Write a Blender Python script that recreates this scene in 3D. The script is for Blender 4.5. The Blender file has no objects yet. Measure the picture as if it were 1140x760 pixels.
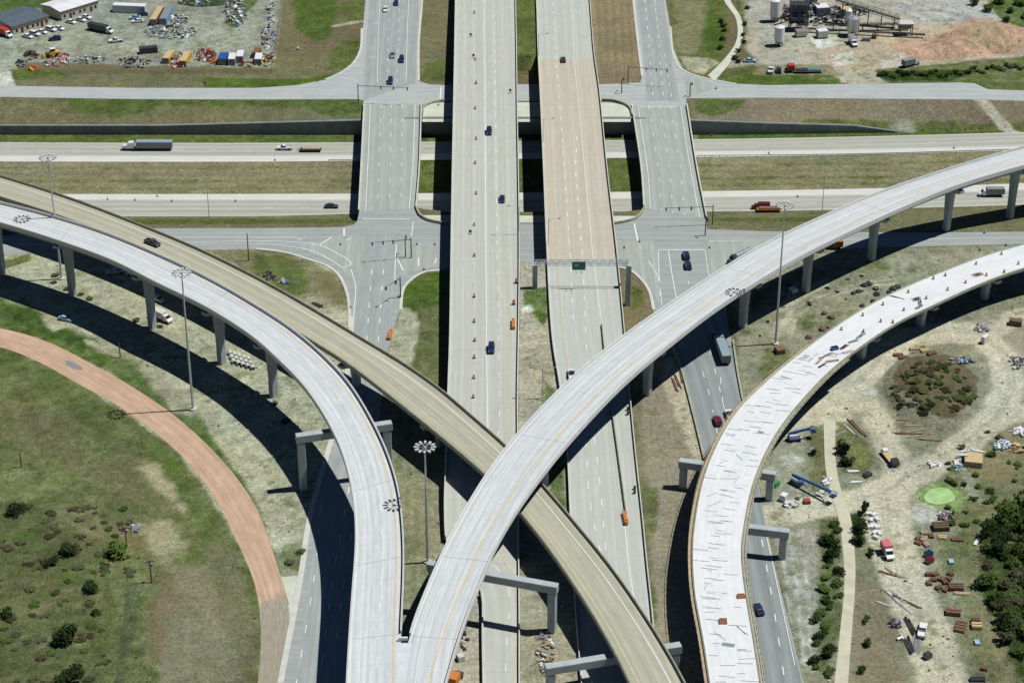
import bpy, bmesh, math, random
import numpy as np
from mathutils import Vector
R = math.radians
random.seed(7)
rng = np.random.default_rng(11)
C = bpy.context.scene.collection
scene = bpy.context.scene

# ---------------------------------------------------------------- camera, sky, sun, exposure
PITCH = 30.0; HC = 320.0; CY = -550.0; FPX = 2450.0
cam_d = bpy.data.cameras.new('camera'); cam = bpy.data.objects.new('camera', cam_d); C.objects.link(cam)
cam.location = (0, CY, HC); cam.rotation_euler = (R(90 - PITCH), 0, 0)
cam_d.sensor_width = 36.0; cam_d.lens = 36.0 * FPX / 1140.0
cam_d.clip_start = 1.0; cam_d.clip_end = 20000.0
scene.camera = cam
world = bpy.data.worlds.new('World'); scene.world = world; world.use_nodes = True
wn = world.node_tree.nodes; wl = world.node_tree.links
sky = wn.new('ShaderNodeTexSky'); sky.sky_type = 'NISHITA'; sky.sun_disc = False; sky.air_density = 0.6; sky.dust_density = 0.0; sky.ozone_density = 6.0
SUN_EL = 64.0
sky.sun_elevation = R(SUN_EL); sky.sun_rotation = R(83)
wn['Background'].inputs['Strength'].default_value = 0.05
wl.new(sky.outputs[0], wn['Background'].inputs['Color'])
sun_d = bpy.data.lights.new('sun', 'SUN'); sun = bpy.data.objects.new('sun', sun_d); C.objects.link(sun)
sun_d.energy = 5.0; sun_d.angle = R(0.5); sun_d.color = (1.0, 0.992, 0.955)
sun.rotation_euler = (0, R(90 - SUN_EL), R(7)); sun.location = (0, 0, 400)
scene.view_settings.view_transform = 'Standard'; scene.view_settings.look = 'None'
scene.view_settings.exposure = -0.3; scene.view_settings.gamma = 1.0
scene.view_settings.use_curve_mapping = False
try:
    scene.cycles.max_bounces = 4; scene.cycles.diffuse_bounces = 1; scene.cycles.glossy_bounces = 2
except Exception: pass

# ---------------------------------------------------------------- survey helpers
_s, _c = math.sin(R(PITCH)), math.cos(R(PITCH))
def G(px, py, z=0.0):
    """a surveyed point of the photograph dropped onto the level z -> world x, y"""
    a = (px - 570.0) / FPX; b = (380.0 - py) / FPX
    dx, dy, dz = a, _c + b * _s, -_s + b * _c
    t = (z - HC) / dz
    return (t * dx, CY + t * dy)
def G3(px, py, z=0.0):
    x, y = G(px, py, z); return (x, y, z)
def GZ(px, py): # onto the terrain
    z = 0.0
    for _ in range(6):
        x, y = G(px, py, z); z = float(terrain(np.array([x]), np.array([y]))[0])
    x, y = G(px, py, z); return (x, y, z)
def PJ(x, y, z):
    """world -> photograph px (arrays)"""
    X = x; Y = y - CY; Z = z - HC
    d = Y * _c - Z * _s; u = Y * _s + Z * _c
    return 570.0 + FPX * X / d, 380.0 - FPX * u / d

def catmull(pts, n):
    P = np.array(pts, float); m = len(P)
    if m == 2:
        t = np.linspace(0, 1, n)[:, None]; return P[0] * (1 - t) + P[1] * t
    ext = np.vstack([2 * P[0] - P[1], P, 2 * P[-1] - P[-2]])
    out = []
    for i in range(m - 1):
        p0, p1, p2, p3 = ext[i:i + 4]
        def tj(ti, a, b): return ti + max(np.linalg.norm(b - a), 1e-6) ** 0.5
        t0 = 0; t1 = tj(t0, p0, p1); t2 = tj(t1, p1, p2); t3 = tj(t2, p2, p3)
        for t in np.linspace(t1, t2, 16, endpoint=False):
            A1 = (t1 - t) / (t1 - t0) * p0 + (t - t0) / (t1 - t0) * p1
            A2 = (t2 - t) / (t2 - t1) * p1 + (t - t1) / (t2 - t1) * p2
            A3 = (t3 - t) / (t3 - t2) * p2 + (t - t2) / (t3 - t2) * p3
            B1 = (t2 - t) / (t2 - t0) * A1 + (t - t0) / (t2 - t0) * A2
            B2 = (t3 - t) / (t3 - t1) * A2 + (t - t1) / (t3 - t1) * A3
            out.append((t2 - t) / (t2 - t1) * B1 + (t - t1) / (t2 - t1) * B2)
    out.append(P[-1]); out = np.array(out)
    d = np.concatenate([[0], np.cumsum(np.linalg.norm(np.diff(out, axis=0), axis=1))])
    s = np.linspace(0, d[-1], n)
    return np.stack([np.interp(s, d, out[:, k]) for k in range(out.shape[1])], 1)

def smooth(P, k):
    for _ in range(k):
        Q = P.copy(); Q[1:-1] = 0.25 * P[:-2] + 0.5 * P[1:-1] + 0.25 * P[2:]; P = Q
    return P

# value noise for terrain painting
_ng = rng.random((512, 512))
def vnoise(x, y, sc, seed=0):
    x = x / sc + seed * 37.3; y = y / sc + seed * 17.9
    xi = np.floor(x).astype(int); yi = np.floor(y).astype(int)
    fx = x - xi; fy = y - yi; fx = fx * fx * (3 - 2 * fx); fy = fy * fy * (3 - 2 * fy)
    g = lambda a, b: _ng[a % 512, b % 512]
    return (g(xi, yi) * (1 - fx) + g(xi + 1, yi) * fx) * (1 - fy) + (g(xi, yi + 1) * (1 - fx) + g(xi + 1, yi + 1) * fx) * fy
def fbm(x, y, sc, seed=0, o=4):
    v = 0; a = 1; t = 0
    for k in range(o):
        v = v + a * vnoise(x, y, sc / 2 ** k, seed + k); t += a; a *= 0.55
    return v / t

# ---------------------------------------------------------------- object helpers
def tag(o, label=None, cat=None, group=None, kind=None):
    if label: o['label'] = label
    if cat: o['category'] = cat
    if group: o['group'] = group
    if kind: o['kind'] = kind
    return o
def empty(name, loc=(0, 0, 0), rz=0.0):
    o = bpy.data.objects.new(name, None); C.objects.link(o)
    o.location = loc; o.rotation_euler = (0, 0, rz); o.empty_display_size = 0.5
    return o
class MB:
    def __init__(s): s.v = []; s.f = []; s.m = []; s.mats = []
    def mi(s, mat):
        if mat not in s.mats: s.mats.append(mat)
        return s.mats.index(mat)
    def face(s, pts, mat=None):
        b = len(s.v); s.v += [tuple(p) for p in pts]; s.f.append(tuple(range(b, b + len(pts)))); s.m.append(s.mi(mat))
    def hexa(s, p, mat=None):     # 8 pts: bottom 4 ccw, top 4 ccw
        b = len(s.v); s.v += [tuple(q) for q in p]; k = s.mi(mat)
        for f in ((3, 2, 1, 0), (4, 5, 6, 7), (0, 1, 5, 4), (1, 2, 6, 5), (2, 3, 7, 6), (3, 0, 4, 7)):
            s.f.append(tuple(b + i for i in f)); s.m.append(k)
    def box(s, x0, x1, y0, y1, z0, z1, mat=None):
        s.hexa([(x0, y0, z0), (x1, y0, z0), (x1, y1, z0), (x0, y1, z0), (x0, y0, z1), (x1, y0, z1), (x1, y1, z1), (x0, y1, z1)], mat)
    def obox(s, c, half, rz=0.0, mat=None, tilt=0.0):   # box turned about z at centre c
        ca, sa = math.cos(rz), math.sin(rz); P = []
        for z in (-1, 1):
            for x, y in ((-1, -1), (1, -1), (1, 1), (-1, 1)):
                lx, ly, lz = x * half[0], y * half[1], z * half[2]
                if tilt: lx, lz = lx * math.cos(tilt) - lz * math.sin(tilt), lx * math.sin(tilt) + lz * math.cos(tilt)
                P.append((c[0] + lx * ca - ly * sa, c[1] + lx * sa + ly * ca, c[2] + lz))
        s.hexa(P, mat)
    def bar(s, a, b, w, h=None, mat=None):
        a = Vector(a); b = Vector(b); d = b - a; h = h or w
        if d.length < 1e-6: return
        up = Vector((0, 0, 1)) if abs(d.normalized().z) < 0.98 else Vector((1, 0, 0))
        n = d.cross(up).normalized() * (w / 2); u = n.cross(d).normalized() * (h / 2)
        s.hexa([a - n - u, a + n - u, b + n - u, b - n - u, a - n + u, a + n + u, b + n + u, b - n + u], mat)
    def tube(s, a, b, r0, r1=None, n=10, mat=None, caps=True):
        a = Vector(a); b = Vector(b); r1 = r0 if r1 is None else r1; d = (b - a).normalized()
        up = Vector((0, 0, 1)) if abs(d.z) < 0.95 else Vector((1, 0, 0))
        u = d.cross(up).normalized(); w = d.cross(u); base = len(s.v); k = s.mi(mat)
        for p, r in ((a, r0), (b, r1)):
            for i in range(n):
                t = 2 * math.pi * i / n; q = p + u * (r * math.cos(t)) + w * (r * math.sin(t)); s.v.append(tuple(q))
        for i in range(n):
            j = (i + 1) % n; s.f.append((base + i, base + j, base + n + j, base + n + i)); s.m.append(k)
        if caps:
            s.f.append(tuple(base + i for i in range(n))[::-1]); s.m.append(k)
            s.f.append(tuple(base + n + i for i in range(n))); s.m.append(k)
    def prism(s, prof, y0, y1, mat=None, inset=0.0, taper_from=None):  # profile in x,z extruded along y; points above taper_from pulled in by inset
        b = len(s.v); n = len(prof); k = s.mi(mat)
        for y, sg in ((y0, 1), (y1, -1)):
            for x, z in prof:
                yy = y + (sg * inset if taper_from is not None and z > taper_from else 0); s.v.append((x, yy, z))
        for i in range(n):
            j = (i + 1) % n; s.f.append((b + i, b + j, b + n + j, b + n + i)); s.m.append(k)
        s.f.append(tuple(b + i for i in range(n))[::-1]); s.m.append(k)
        s.f.append(tuple(b + n + i for i in range(n))); s.m.append(k)
    def mesh(s, name):
        me = bpy.data.meshes.new(name); me.from_pydata(s.v, [], s.f)
        for m in s.mats:
            me.materials.append(m)
        if len(s.mats) > 1: me.polygons.foreach_set('material_index', s.m)
        me.update()
        bm = bmesh.new(); bm.from_mesh(me); bmesh.ops.recalc_face_normals(bm, faces=bm.faces); bm.to_mesh(me); bm.free()
        return me
    def build(s, name, parent=None, bevel=0, loc=None):
        o = bpy.data.objects.new(name, s.mesh(name)); C.objects.link(o)
        if parent: o.parent = parent
        if loc: o.location = loc
        if bevel:
            md = o.modifiers.new('bevel', 'BEVEL'); md.width = bevel; md.segments = 1; md.limit_method = 'ANGLE'
        return o
def B1(name, mat, parent=None, **k):
    return None
def copy_tree(o, parent=None):
    c = o.copy(); C.objects.link(c); c.parent = parent
    for ch in list(o.children): copy_tree(ch, c)
    return c

# ---------------------------------------------------------------- materials
def new_mat(name):
    m = bpy.data.materials.new(name); m.use_nodes = True
    return m, m.node_tree.nodes, m.node_tree.links, m.node_tree.nodes['Principled BSDF']
def mixc(n, l, fac, a, b, mode='MIX'):
    x = n.new('ShaderNodeMix'); x.data_type = 'RGBA'; x.blend_type = mode
    for k, v in ((0, fac), (6, a), (7, b)):
        if hasattr(v, 'links') or hasattr(v, 'is_linked'): l.new(v, x.inputs[k])
        elif k == 0: x.inputs[0].default_value = v
        else: x.inputs[k].default_value = (*v[:3], 1)
    return x.outputs[2]
def noise(n, l, vec, scale, detail=4, rough=0.6):
    x = n.new('ShaderNodeTexNoise'); x.inputs['Scale'].default_value = scale; x.inputs['Detail'].default_value = detail
    x.inputs['Roughness'].default_value = rough
    if vec is not None: l.new(vec, x.inputs['Vector'])
    return x.outputs['Fac']
def ramp(n, l, fac, a, b, c0=(0, 0, 0), c1=(1, 1, 1)):
    x = n.new('ShaderNodeMapRange'); x.inputs[1].default_value = a; x.inputs[2].default_value = b
    x.inputs[3].default_value = c0 if not isinstance(c0, tuple) else 0; x.inputs[4].default_value = c1 if not isinstance(c1, tuple) else 1
    l.new(fac, x.inputs[0]); return x.outputs[0]
def plain(name, col, rough=0.6, metal=0.0, var=0.12, scale=1.5):
    m, n, l, p = new_mat(name)
    g = n.new('ShaderNodeNewGeometry'); f = noise(n, l, g.outputs['Position'], scale, 5)
    f = ramp(n, l, f, 0.3, 0.7)
    lo = tuple(c * (1 - var) for c in col); hi = tuple(min(1, c * (1 + var)) for c in col)
    l.new(mixc(n, l, f, lo, hi), p.inputs['Base Color'])
    p.inputs['Roughness'].default_value = rough; p.inputs['Metallic'].default_value = metal
    return m
def math_n(n, l, op, a, b=None, c=None):
    x = n.new('ShaderNodeMath'); x.operation = op
    for i, v in enumerate((a, b, c)):
        if v is None: continue
        if isinstance(v, (int, float)): x.inputs[i].default_value = v
        else: l.new(v, x.inputs[i])
    return x.outputs[0]
def road_mat(name, col, col2, lane=3.66, lane_off=0.0, track=0.10, streak=0.14, joint=0.0, blotch=0.10, rough=0.85, darkmid=0.06, joint_len=9.0):
    """paved surface; UV = (metres across from the left edge, metres along)"""
    m, n, l, p = new_mat(name)
    tc = n.new('ShaderNodeTexCoord'); sep = n.new('ShaderNodeSeparateXYZ'); l.new(tc.outputs['UV'], sep.inputs[0])
    U, V = sep.outputs[0], sep.outputs[1]
    def vec(su, sv, off=0):
        c = n.new('ShaderNodeCombineXYZ'); l.new(math_n(n, l, 'MULTIPLY_ADD', U, su, off), c.inputs[0]); l.new(math_n(n, l, 'MULTIPLY', V, sv), c.inputs[1]); return c.outputs[0]
    st = ramp(n, l, noise(n, l, vec(1.1, 0.012), 1.0, 5, 0.62), 0.32, 0.68)
    st2 = ramp(n, l, noise(n, l, vec(2.7, 0.05, 31), 1.0, 3, 0.6), 0.3, 0.7)
    bl = ramp(n, l, noise(n, l, vec(0.16, 0.09, 7), 1.0, 6, 0.65), 0.32, 0.68)
    sp = ramp(n, l, noise(n, l, vec(0.55, 0.16, 3), 1.0, 6, 0.7), 0.25, 0.75)
    base = mixc(n, l, bl, col, col2)
    def mul(c, fac, amt):     # c *= 1 - amt*fac
        x = math_n(n, l, 'MULTIPLY_ADD', fac, -amt, 1.0)
        v = n.new('ShaderNodeVectorMath'); v.operation = 'SCALE'; l.new(c, v.inputs[0]); l.new(x, v.inputs[3]); return v.outputs[0]
    base = mul(base, st, streak); base = mul(base, st2, streak * 0.5); base = mul(base, sp, blotch)
    # wheel paths: two per lane, the oil strip between them fainter
    ph = math_n(n, l, 'FRACT', math_n(n, l, 'DIVIDE', math_n(n, l, 'ADD', U, 100 * lane - lane_off), lane))
    cosv = math_n(n, l, 'COSINE', math_n(n, l, 'MULTIPLY', ph, 4 * math.pi))
    wp = ramp(n, l, cosv, 0.1, -0.9)
    base = mul(base, math_n(n, l, 'MULTIPLY', wp, math_n(n, l, 'ADD', bl, 0.3)), track)
    mid = math_n(n, l, 'COSINE', math_n(n, l, 'MULTIPLY', math_n(n, l, 'ADD', ph, -0.5), 2 * math.pi))
    base = mul(base, ramp(n, l, mid, 0.2, 1.0), darkmid)
    if joint:
        jf = math_n(n, l, 'FRACT', math_n(n, l, 'DIVIDE', V, joint_len))
        base = mul(base, math_n(n, l, 'LESS_THAN', jf, 0.03), joint)
    l.new(base, p.inputs['Base Color']); p.inputs['Roughness'].default_value = rough
    p.inputs['Specular IOR Level'].default_value = 0.25
    return m
M = {}
M['concrete'] = plain('concrete', (0.56, 0.56, 0.50), 0.85, var=0.14, scale=0.35)
M['pale_concrete'] = plain('pale_concrete', (0.68, 0.68, 0.66), 0.85, var=0.07, scale=0.3)
M['old_concrete'] = plain('old_concrete', (0.36, 0.355, 0.27), 0.9, var=0.22, scale=0.5)
M['column_concrete'] = plain('column_concrete', (0.40, 0.44, 0.45), 0.85, var=0.12, scale=0.4)
M['girder'] = plain('girder', (0.30, 0.36, 0.41), 0.8, var=0.1, scale=0.3)
M['white_paint'] = plain('white_paint', (0.78, 0.79, 0.78), 0.7, var=0.12, scale=1.2)
M['yellow_paint'] = plain('yellow_paint', (0.68, 0.48, 0.18), 0.7, var=0.16, scale=0.8)
M['pale_yellow'] = plain('pale_yellow', (0.56, 0.49, 0.29), 0.7, var=0.16, scale=0.8)
M['joint'] = plain('joint', (0.36, 0.37, 0.37), 0.9)
M['steel'] = plain('steel', (0.55, 0.60, 0.64), 0.45, 0.3, var=0.08)
M['dark_steel'] = plain('dark_steel', (0.07, 0.08, 0.09), 0.5, 0.2)
M['gray'] = plain('gray', (0.22, 0.23, 0.24), 0.7)
M['black'] = plain('black', (0.015, 0.015, 0.018), 0.5)
M['rubber'] = plain('rubber', (0.02, 0.02, 0.02), 0.9)
M['glass'] = plain('dark_glass', (0.02, 0.03, 0.045), 0.08)
M['white'] = plain('white', (0.75, 0.76, 0.78), 0.35, var=0.04)
M['offwhite'] = plain('offwhite', (0.6, 0.6, 0.57), 0.5)
M['silver'] = plain('silver', (0.5, 0.52, 0.54), 0.3, 0.5)
M['navy'] = plain('navy', (0.015, 0.03, 0.10), 0.3)
M['blue'] = plain('blue', (0.03, 0.09, 0.30), 0.4)
M['skyblue'] = plain('skyblue', (0.30, 0.48, 0.66), 0.45)
M['teal'] = plain('teal', (0.10, 0.24, 0.26), 0.35)
M['maroon'] = plain('maroon', (0.14, 0.012, 0.03), 0.3)
M['red'] = plain('red', (0.50, 0.04, 0.035), 0.45)
M['pink'] = plain('pink', (0.6, 0.16, 0.18), 0.5)
M['charcoal'] = plain('charcoal', (0.05, 0.052, 0.055), 0.35)
M['barrel_orange'] = plain('barrel_orange', (0.40, 0.07, 0.03), 0.6)
M['orange'] = plain('orange', (0.60, 0.20, 0.04), 0.6)
M['amber'] = plain('amber', (0.74, 0.42, 0.03), 0.55)
M['tan'] = plain('tan', (0.55, 0.42, 0.22), 0.6)
M['rust'] = plain('rust', (0.19, 0.105, 0.065), 0.85, var=0.3)
M['brown'] = plain('brown', (0.15, 0.09, 0.055), 0.8, var=0.3)
M['timber'] = plain('timber', (0.42, 0.34, 0.22), 0.85, var=0.25)
M['green_sign'] = plain('green_sign', (0.005, 0.15, 0.09), 0.5)
M['green'] = plain('green', (0.05, 0.28, 0.09), 0.5)
M['lamp_glass'] = plain('lamp_glass', (0.75, 0.77, 0.8), 0.3)
M['red_lens'] = plain('red_lens', (0.4, 0.02, 0.02), 0.3)
M['roof_blue'] = plain('roof_blue', (0.11, 0.14, 0.17), 0.5, 0.1, var=0.2, scale=0.4)
M['roof_white'] = plain('roof_white', (0.72, 0.72, 0.73), 0.5, var=0.1, scale=0.3)
M['cream'] = plain('cream', (0.55, 0.52, 0.40), 0.8)
M['white_deck'] = road_mat('white_deck', (0.70, 0.735, 0.745), (0.79, 0.815, 0.82), track=0.15, streak=0.15, blotch=0.20, joint=0.05, joint_len=15.0, darkmid=0.06)
M['tan_deck'] = road_mat('tan_deck', (0.53, 0.52, 0.385), (0.61, 0.60, 0.47), track=0.10, streak=0.22, blotch=0.2, darkmid=0.12)
M['main_left'] = road_mat('main_left', (0.55, 0.565, 0.495), (0.60, 0.615, 0.55), track=0.10, streak=0.12, blotch=0.12, darkmid=0.07, joint=0.07, joint_len=14)
M['main_right'] = road_mat('main_right', (0.53, 0.56, 0.505), (0.585, 0.61, 0.56), track=0.08, streak=0.11, blotch=0.12, darkmid=0.05, joint=0.07, joint_len=9)
M['main_pink'] = road_mat('main_pink', (0.585, 0.525, 0.42), (0.62, 0.575, 0.475), track=0.07, streak=0.12, blotch=0.12, darkmid=0.06, joint=0.07, joint_len=12)
M['frontage'] = road_mat('frontage', (0.365, 0.405, 0.395), (0.445, 0.48, 0.46), track=0.10, streak=0.11, blotch=0.16, darkmid=0.08)
M['frontage_bridge'] = road_mat('frontage_bridge', (0.42, 0.455, 0.415), (0.485, 0.52, 0.47), track=0.10, streak=0.14, blotch=0.14, darkmid=0.10)
M['east_frontage'] = road_mat('east_frontage', (0.325, 0.37, 0.37), (0.395, 0.435, 0.425), track=0.14, streak=0.22, blotch=0.14, darkmid=0.2)
M['crossroad'] = road_mat('crossroad', (0.44, 0.485, 0.475), (0.53, 0.565, 0.545), track=0.06, streak=0.08, blotch=0.18)
M['freeway_white'] = road_mat('freeway_white', (0.70, 0.70, 0.64), (0.76, 0.76, 0.71), track=0.04, streak=0.10, blotch=0.16)
M['freeway_old'] = road_mat('freeway_old', (0.52, 0.53, 0.45), (0.59, 0.59, 0.51), track=0.16, streak=0.22, blotch=0.12, darkmid=0.16)
M['wall'] = plain('wall', (0.20, 0.215, 0.215), .95, var=.2, scale=.3)  # retaining wall concrete, darkened in its colour for the shade on its face
M['new_deck'] = road_mat('new_deck', (0.76, 0.785, 0.79), (0.86, 0.875, 0.88), track=0.02, streak=0.07, blotch=0.16, darkmid=0.0, joint=0.06, joint_len=2.4)
M['brick_ramp'] = road_mat('brick_ramp', (0.68, 0.45, 0.31), (0.80, 0.57, 0.41), track=0.10, streak=0.2, blotch=0.34, rough=0.95)
M['brick_grey'] = road_mat('brick_grey', (0.30, 0.275, 0.215), (0.48, 0.39, 0.29), track=0.25, streak=0.35, blotch=0.4, rough=0.95)
def fade_road(name, ma, mb_, v0, v1):   # the red surface wears through to grey between v0 and v1 metres
    m = M[ma].copy(); m.name = name; n = m.node_tree.nodes; l = m.node_tree.links; p = n['Principled BSDF']; src = p.inputs['Base Color'].links[0].from_socket
    tc = n.new('ShaderNodeTexCoord'); sep = n.new('ShaderNodeSeparateXYZ'); l.new(tc.outputs['UV'], sep.inputs[0])
    c = n.new('ShaderNodeCombineXYZ'); l.new(math_n(n, l, 'MULTIPLY', sep.outputs[0], .9), c.inputs[0]); l.new(math_n(n, l, 'MULTIPLY', sep.outputs[1], .12), c.inputs[1])
    k = math_n(n, l, 'MULTIPLY_ADD', noise(n, l, c.outputs[0], 1.0, 5, .7), 2.6, -1.3); t = math_n(n, l, 'ADD', ramp(n, l, sep.outputs[1], v0, v1), math_n(n, l, 'MULTIPLY', k, .6))
    t = ramp(n, l, t, .4, .6)
    t = math_n(n, l, 'MULTIPLY', t, ramp(n, l, sep.outputs[1], v0 - 10, v0 + 2)); g2 = mixc(n, l, ramp(n, l, noise(n, l, c.outputs[0], 2.2, 6, .75), .3, .7), (.22, .21, .16), (.42, .38, .29))
    l.new(mixc(n, l, t, src, g2), p.inputs['Base Color']); return m
M['apron'] = plain('apron', (0.55, 0.57, 0.47), 0.9, var=0.12, scale=0.2)
M['haul_path'] = plain('haul_path', (0.53, 0.51, 0.385), 0.95, var=0.14, scale=0.25)

# ---------------------------------------------------------------- terrain
def curve(pts, z):
    W_ = [(-4000, G(pts[0][0], pts[0][1], z)[1])] + [G(x, y, z) for x, y in pts] + [(4000, G(pts[-1][0], pts[-1][1], z)[1])]
    W_ = np.array(W_); return W_[:, 0], W_[:, 1]
ZF = -6.0
cv0 = curve([(-60, 109), (285, 112), (400, 113), (469, 135.6), (700, 135.6), (764, 114), (855, 111), (1200, 113)], 0.0)      # brink of the north slope
cvw = curve([(-60, 150), (280, 150), (400, 150), (770, 150), (855, 149.5), (950, 148), (1000, 148), (1200, 143)], ZF)      # foot of the north wall
cv3 = curve([(-60, 241), (285, 241), (400, 241), (470, 239), (700, 239), (786, 240), (855, 237), (1200, 229)], ZF)          # south toe
cv4 = curve([(-60, 253), (285, 252), (400, 250), (462, 231), (500, 236), (690, 236), (716, 233), (790, 251), (855, 256), (1200, 256)], 0.0)
def walltop(px):
    return np.interp(px, [-200, 180, 400, 470, 700, 775, 950, 1000], [-2.9, -2.9, -0.9, 0, 0, -1.0, -3.6, -5.9])
MED = {}
def terrain(X, Y):
    Y0 = np.interp(X, *cv0); YW = np.interp(X, *cvw); Y3 = np.interp(X, *cv3); Y4 = np.interp(X, *cv4)
    pxw = PJ(X, YW, ZF)[0]; zt = walltop(pxw)
    Y0 = np.maximum(Y0, YW + 1.0); Y4 = np.minimum(Y4, Y3 - 0.8)
    z = np.zeros_like(X)
    t = (Y - YW) / (Y0 - YW); m = (Y > YW + 0.9) & (Y < Y0); z = np.where(m, zt + (0 - zt) * np.clip(t, 0, 1), z)
    m = (Y <= YW + 0.9) & (Y >= Y3); z = np.where(m, ZF, z)
    t = (Y3 - Y) / (Y3 - Y4); m = (Y < Y3) & (Y > Y4); z = np.where(m, ZF * (1 - t), z)
    # heaped earth and far hills
    def bump(px, py, rx, ry, h, p=1.0):
        cx, cy = G(px, py); d = ((X - cx) / rx) ** 2 + ((Y - cy) / ry) ** 2
        return h * np.clip(1 - d, 0, 1) ** p
    z = z + bump(1038, 437, 13.5, 20, 3.2, 0.7) * (0.75 + 0.5 * fbm(X, Y, 5, 3))
    for b in ((1068, 54, 12, 11, 4.0), (1088, 46, 15, 12, 5), (1048, 58, 13, 8, 2.6), (1112, 46, 16, 12, 4.4), (1138, 48, 18, 13, 3.4), (1025, 60, 12, 6, 2.2), (1000, 62, 9, 5, 1.2)):
        hh = bump(*b) * (0.7 + 0.6 * fbm(X, Y, 4, 9)); z = np.where(hh > 0, np.maximum(z, hh), z)
    for b in ((968, 318, 6, 5, .9), (915, 356, 8, 7, 1.2), (1018, 538, 5, 5, .9), (900, 343, 6, 5, .8)):
        z = z + bump(*b) * fbm(X, Y, 3, 5)
    if MED:
        xa = np.interp(Y, MED['yl'], MED['xl']); xb = np.interp(Y, MED['yr'], MED['xr']); zz = np.interp(Y, MED['yl'], MED['zl']) - 0.35
        mm = (X > xa - .4) & (X < xb + .4) & ((Y < MED['ya']) | (Y > MED['yb'])) & (Y > -200) & (Y < 360); z = np.where(mm, zz, z)
    far = np.maximum(np.abs(X) - 320, 0) + np.maximum(Y - 420, 0) + np.maximum(-250 - Y, 0)
    z = z + np.clip(far / 900, 0, 1) * 14 * fbm(X, Y, 700, 21)
    return z

# colours of the ground cover
GRN = (0.070, 0.120, 0.022); DGRN = (0.026, 0.058, 0.010); OLV = (0.098, 0.128, 0.034); DRY = (0.225, 0.215, 0.125); BRN = (0.155, 0.132, 0.075)
TAN = (0.385, 0.395, 0.275); LTAN = (0.50, 0.485, 0.365); GRV = (0.315, 0.335, 0.255); GREY = (0.265, 0.290, 0.240); PALE = (0.60, 0.63, 0.58); RED = (0.45, 0.30, 0.21)
DRYG = (0.158, 0.155, 0.082); YEL = (0.34, 0.33, 0.15)
Z0 = []   # zones: (kind, pts, colour, softness m, strength, warp m, z)
def zone(pts, col, soft=1.5, k=1.0, warp=2.0, z=0.0): Z0.append(('p', pts, col, soft * .45, k, warp * .55, z))
def stroke(pts, w, col, soft=1.0, k=1.0, warp=1.0, z=0.0): Z0.append(('s', pts, col, soft * .6, k, warp * .6, z, w))
def blob(px, py, r, col, k=1.0, soft=None, z=0.0, asp=0.55):
    pts = [(px + r * math.cos(t), py + r * asp * math.sin(t)) for t in np.linspace(0, 2 * math.pi, 14, endpoint=False)]
    Z0.append(('p', pts, col, soft or r * 0.12, k, max(1.0, r * 0.1), z))
# ---- far strip, left
zone([(-300, -120), (1500, -120), (1500, 100), (-300, 100)], BRN, 3)
zone([(-300, 60), (300, 66), (410, 60), (420, 100), (-300, 104)], DRYG, 3)
zone([(-300, -60), (330, -60), (320, 0), (312, 30), (304, 76), (150, 74), (60, 70), (22, 68), (12, 92), (-300, 95)], GREY, 1.5, 1, 2.5)
zone([(0, 30), (80, 25), (170, 30), (230, 25), (290, 10), (300, 40), (290, 60), (200, 62), (120, 60), (40, 55), (10, 90), (-40, 90)], GRV, 6, 0.8, 6)
zone([(-20, 82), (12, 80), (16, 96), (-20, 98)], PALE, 2, 0.9)
zone([(-100, -30), (170, -30), (165, 0), (126, 0), (100, -4), (50, 14), (46, 8), (0, 14), (-100, 20)], GRN, 2)
zone([(195, -40), (275, -40), (262, 4), (225, 9), (200, 4)], DGRN, 2)
zone([(262, 2), (280, -20), (290, -10), (272, 22), (262, 32), (250, 26)], OLV, 1.5)
zone([(18, 72), (75, 70), (150, 74), (302, 77), (300, 84), (80, 84), (25, 88)], BRN, 1.2, 1, 1.5)
zone([(14, 80), (300, 80), (330, 92), (320, 98), (20, 96)], DRYG, 1)
zone([(55, 76), (14, 78), (18, 90), (80, 86)], OLV, 1.5)
zone([(225, 86), (300, 88), (345, 88), (365, 84), (375, 88), (330, 97), (228, 98)], GRN, 1.2)
zone([(312, 0), (335, 0), (335, 60), (345, 80), (310, 78)], DRYG, 3)
zone([(330, -30), (372, -30), (378, 10), (368, 42), (350, 45), (333, 36), (328, 10)], GRN, 3, 1, 4)
zone([(375, 44), (402, 44), (400, 62), (388, 76), (366, 78)], OLV, 3)
zone([(375, 2), (404, 2), (403, 20), (385, 24)], OLV, 3)
stroke([(372, 29), (385, 27), (404, 24)], 2.2, TAN, 0.6)
stroke([(300, 48), (335, 51), (365, 51)], 1.2, DRY, 1, 0.6)
zone([(470, -40), (504, -40), (500, 92), (466, 92), (468, 40)], DRYG, 2)
zone([(473, 70), (498, 66), (497, 92), (468, 92)], OLV, 3)
zone([(560, -60), (610, -60), (612, 66), (560, 66)], OLV, 1, 1, 1, 5.5)
zone([(655, -40), (704, -40), (712, 92), (660, 94)], (0.27, 0.22, 0.135), 1.5)
for xx in (664, 672, 681, 690, 698): stroke([(xx, -30), (xx + 6, 90)], 1.6, DRYG, 1.5, 0.7)
zone([(665, 68), (714, 72), (716, 92), (666, 93)], (0.21, 0.17, 0.11), 2)
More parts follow.
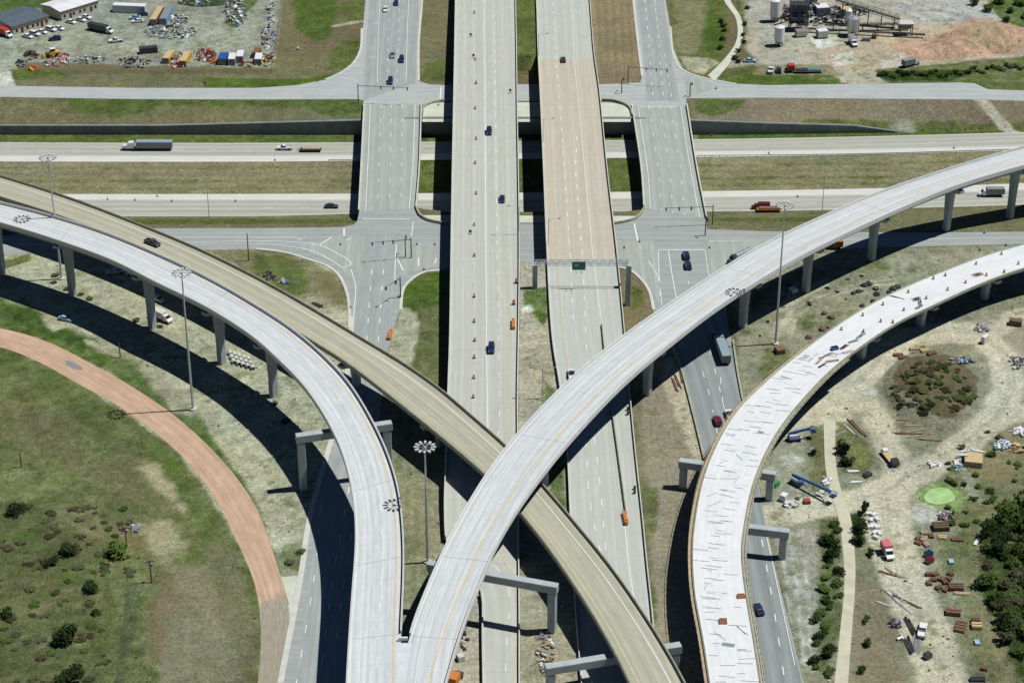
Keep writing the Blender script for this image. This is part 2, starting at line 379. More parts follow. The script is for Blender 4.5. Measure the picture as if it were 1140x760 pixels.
# loop at the top right
zone([(740, -40), (800, -40), (812, 20), (808, 60), (790, 82), (755, 74), (746, 20)], OLV, 2)
zone([(748, 0), (790, 0), (792, 30), (770, 62), (752, 58)], DRY, 6, 0.8, 6)
zone([(790, 5), (806, 20), (806, 48), (790, 62), (780, 40)], GRN, 3)
zone([(754, 62), (790, 64), (800, 70), (782, 82), (765, 78)], TAN, 2)
zone([(825, 20), (835, -40), (900, -40), (1200, -40), (1200, 92), (990, 92), (950, 96), (940, 92), (860, 86), (835, 60), (828, 40)], (0.44, 0.42, 0.33), 2)
zone([(820, -20), (832, -20), (830, 40), (812, 72), (802, 78), (822, 40)], OLV, 1.5)
stroke([(840, -20), (850, 30), (862, 60), (880, 68)], 10, (0.34, 0.35, 0.31), 5, 0.8, 2)
stroke([(812, 72), (840, 70), (880, 78), (900, 74), (960, 84)], 5, (0.42, 0.41, 0.33), 3, 0.8, 2)
zone([(800, 80), (838, 72), (850, 92), (806, 92)], OLV, 2.5)
zone([(836, 82), (925, 82), (936, 91), (930, 95), (850, 95), (810, 92)], GRN, 1.5)
zone([(845, 72), (925, 72), (934, 84), (840, 83)], DRY, 1.5)
zone([(980, 4), (1080, 0), (1115, 18), (1082, 30), (1010, 22)], (0.40, 0.41, 0.38), 4, 0.9, 4)
stroke([(975, 3), (1030, 8), (1075, 18), (1090, 30)], 3, (0.30, 0.31, 0.30), 2, 0.7)
zone([(900, 60), (960, 46), (1000, 30), (1060, 26), (1085, 40), (1070, 66), (1030, 70), (960, 76), (930, 74)], (0.45, 0.37, 0.26), 6, 0.9, 5)
zone([(990, 50), (1040, 40), (1075, 22), (1095, 20), (1150, 30), (1150, 60), (1090, 64), (1040, 70), (1005, 66)], RED, 3, 1, 3)
zone([(1070, 30), (1105, 24), (1120, 40), (1118, 56), (1070, 60)], (0.35, 0.27, 0.17), 3, 1, 3)
zone([(903, 42), (925, 44), (932, 50), (912, 54)], PALE, 1.5, .8); zone([(925, 62), (948, 58), (952, 70), (930, 74)], PALE, 2, .7)
zone([(985, 64), (1005, 62), (1010, 74), (980, 80)], (0.5, 0.49, 0.44), 2, .8)
zone([(1078, -30), (1200, -30), (1200, 30), (1145, 34), (1112, 20)], GRN, 2)
zone([(975, 78), (1030, 72), (1080, 70), (1150, 62), (1300, 62), (1300, 96), (1100, 100), (990, 93)], OLV, 1.5, 1, 2)
zone([(975, 80), (1040, 78), (1090, 78), (1060, 90), (985, 91)], DGRN, 2)
stroke([(1075, 69), (1110, 66), (1150, 63)], 2, (0.12, 0.11, 0.08), 1, 0.9)
# slopes and median of the sunken freeway
zone([(-300, 107), (410, 111), (402, 141), (-300, 143)], DRYG, 1, 1, 1)
zone([(60, 110), (400, 112), (404, 126), (380, 134), (340, 122), (180, 120), (130, 132), (95, 126)], GRN, 4, 0.8, 5, -1)
zone([(-300, 148), (405, 148), (402, 160), (-300, 160)], OLV, 1, 1, 1, ZF)
zone([(-300, 178), (400, 178), (400, 218), (-300, 218)], DRY, 1, 1, 1, ZF)
for yy, k_ in ((186, .7), (193, .5), (201, .6), (209, .4)): stroke([(-200, yy), (200, yy + 1), (398, yy)], 1.8, BRN if yy < 200 else OLV, 1.5, k_, 2, ZF)
zone([(-300, 240), (402, 240), (400, 254), (-300, 254)], OLV, 1, 1, 1, -3)
zone([(464, 148), (700, 148), (715, 240), (464, 240)], OLV, 1, 1, 1, ZF)
zone([(772, 108), (1300, 108), (1300, 150), (772, 150)], (0.215, 0.185, 0.125), 1, 1, 1)
zone([(772, 110), (830, 112), (820, 120), (795, 128), (775, 122)], GRN, 2, .9)
zone([(900, 138), (1300, 132), (1300, 150), (850, 152)], OLV, 1.5, .9, 2, -4)
blob(1009, 131, 13, (0.37, 0.36, 0.30), .8, 2)
zone([(776, 148), (960, 148), (1300, 142), (1300, 158), (776, 160)], GRN, 1, 1, 1, ZF)
stroke([(1082, 110), (1110, 124), (1150, 142)], 4.5, (0.46, 0.45, 0.36), 0.8, 1, .6, -1)
zone([(776, 172), (1300, 160), (1300, 215), (776, 214)], DRY, 1, 1, 1, ZF)
for yy, k_ in ((184, .7), (191, .4), (199, .8), (206, .5)): stroke([(776, yy), (1000, yy - 2), (1300, yy - 10)], 1.8, OLV, 1.5, k_, 2, ZF)
zone([(786, 236), (1300, 230), (1300, 258), (786, 258)], DRYG, 1, 1, 1, -3)
zone([(790, 238), (1000, 236), (990, 246), (790, 248)], OLV, 1, 1, 1, -3)
# island south-west, green east of it
zone([(-300, 282), (400, 276), (405, 760), (-300, 760)], TAN, 2)
zone([(-300, 290), (10, 290), (30, 284), (32, 290), (0, 300), (-300, 300)], OLV, 1)
zone([(230, 279), (300, 278), (345, 288), (376, 306), (388, 325), (389, 345), (370, 350), (335, 340), (290, 320), (262, 292)], (0.17, 0.16, 0.075), 1.5)
zone([(290, 284), (335, 290), (350, 310), (340, 335), (310, 320), (285, 300)], OLV, 4, .9, 4)
blob(345, 340, 20, TAN, .8, 3); blob(372, 352, 18, LTAN, .8, 3); blob(296, 306, 9, GRN, .6)
zone([(446, 345), (450, 320), (462, 308), (478, 303), (494, 303), (494, 440), (470, 420), (462, 400), (466, 360)], GRN, 1.5)
zone([(465, 345), (494, 340), (494, 440), (470, 425)], (0.135, 0.145, 0.065), 3)
zone([(433, 385), (442, 350), (450, 342), (465, 350), (464, 380), (455, 405), (462, 440), (430, 435), (428, 420)], TAN, 1.5)
zone([(426, 445), (500, 445), (496, 600), (490, 800), (385, 800), (402, 640), (412, 540)], (0.27, 0.27, 0.175), 2, 1, 1.5)
for xx in (440, 452, 463, 474): stroke([(xx + 6, 450), (xx, 600), (xx - 10, 760)], 1.3, OLV, 1.5, 0.45, 1)
zone([(572, 290), (615, 290), (634, 560), (640, 640), (576, 640)], (0.40, 0.39, 0.30), 1)
zone([(583, 322), (608, 320), (612, 345), (606, 372), (596, 352), (584, 342)], GRN, 1.5, 1, 2, 6)
blob(588, 343, 6, PALE, .9, 1, 6)
zone([(605, 425), (618, 440), (628, 500), (632, 560), (612, 560), (606, 480)], GRN, 1.5, .9, 2, 3)
zone([(574, 640), (650, 640), (660, 800), (574, 800)], (0.36, 0.35, 0.255), 2)
zone([(497, 600), (540, 600), (538, 800), (490, 800)], (0.42, 0.40, 0.31), 1)
zone([(690, 305), (705, 306), (722, 325), (727, 345), (700, 385), (692, 360)], (0.19, 0.155, 0.085), 1.2)
zone([(700, 310), (716, 325), (718, 340), (702, 345)], OLV, 2)
zone([(690, 385), (740, 375), (770, 420), (790, 520), (800, 640), (790, 800), (730, 800), (718, 640), (706, 470)], (0.28, 0.255, 0.185), 2)
zone([(735, 400), (755, 395), (785, 515), (775, 520), (752, 470), (738, 430)], (0.45, 0.42, 0.31), 1.5)
zone([(712, 535), (735, 545), (730, 590), (716, 600)], OLV, 2, .9); zone([(714, 570), (724, 600), (728, 640), (735, 700), (727, 690), (718, 630)], GRN, 1.2)
stroke([(708, 440), (715, 540), (722, 640)], 3, DRYG, 2, .7)
# loop ramp surrounds
zone([(-300, 335), (0, 330), (40, 342), (90, 372), (130, 392), (170, 420), (205, 448), (232, 478), (262, 520), (285, 545), (300, 600), (314, 640), (300, 640), (270, 560), (200, 470), (120, 415), (40, 375), (-300, 350)], GRN, 2.5)
zone([(0, 336), (60, 352), (100, 372), (120, 390), (80, 384), (0, 352)], DGRN, 2, .6)
zone([(42, 350), (72, 352), (80, 364), (60, 368)], TAN, 1.5); zone([(95, 378), (120, 385), (135, 398), (110, 392)], TAN, 1.5)
zone([(155, 412), (176, 412), (215, 448), (214, 462), (196, 458), (170, 430)], (0.33, 0.33, 0.23), 2)
zone([(225, 455), (250, 490), (285, 540), (262, 520), (240, 490)], (0.35, 0.35, 0.24), 1.5)
zone([(262, 520), (290, 530), (320, 560), (345, 640), (320, 640), (300, 590), (285, 560)], TAN, 1.5)
blob(325, 622, 14, GRV, .8); zone([(312, 608), (334, 600), (340, 632), (318, 638)], OLV, 2.5, .8); blob(322, 560, 10, OLV, .7)
zone([(-300, 384), (0, 384), (60, 408), (130, 452), (180, 487), (215, 522), (250, 572), (286, 645), (292, 700), (288, 900), (-300, 900)], (0.105, 0.128, 0.042), 1)
for k_ in range(14): stroke([(-60, 392 + k_ * 8), (42, 408 + k_ * 8), (132 - k_ * 2, 462 + k_ * 7.5), (175 - k_ * 4, 495 + k_ * 6), (208 - k_ * 5.5, 530 + k_ * 5), (243 - k_ * 6, 590 + k_ * 2), (278 - k_ * 7, 660), (282 - k_ * 7.5, 710), (278 - k_ * 8, 790)], 1.4, [OLV, (0.085, 0.115, 0.03), (0.15, 0.15, 0.075)][(k_ * 5) % 3], .9, .6, 1)
zone([(0, 392), (60, 415), (110, 455), (150, 500), (120, 505), (60, 450), (0, 420)], (0.085, 0.115, 0.038), 6, .9, 6)
zone([(0, 440), (60, 455), (120, 510), (160, 560), (100, 545), (40, 500), (0, 480)], (0.165, 0.15, 0.085), 8, .6, 7)
zone([(95, 480), (140, 490), (180, 530), (225, 600), (180, 590), (140, 540)], (0.175, 0.165, 0.09), 7, .6, 7)
zone([(160, 490), (200, 510), (240, 580), (262, 640), (240, 640), (200, 560)], GRN, 7, .65, 6)
stroke([(165, 520), (185, 545), (205, 570)], 3, (0.42, 0.38, 0.24), 3, .8, 3)
zone([(60, 570), (160, 575), (180, 610), (130, 620), (70, 600)], (0.17, 0.15, 0.085), 7, .6, 6)
zone([(155, 585), (190, 578), (215, 605), (185, 622), (160, 612)], (0.36, 0.34, 0.22), 4, .8, 4)
zone([(190, 632), (235, 625), (255, 680), (268, 800), (170, 800), (178, 700)], (0.235, 0.215, 0.14), 4, .85, 4)
zone([(183, 640), (196, 640), (182, 720), (165, 760), (168, 690)], (0.165, 0.13, 0.075), 4, .7, 3)
zone([(225, 600), (262, 610), (285, 700), (282, 800), (262, 800), (250, 680)], (0.17, 0.165, 0.10), 3, .8, 3)
zone([(-300, 560), (50, 560), (120, 620), (130, 700), (110, 900), (-300, 900)], (0.09, 0.105, 0.045), 7, .85, 6)
for a_ in range(46):
    px_ = random.uniform(-20, 150); py_ = random.uniform(560, 770)
    blob(px_, py_, random.uniform(4, 12), random.choice([GRN, OLV, DGRN, (0.12, 0.125, 0.085), (0.17, 0.17, 0.09)]), random.uniform(.4, .9), 1.5)
stroke([(62, 572), (100, 592), (130, 604)], 1.2, DRY, 1.2, .7)
for k_ in range(4): stroke([(158 - k_ * 5, 650), (148 - k_ * 4, 700), (132 - k_ * 2, 790)], 0.9, (0.07, 0.085, 0.045), 0.8, .7, .5)
stroke([(45, 720), (70, 690), (90, 670)], 1.0, DRY, 1, .5)
# east building site
zone([(812, 300), (860, 280), (950, 277), (1140, 271), (1500, 271), (1500, 900), (895, 900), (870, 650), (836, 560)], (0.245, 0.258, 0.180), 2)
stroke([(1000, 290), (1060, 290), (1140, 288), (1300, 285)], 9, TAN, 3, .7, 2)
zone([(975, 285), (1035, 280), (1020, 300), (980, 312)], GRV, 4, .8, 4)
zone([(960, 290), (985, 285), (990, 300), (970, 300)], OLV, 3, .7, 3)
zone([(1040, 282), (1100, 282), (1090, 296), (1045, 306)], (0.30, 0.29, 0.21), 3, .8, 3)
for k_ in range(4): stroke([(862 + k_ * 5, 372), (866 + k_ * 5, 345), (885 + k_ * 4, 325 + k_), (920, 312 + k_ * 2)], 1.2, LTAN, 1.2, .7, .6)
zone([(852, 388), (872, 385), (880, 400), (868, 425), (846, 430)], OLV, 2, .8)
for q in ((868, 352, 8), (900, 355, 10), (893, 362, 8), (908, 335, 6), (930, 350, 8), (924, 360, 6), (985, 300, 6), (1015, 300, 7), (830, 370, 5), (905, 362, 7)): blob(*q, OLV, .8, 1.5)
zone([(840, 325), (870, 310), (895, 300), (892, 312), (860, 325), (835, 350)], OLV, 2, .7)
stroke([(860, 575), (900, 566), (935, 560), (985, 548), (1030, 520), (1075, 492), (1112, 462), (1128, 430), (1120, 395), (1095, 372), (1060, 366), (1020, 372), (985, 392), (955, 425), (940, 455), (925, 470)], 8.5, LTAN, 2.5, 1, 1.2)
stroke([(955, 430), (975, 455), (990, 490), (1000, 505)], 6, LTAN, 2.5, .9, 1.2)
stroke([(1160, 455), (1120, 462)], 7, LTAN, 2, .9); stroke([(1080, 365), (1150, 350), (1250, 330)], 6, LTAN, 3, .8)
stroke([(985, 548), (988, 590), (1005, 640), (1025, 690), (1045, 740), (1065, 800)], 11, LTAN, 3, 1, 1.4)
stroke([(965, 400), (900, 465), (870, 480), (850, 490)], 5, LTAN, 3, .6, 1.5)
zone([(985, 440), (990, 420), (1010, 398), (1035, 392), (1075, 396), (1092, 420), (1085, 455), (1060, 478), (1030, 480), (1000, 470)], (0.27, 0.255, 0.185), 2)
zone([(992, 425), (1005, 403), (1035, 393), (1068, 397), (1088, 420), (1084, 448), (1062, 474), (1040, 470), (1025, 458), (1010, 448)], (0.13, 0.10, 0.06), 1.5, 1, 2)
zone([(992, 425), (1000, 408), (1005, 412), (1000, 440), (1015, 448), (995, 444)], OLV, 1.5); zone([(1030, 452), (1060, 448), (1082, 430), (1080, 450), (1060, 474), (1040, 470)], (0.11, 0.12, 0.05), 2, .9)
zone([(905, 462), (918, 470), (917, 520), (922, 545), (905, 545), (898, 520), (900, 490)], (0.13, 0.14, 0.06), 2, .95)
zone([(930, 468), (950, 470), (970, 495), (975, 515), (962, 528), (938, 525), (931, 500)], (0.12, 0.13, 0.055), 2, .95)
zone([(942, 490), (968, 495), (968, 520), (948, 522)], (0.19, 0.20, 0.07), 2, .8)
zone([(872, 470), (896, 470), (900, 520), (888, 560), (866, 565), (860, 520)], GRV, 3, .7)
blob(880, 512, 10, PALE, .5); blob(968, 437, 8, PALE, .8)
zone([(862, 590), (915, 590), (912, 640), (915, 720), (905, 760), (890, 720), (872, 640)], (0.35, 0.36, 0.31), 2, .9)
blob(903, 715, 9, PALE, .8); blob(898, 735, 6, PALE, .7); zone([(855, 575), (880, 572), (882, 580), (858, 586)], GRN, 1.5, .8)
zone([(915, 578), (932, 570), (938, 620), (936, 680), (928, 720), (918, 760), (908, 760), (912, 700), (910, 640)], (0.105, 0.125, 0.05), 1.5, .95)
zone([(946, 572), (975, 575), (985, 600), (990, 640), (1010, 680), (1010, 700), (955, 690), (950, 640)], (0.165, 0.175, 0.105), 2.5, .9, 3)
zone([(945, 572), (970, 572), (968, 602), (950, 600)], DGRN, 1.5)
zone([(950, 640), (990, 650), (1010, 720), (1015, 800), (945, 800)], (0.20, 0.18, 0.115), 4, .85, 4)
zone([(1000, 545), (1030, 530), (1040, 545), (1035, 565), (1015, 572), (1003, 562)], (0.30, 0.29, 0.24), 3, .9)
blob(1032, 572, 15, PALE, .8, 3)
zone([(1060, 500), (1160, 470), (1160, 800), (1100, 800), (1075, 740), (1070, 640), (1075, 600), (1060, 570), (1050, 540)], (0.15, 0.16, 0.075), 3, .9, 3)
zone([(1090, 480), (1140, 470), (1140, 520), (1110, 540), (1080, 530)], (0.26, 0.22, 0.125), 4, .7, 4)
zone([(1072, 520), (1085, 530), (1095, 560), (1075, 555)], GRV, 3, .7)
stroke([(1065, 625), (1085, 650), (1095, 690), (1110, 720), (1125, 760)], 3, DRY, 2, .8)
zone([(1045, 600), (1075, 590), (1080, 640), (1055, 640)], OLV, 3, .7)
for q in ((1025, 545, 8), (1050, 540, 9), (1060, 560, 10), (1080, 580, 9)): blob(*q, GRN, .7, 2)
zone([(1088, 620), (1115, 610), (1160, 600), (1160, 780), (1125, 740), (1110, 700), (1095, 660)], DGRN, 3, .9, 3)
zone([(1080, 345), (1140, 350), (1150, 400), (1110, 395), (1095, 375)], (0.30, 0.28, 0.20), 3, .8)
blob(1046, 552, 21, (0.36, 0.56, 0.22), .8, 2)
blob(1046, 552, 26, (0.22, 0.33, 0.12), .5, 3)

zone([(985, 440), (990, 420), (1010, 396), (1035, 388), (1078, 392), (1097, 415), (1090, 455), (1064, 482), (1030, 486), (1000, 474)], (0.215, 0.215, 0.15), 1.2, .85)
zone([(992, 425), (1005, 403), (1035, 393), (1068, 397), (1088, 420), (1084, 448), (1062, 474), (1040, 470), (1025, 458), (1010, 448)], (0.11, 0.095, 0.05), 1.2, 1, 2)
T1 = [(845, 574), (900, 566), (935, 560), (985, 550), (1030, 523), (1075, 494), (1110, 464), (1124, 430), (1116, 397), (1095, 377), (1060, 372), (1020, 376), (985, 394), (955, 425), (925, 455), (870, 478)]
stroke(T1, 9, LTAN, 1.6, .95, .8); stroke([(948, 432), (970, 462), (990, 500), (1000, 530), (985, 552)], 7, LTAN, 1.6, .85, .8); stroke([(985, 548), (988, 590), (1005, 640), (1025, 690), (1045, 740), (1065, 800)], 12, LTAN, 1.6, .95, .8)
stroke([(1095, 377), (1130, 352), (1200, 335)], 7, LTAN, 2, .8, .8); stroke([(1105, 470), (1150, 455)], 8, LTAN, 2, .8, .8); stroke([(1060, 370), (1000, 372), (930, 400)], 6, LTAN, 2, .7, .8)

for off in (-7, -3, 3, 7):
    stroke([(900, 566 + off * .4), (935, 560 + off * .4), (985, 548 + off * .4), (1030, 520 + off * .5), (1075, 492 + off * .5), (1112 + off * .7, 462), (1128 + off, 430), (1120 + off, 395), (1095 + off * .4, 372 - off * .4), (1060, 366 - off * .5), (1020 - off * .3, 372 - off * .4), (985 - off * .4, 392 - off * .4), (955 - off, 425)], .9, (0.36, 0.355, 0.26) if abs(off) == 3 else LTAN, .5, .7, .5)
    stroke([(985 + off, 548), (988 + off, 590), (1005 + off, 640), (1025 + off, 690), (1045 + off, 740), (1065 + off, 800)], 1.0, (0.37, 0.365, 0.27) if abs(off) == 3 else LTAN, .5, .7, .5)
for k_ in range(5): stroke([(858 + k_ * 7, 376), (870 + k_ * 6, 350), (900 + k_ * 7, 332), (950, 316 + k_ * 2), (1000, 306 + k_ * 3)], .8, LTAN if k_ % 2 else (0.25, 0.255, 0.18), .5, .6, .8)
for k_ in range(6): stroke([(870 + k_ * 6, 600 + k_ * 4), (876 + k_ * 6, 660), (884 + k_ * 5, 720 + k_ * 4)], .8, (0.27, 0.28, 0.22) if k_ % 2 else PALE, .6, .5, .8)
for k_ in range(5): stroke([(60 + k_ * 30, 318 + k_ * 12), (110 + k_ * 30, 338 + k_ * 13), (170 + k_ * 28, 372 + k_ * 14)], .8, (0.30, 0.30, 0.21), .6, .5, 1.2)
# ---------------------------------------------------------------- paths and sweeps
class Path:
    """a band between two surveyed edges; control points (px, py, z)"""
    def __init__(s, left, right, step=3.0, sm=3, z=None, n=None):
        L = np.array([(*G(p[0], p[1], p[2] if z is None else z), p[2] if z is None else z) for p in left])
        Rr = np.array([(*G(p[0], p[1], p[2] if z is None else z), p[2] if z is None else z) for p in right])
        def ln(P): return np.linalg.norm(np.diff(P, axis=0), axis=1).sum()
        if n is None: n = max(3, int((ln(L) + ln(Rr)) / 2 / step))
        L = smooth(catmull(L, n), sm); Rr = smooth(catmull(Rr, n), sm)
        s.setup(L, Rr)
    def setup(s, L, Rr):
        s.C = (L + Rr) / 2; d = (Rr - L); d[:, 2] = 0; s.w = np.linalg.norm(d, axis=1); s.n = d / s.w[:, None]
        s.s = np.concatenate([[0], np.cumsum(np.linalg.norm(np.diff(s.C, axis=0), axis=1))]); s.len = s.s[-1]; return s
    def sub(s, s0, s1, step=3.0):
        n = max(2, int((s1 - s0) / step) + 1); t = np.linspace(s0, s1, n); o = Path.__new__(Path)
        Cc = np.stack([np.interp(t, s.s, s.C[:, k]) for k in range(3)], 1); nn = np.stack([np.interp(t, s.s, s.n[:, k]) for k in range(3)], 1)
        nn /= np.linalg.norm(nn, axis=1)[:, None]; w = np.interp(t, s.s, s.w)
        o.C = Cc; o.n = nn; o.w = w; o.s = t; o.len = s.len; return o
    def pt(s, sv, a, b, dz=0.0):
        Cc = np.array([np.interp(sv, s.s, s.C[:, k]) for k in range(3)]); nn = np.array([np.interp(sv, s.s, s.n[:, k]) for k in range(3)]); nn /= np.linalg.norm(nn)
        w = np.interp(sv, s.s, s.w); q = Cc + nn * (a * w / 2 + b); return (q[0], q[1], q[2] + dz)
    def ang(s, sv):
        i = int(np.clip(np.searchsorted(s.s, sv), 1, len(s.s) - 1)); d = s.C[i] - s.C[i - 1]; return math.atan2(d[1], d[0])
    def near(s, x, y):
        return s.s[np.argmin((s.C[:, 0] - x) ** 2 + (s.C[:, 1] - y) ** 2)]
    def at_row(s, py):
        q = PJ(s.C[:, 0], s.C[:, 1], s.C[:, 2])[1]; return s.s[np.argmin(np.abs(q - py))]
    def at_col(s, px):
        q = PJ(s.C[:, 0], s.C[:, 1], s.C[:, 2])[0]; return s.s[np.argmin(np.abs(q - px))]
def zm(py): return float(np.interp(py, [-80, 0, 50, 90, 310, 400, 460, 530, 600, 700, 800], [3.8, 5.0, 6.0, 6.5, 6.5, 5.2, 4.0, 2.4, 1.2, .7, .6]))
def zl(pts): return [(x, y, zm(y)) for x, y in pts]
LM = Path(zl([(509, -60), (507, 0), (506, 60), (504.5, 140), (503.5, 190), (502, 285), (500.5, 380), (498.5, 440), (496.5, 510), (495, 575), (500, 615), (528, 640), (537, 665), (537, 700), (538, 760), (539, 820)]),
          zl([(573, -60), (574, 0), (575, 60), (576, 140), (577, 190), (578, 285), (577, 380), (576, 440), (576.5, 510), (577, 575), (577.3, 615), (577.5, 640), (577.8, 665), (578, 700), (578, 760), (579, 820)]), step=4, sm=1)
RMp = Path(zl([(592, -60), (597, 0), (599, 62), (601, 100), (605, 190), (609, 285), (615, 380), (623, 430), (631, 500), (634.5, 570), (638, 640), (644, 720), (652, 820)]),
           zl([(651, -60), (656.5, 0), (661.5, 62), (667, 100), (676, 190), (687, 285), (696, 380), (703, 460), (709, 520), (714.5, 570), (720.5, 632), (727.5, 700), (734, 800)]), step=4, sm=1)

def _srt(P): i = np.argsort(P[:, 1]); return P[i]
_e = _srt(LM.C + LM.n * LM.w[:, None] / 2); MED['yl'], MED['xl'], MED['zl'] = _e[:, 1], _e[:, 0], _e[:, 2]
_e = _srt(RMp.C - RMp.n * RMp.w[:, None] / 2); MED['yr'], MED['xr'] = _e[:, 1], _e[:, 0]
MED['ya'] = float(LM.pt(LM.at_row(292), 0, 0)[1]); MED['yb'] = float(LM.pt(LM.at_row(62), 0, 0)[1])
def paint(X, Y, Zt):
    px, py = PJ(X, Y, Zt)
    col = np.empty((len(X), 3)); col[:] = DRYG
    nz = fbm(X, Y, 9, 1); n2 = fbm(X, Y, 2.2, 5)
    for zt in Z0:
        kind, pts, c, soft, k, warp, z = zt[:7]
        P = np.array([G(a, b, z) for a, b in pts])
        pad = warp * 1.5 + soft * 2 + (zt[7] if kind == 's' else 0)
        m = (X > P[:, 0].min() - pad) & (X < P[:, 0].max() + pad) & (Y > P[:, 1].min() - pad) & (Y < P[:, 1].max() + pad)
        if not m.any(): continue
        x = X[m]; y = Y[m]
        d2 = np.full(len(x), 1e9); inside = np.zeros(len(x), bool)
        n = len(P); rg = range(n) if kind == 'p' else range(n - 1)
        for i in rg:
            a = P[i]; b = P[(i + 1) % n]; ab = b - a; L = ab @ ab + 1e-9
            t = np.clip(((x - a[0]) * ab[0] + (y - a[1]) * ab[1]) / L, 0, 1)
            d2 = np.minimum(d2, (x - a[0] - t * ab[0]) ** 2 + (y - a[1] - t * ab[1]) ** 2)
            if kind == 'p':
                cr = ((a[1] > y) != (b[1] > y)); xx = (b[0] - a[0]) * (y - a[1]) / (b[1] - a[1] + 1e-12) + a[0]
                inside ^= cr & (x < xx)
        d = np.sqrt(d2)
        sd = np.where(inside, d, -d) if kind == 'p' else zt[7] / 2 - d
        sd = sd + (nz[m] - 0.5) * 2 * warp * 1.6 + (n2[m] - 0.5) * min(warp, 2.0)
        w = np.clip(sd / (2 * soft) + 0.5, 0, 1); w = w * w * (3 - 2 * w) * k
        w = w * np.clip(0.9 + 0.6 * (n2[m] - 0.5), 0, 1)
        col[m] = col[m] * (1 - w[:, None]) + np.array(c) * w[:, None]
    # patchiness of the cover itself
    lum = col.mean(1); veg = np.clip((col[:, 1] - col[:, 0]) / 0.03 + 0.6, 0, 1)
    f1 = fbm(X, Y, 14, 31) - 0.5; f2 = fbm(X, Y, 3.0, 41, 3) - 0.5
    f3 = fbm(X, Y, 1.3, 43, 2) - 0.5; g = (1 + 0.40 * f1 + 0.7 * f2 * (0.35 + 0.65 * veg) + 0.45 * f3 * (0.3 + 0.7 * veg))
    col = col * g[:, None]
    shift = (fbm(X, Y, 20, 51) - 0.5)[:, None] * np.array([[0.16, 0.02, -0.10]])
    col = col * (1 + shift * 1.2)
    # tufts of green in bare dirt, bare spots in the grass
    tuft = np.clip((fbm(X, Y, 2.4, 61, 3) - 0.60) * 9, 0, 1) * np.clip((fbm(X, Y, 25, 71) - 0.42) * 5, 0, 1) * 0.55
    tuft = tuft * (lum > 0.2) * 1.25
    col = col * (1 - tuft[:, None]) + np.array([0.16, 0.18, 0.08]) * tuft[:, None]
    return np.clip(col, 0.01, 0.9)

def axis(lo, hi, step, far):
    a = list(np.arange(lo, hi + step, step)); e = []; s = step; v = hi + step
    while v < far: s *= 1.35; v += s; e.append(v)
    b = []; s = step; v = lo
    while v > -far: s *= 1.35; v -= s; b.append(v)
    return np.array(b[::-1] + a + e)
xs = axis(-205, 205, 0.62, 6000); ys = axis(-172, 300, 0.62, 6000)
XX, YY = np.meshgrid(xs, ys); Xf, Yf = XX.ravel(), YY.ravel(); Zf = terrain(Xf, Yf)
cols = paint(Xf, Yf, Zf)
me = bpy.data.meshes.new('ground'); nx, ny = len(xs), len(ys)
me.vertices.add(nx * ny); me.vertices.foreach_set('co', np.stack([Xf, Yf, Zf], 1).ravel())
ii = np.arange(nx - 1)[None, :] + (np.arange(ny - 1) * nx)[:, None]; ii = ii.ravel()
q = np.stack([ii, ii + 1, ii + 1 + nx, ii + nx], 1).ravel()
me.loops.add(len(q)); me.loops.foreach_set('vertex_index', q)
me.polygons.add(len(ii)); me.polygons.foreach_set('loop_start', np.arange(len(ii)) * 4)
me.update(calc_edges=True)
at = me.color_attributes.new('cover', 'FLOAT_COLOR', 'POINT')
at.data.foreach_set('color', np.concatenate([cols, np.ones((len(cols), 1))], 1).ravel())
m, n, l, p = new_mat('ground_cover')
ca = n.new('ShaderNodeVertexColor'); ca.layer_name = 'cover'
g = n.new('ShaderNodeNewGeometry'); pos = g.outputs['Position']
a1 = ramp(n, l, noise(n, l, pos, 2.6, 4, 0.75), 0.32, 0.68); a2 = ramp(n, l, noise(n, l, pos, 0.5, 6, 0.75), 0.3, 0.7)
f = math_n(n, l, 'MULTIPLY', math_n(n, l, 'MULTIPLY', math_n(n, l, 'MULTIPLY_ADD', a1, 0.80, 0.60), math_n(n, l, 'MULTIPLY_ADD', ramp(n, l, noise(n, l, pos, 1.05, 3, 0.6), 0.36, 0.64), 0.40, 0.80)), math_n(n, l, 'MULTIPLY_ADD', a2, 0.40, 0.80))
v = n.new('ShaderNodeVectorMath'); v.operation = 'SCALE'; l.new(ca.outputs[0], v.inputs[0]); l.new(f, v.inputs[3])
l.new(v.outputs[0], p.inputs['Base Color']); p.inputs['Roughness'].default_value = 1.0; p.inputs['Specular IOR Level'].default_value = 0.05
bp = n.new('ShaderNodeBump'); bp.inputs['Strength'].default_value = 0.8; bp.inputs['Distance'].default_value = 0.35
l.new(noise(n, l, pos, 1.1, 6, 0.75), bp.inputs['Height']); l.new(bp.outputs[0], p.inputs['Normal'])
me.materials.append(m)
ground = bpy.data.objects.new('ground', me); C.objects.link(ground); tag(ground, kind='structure')

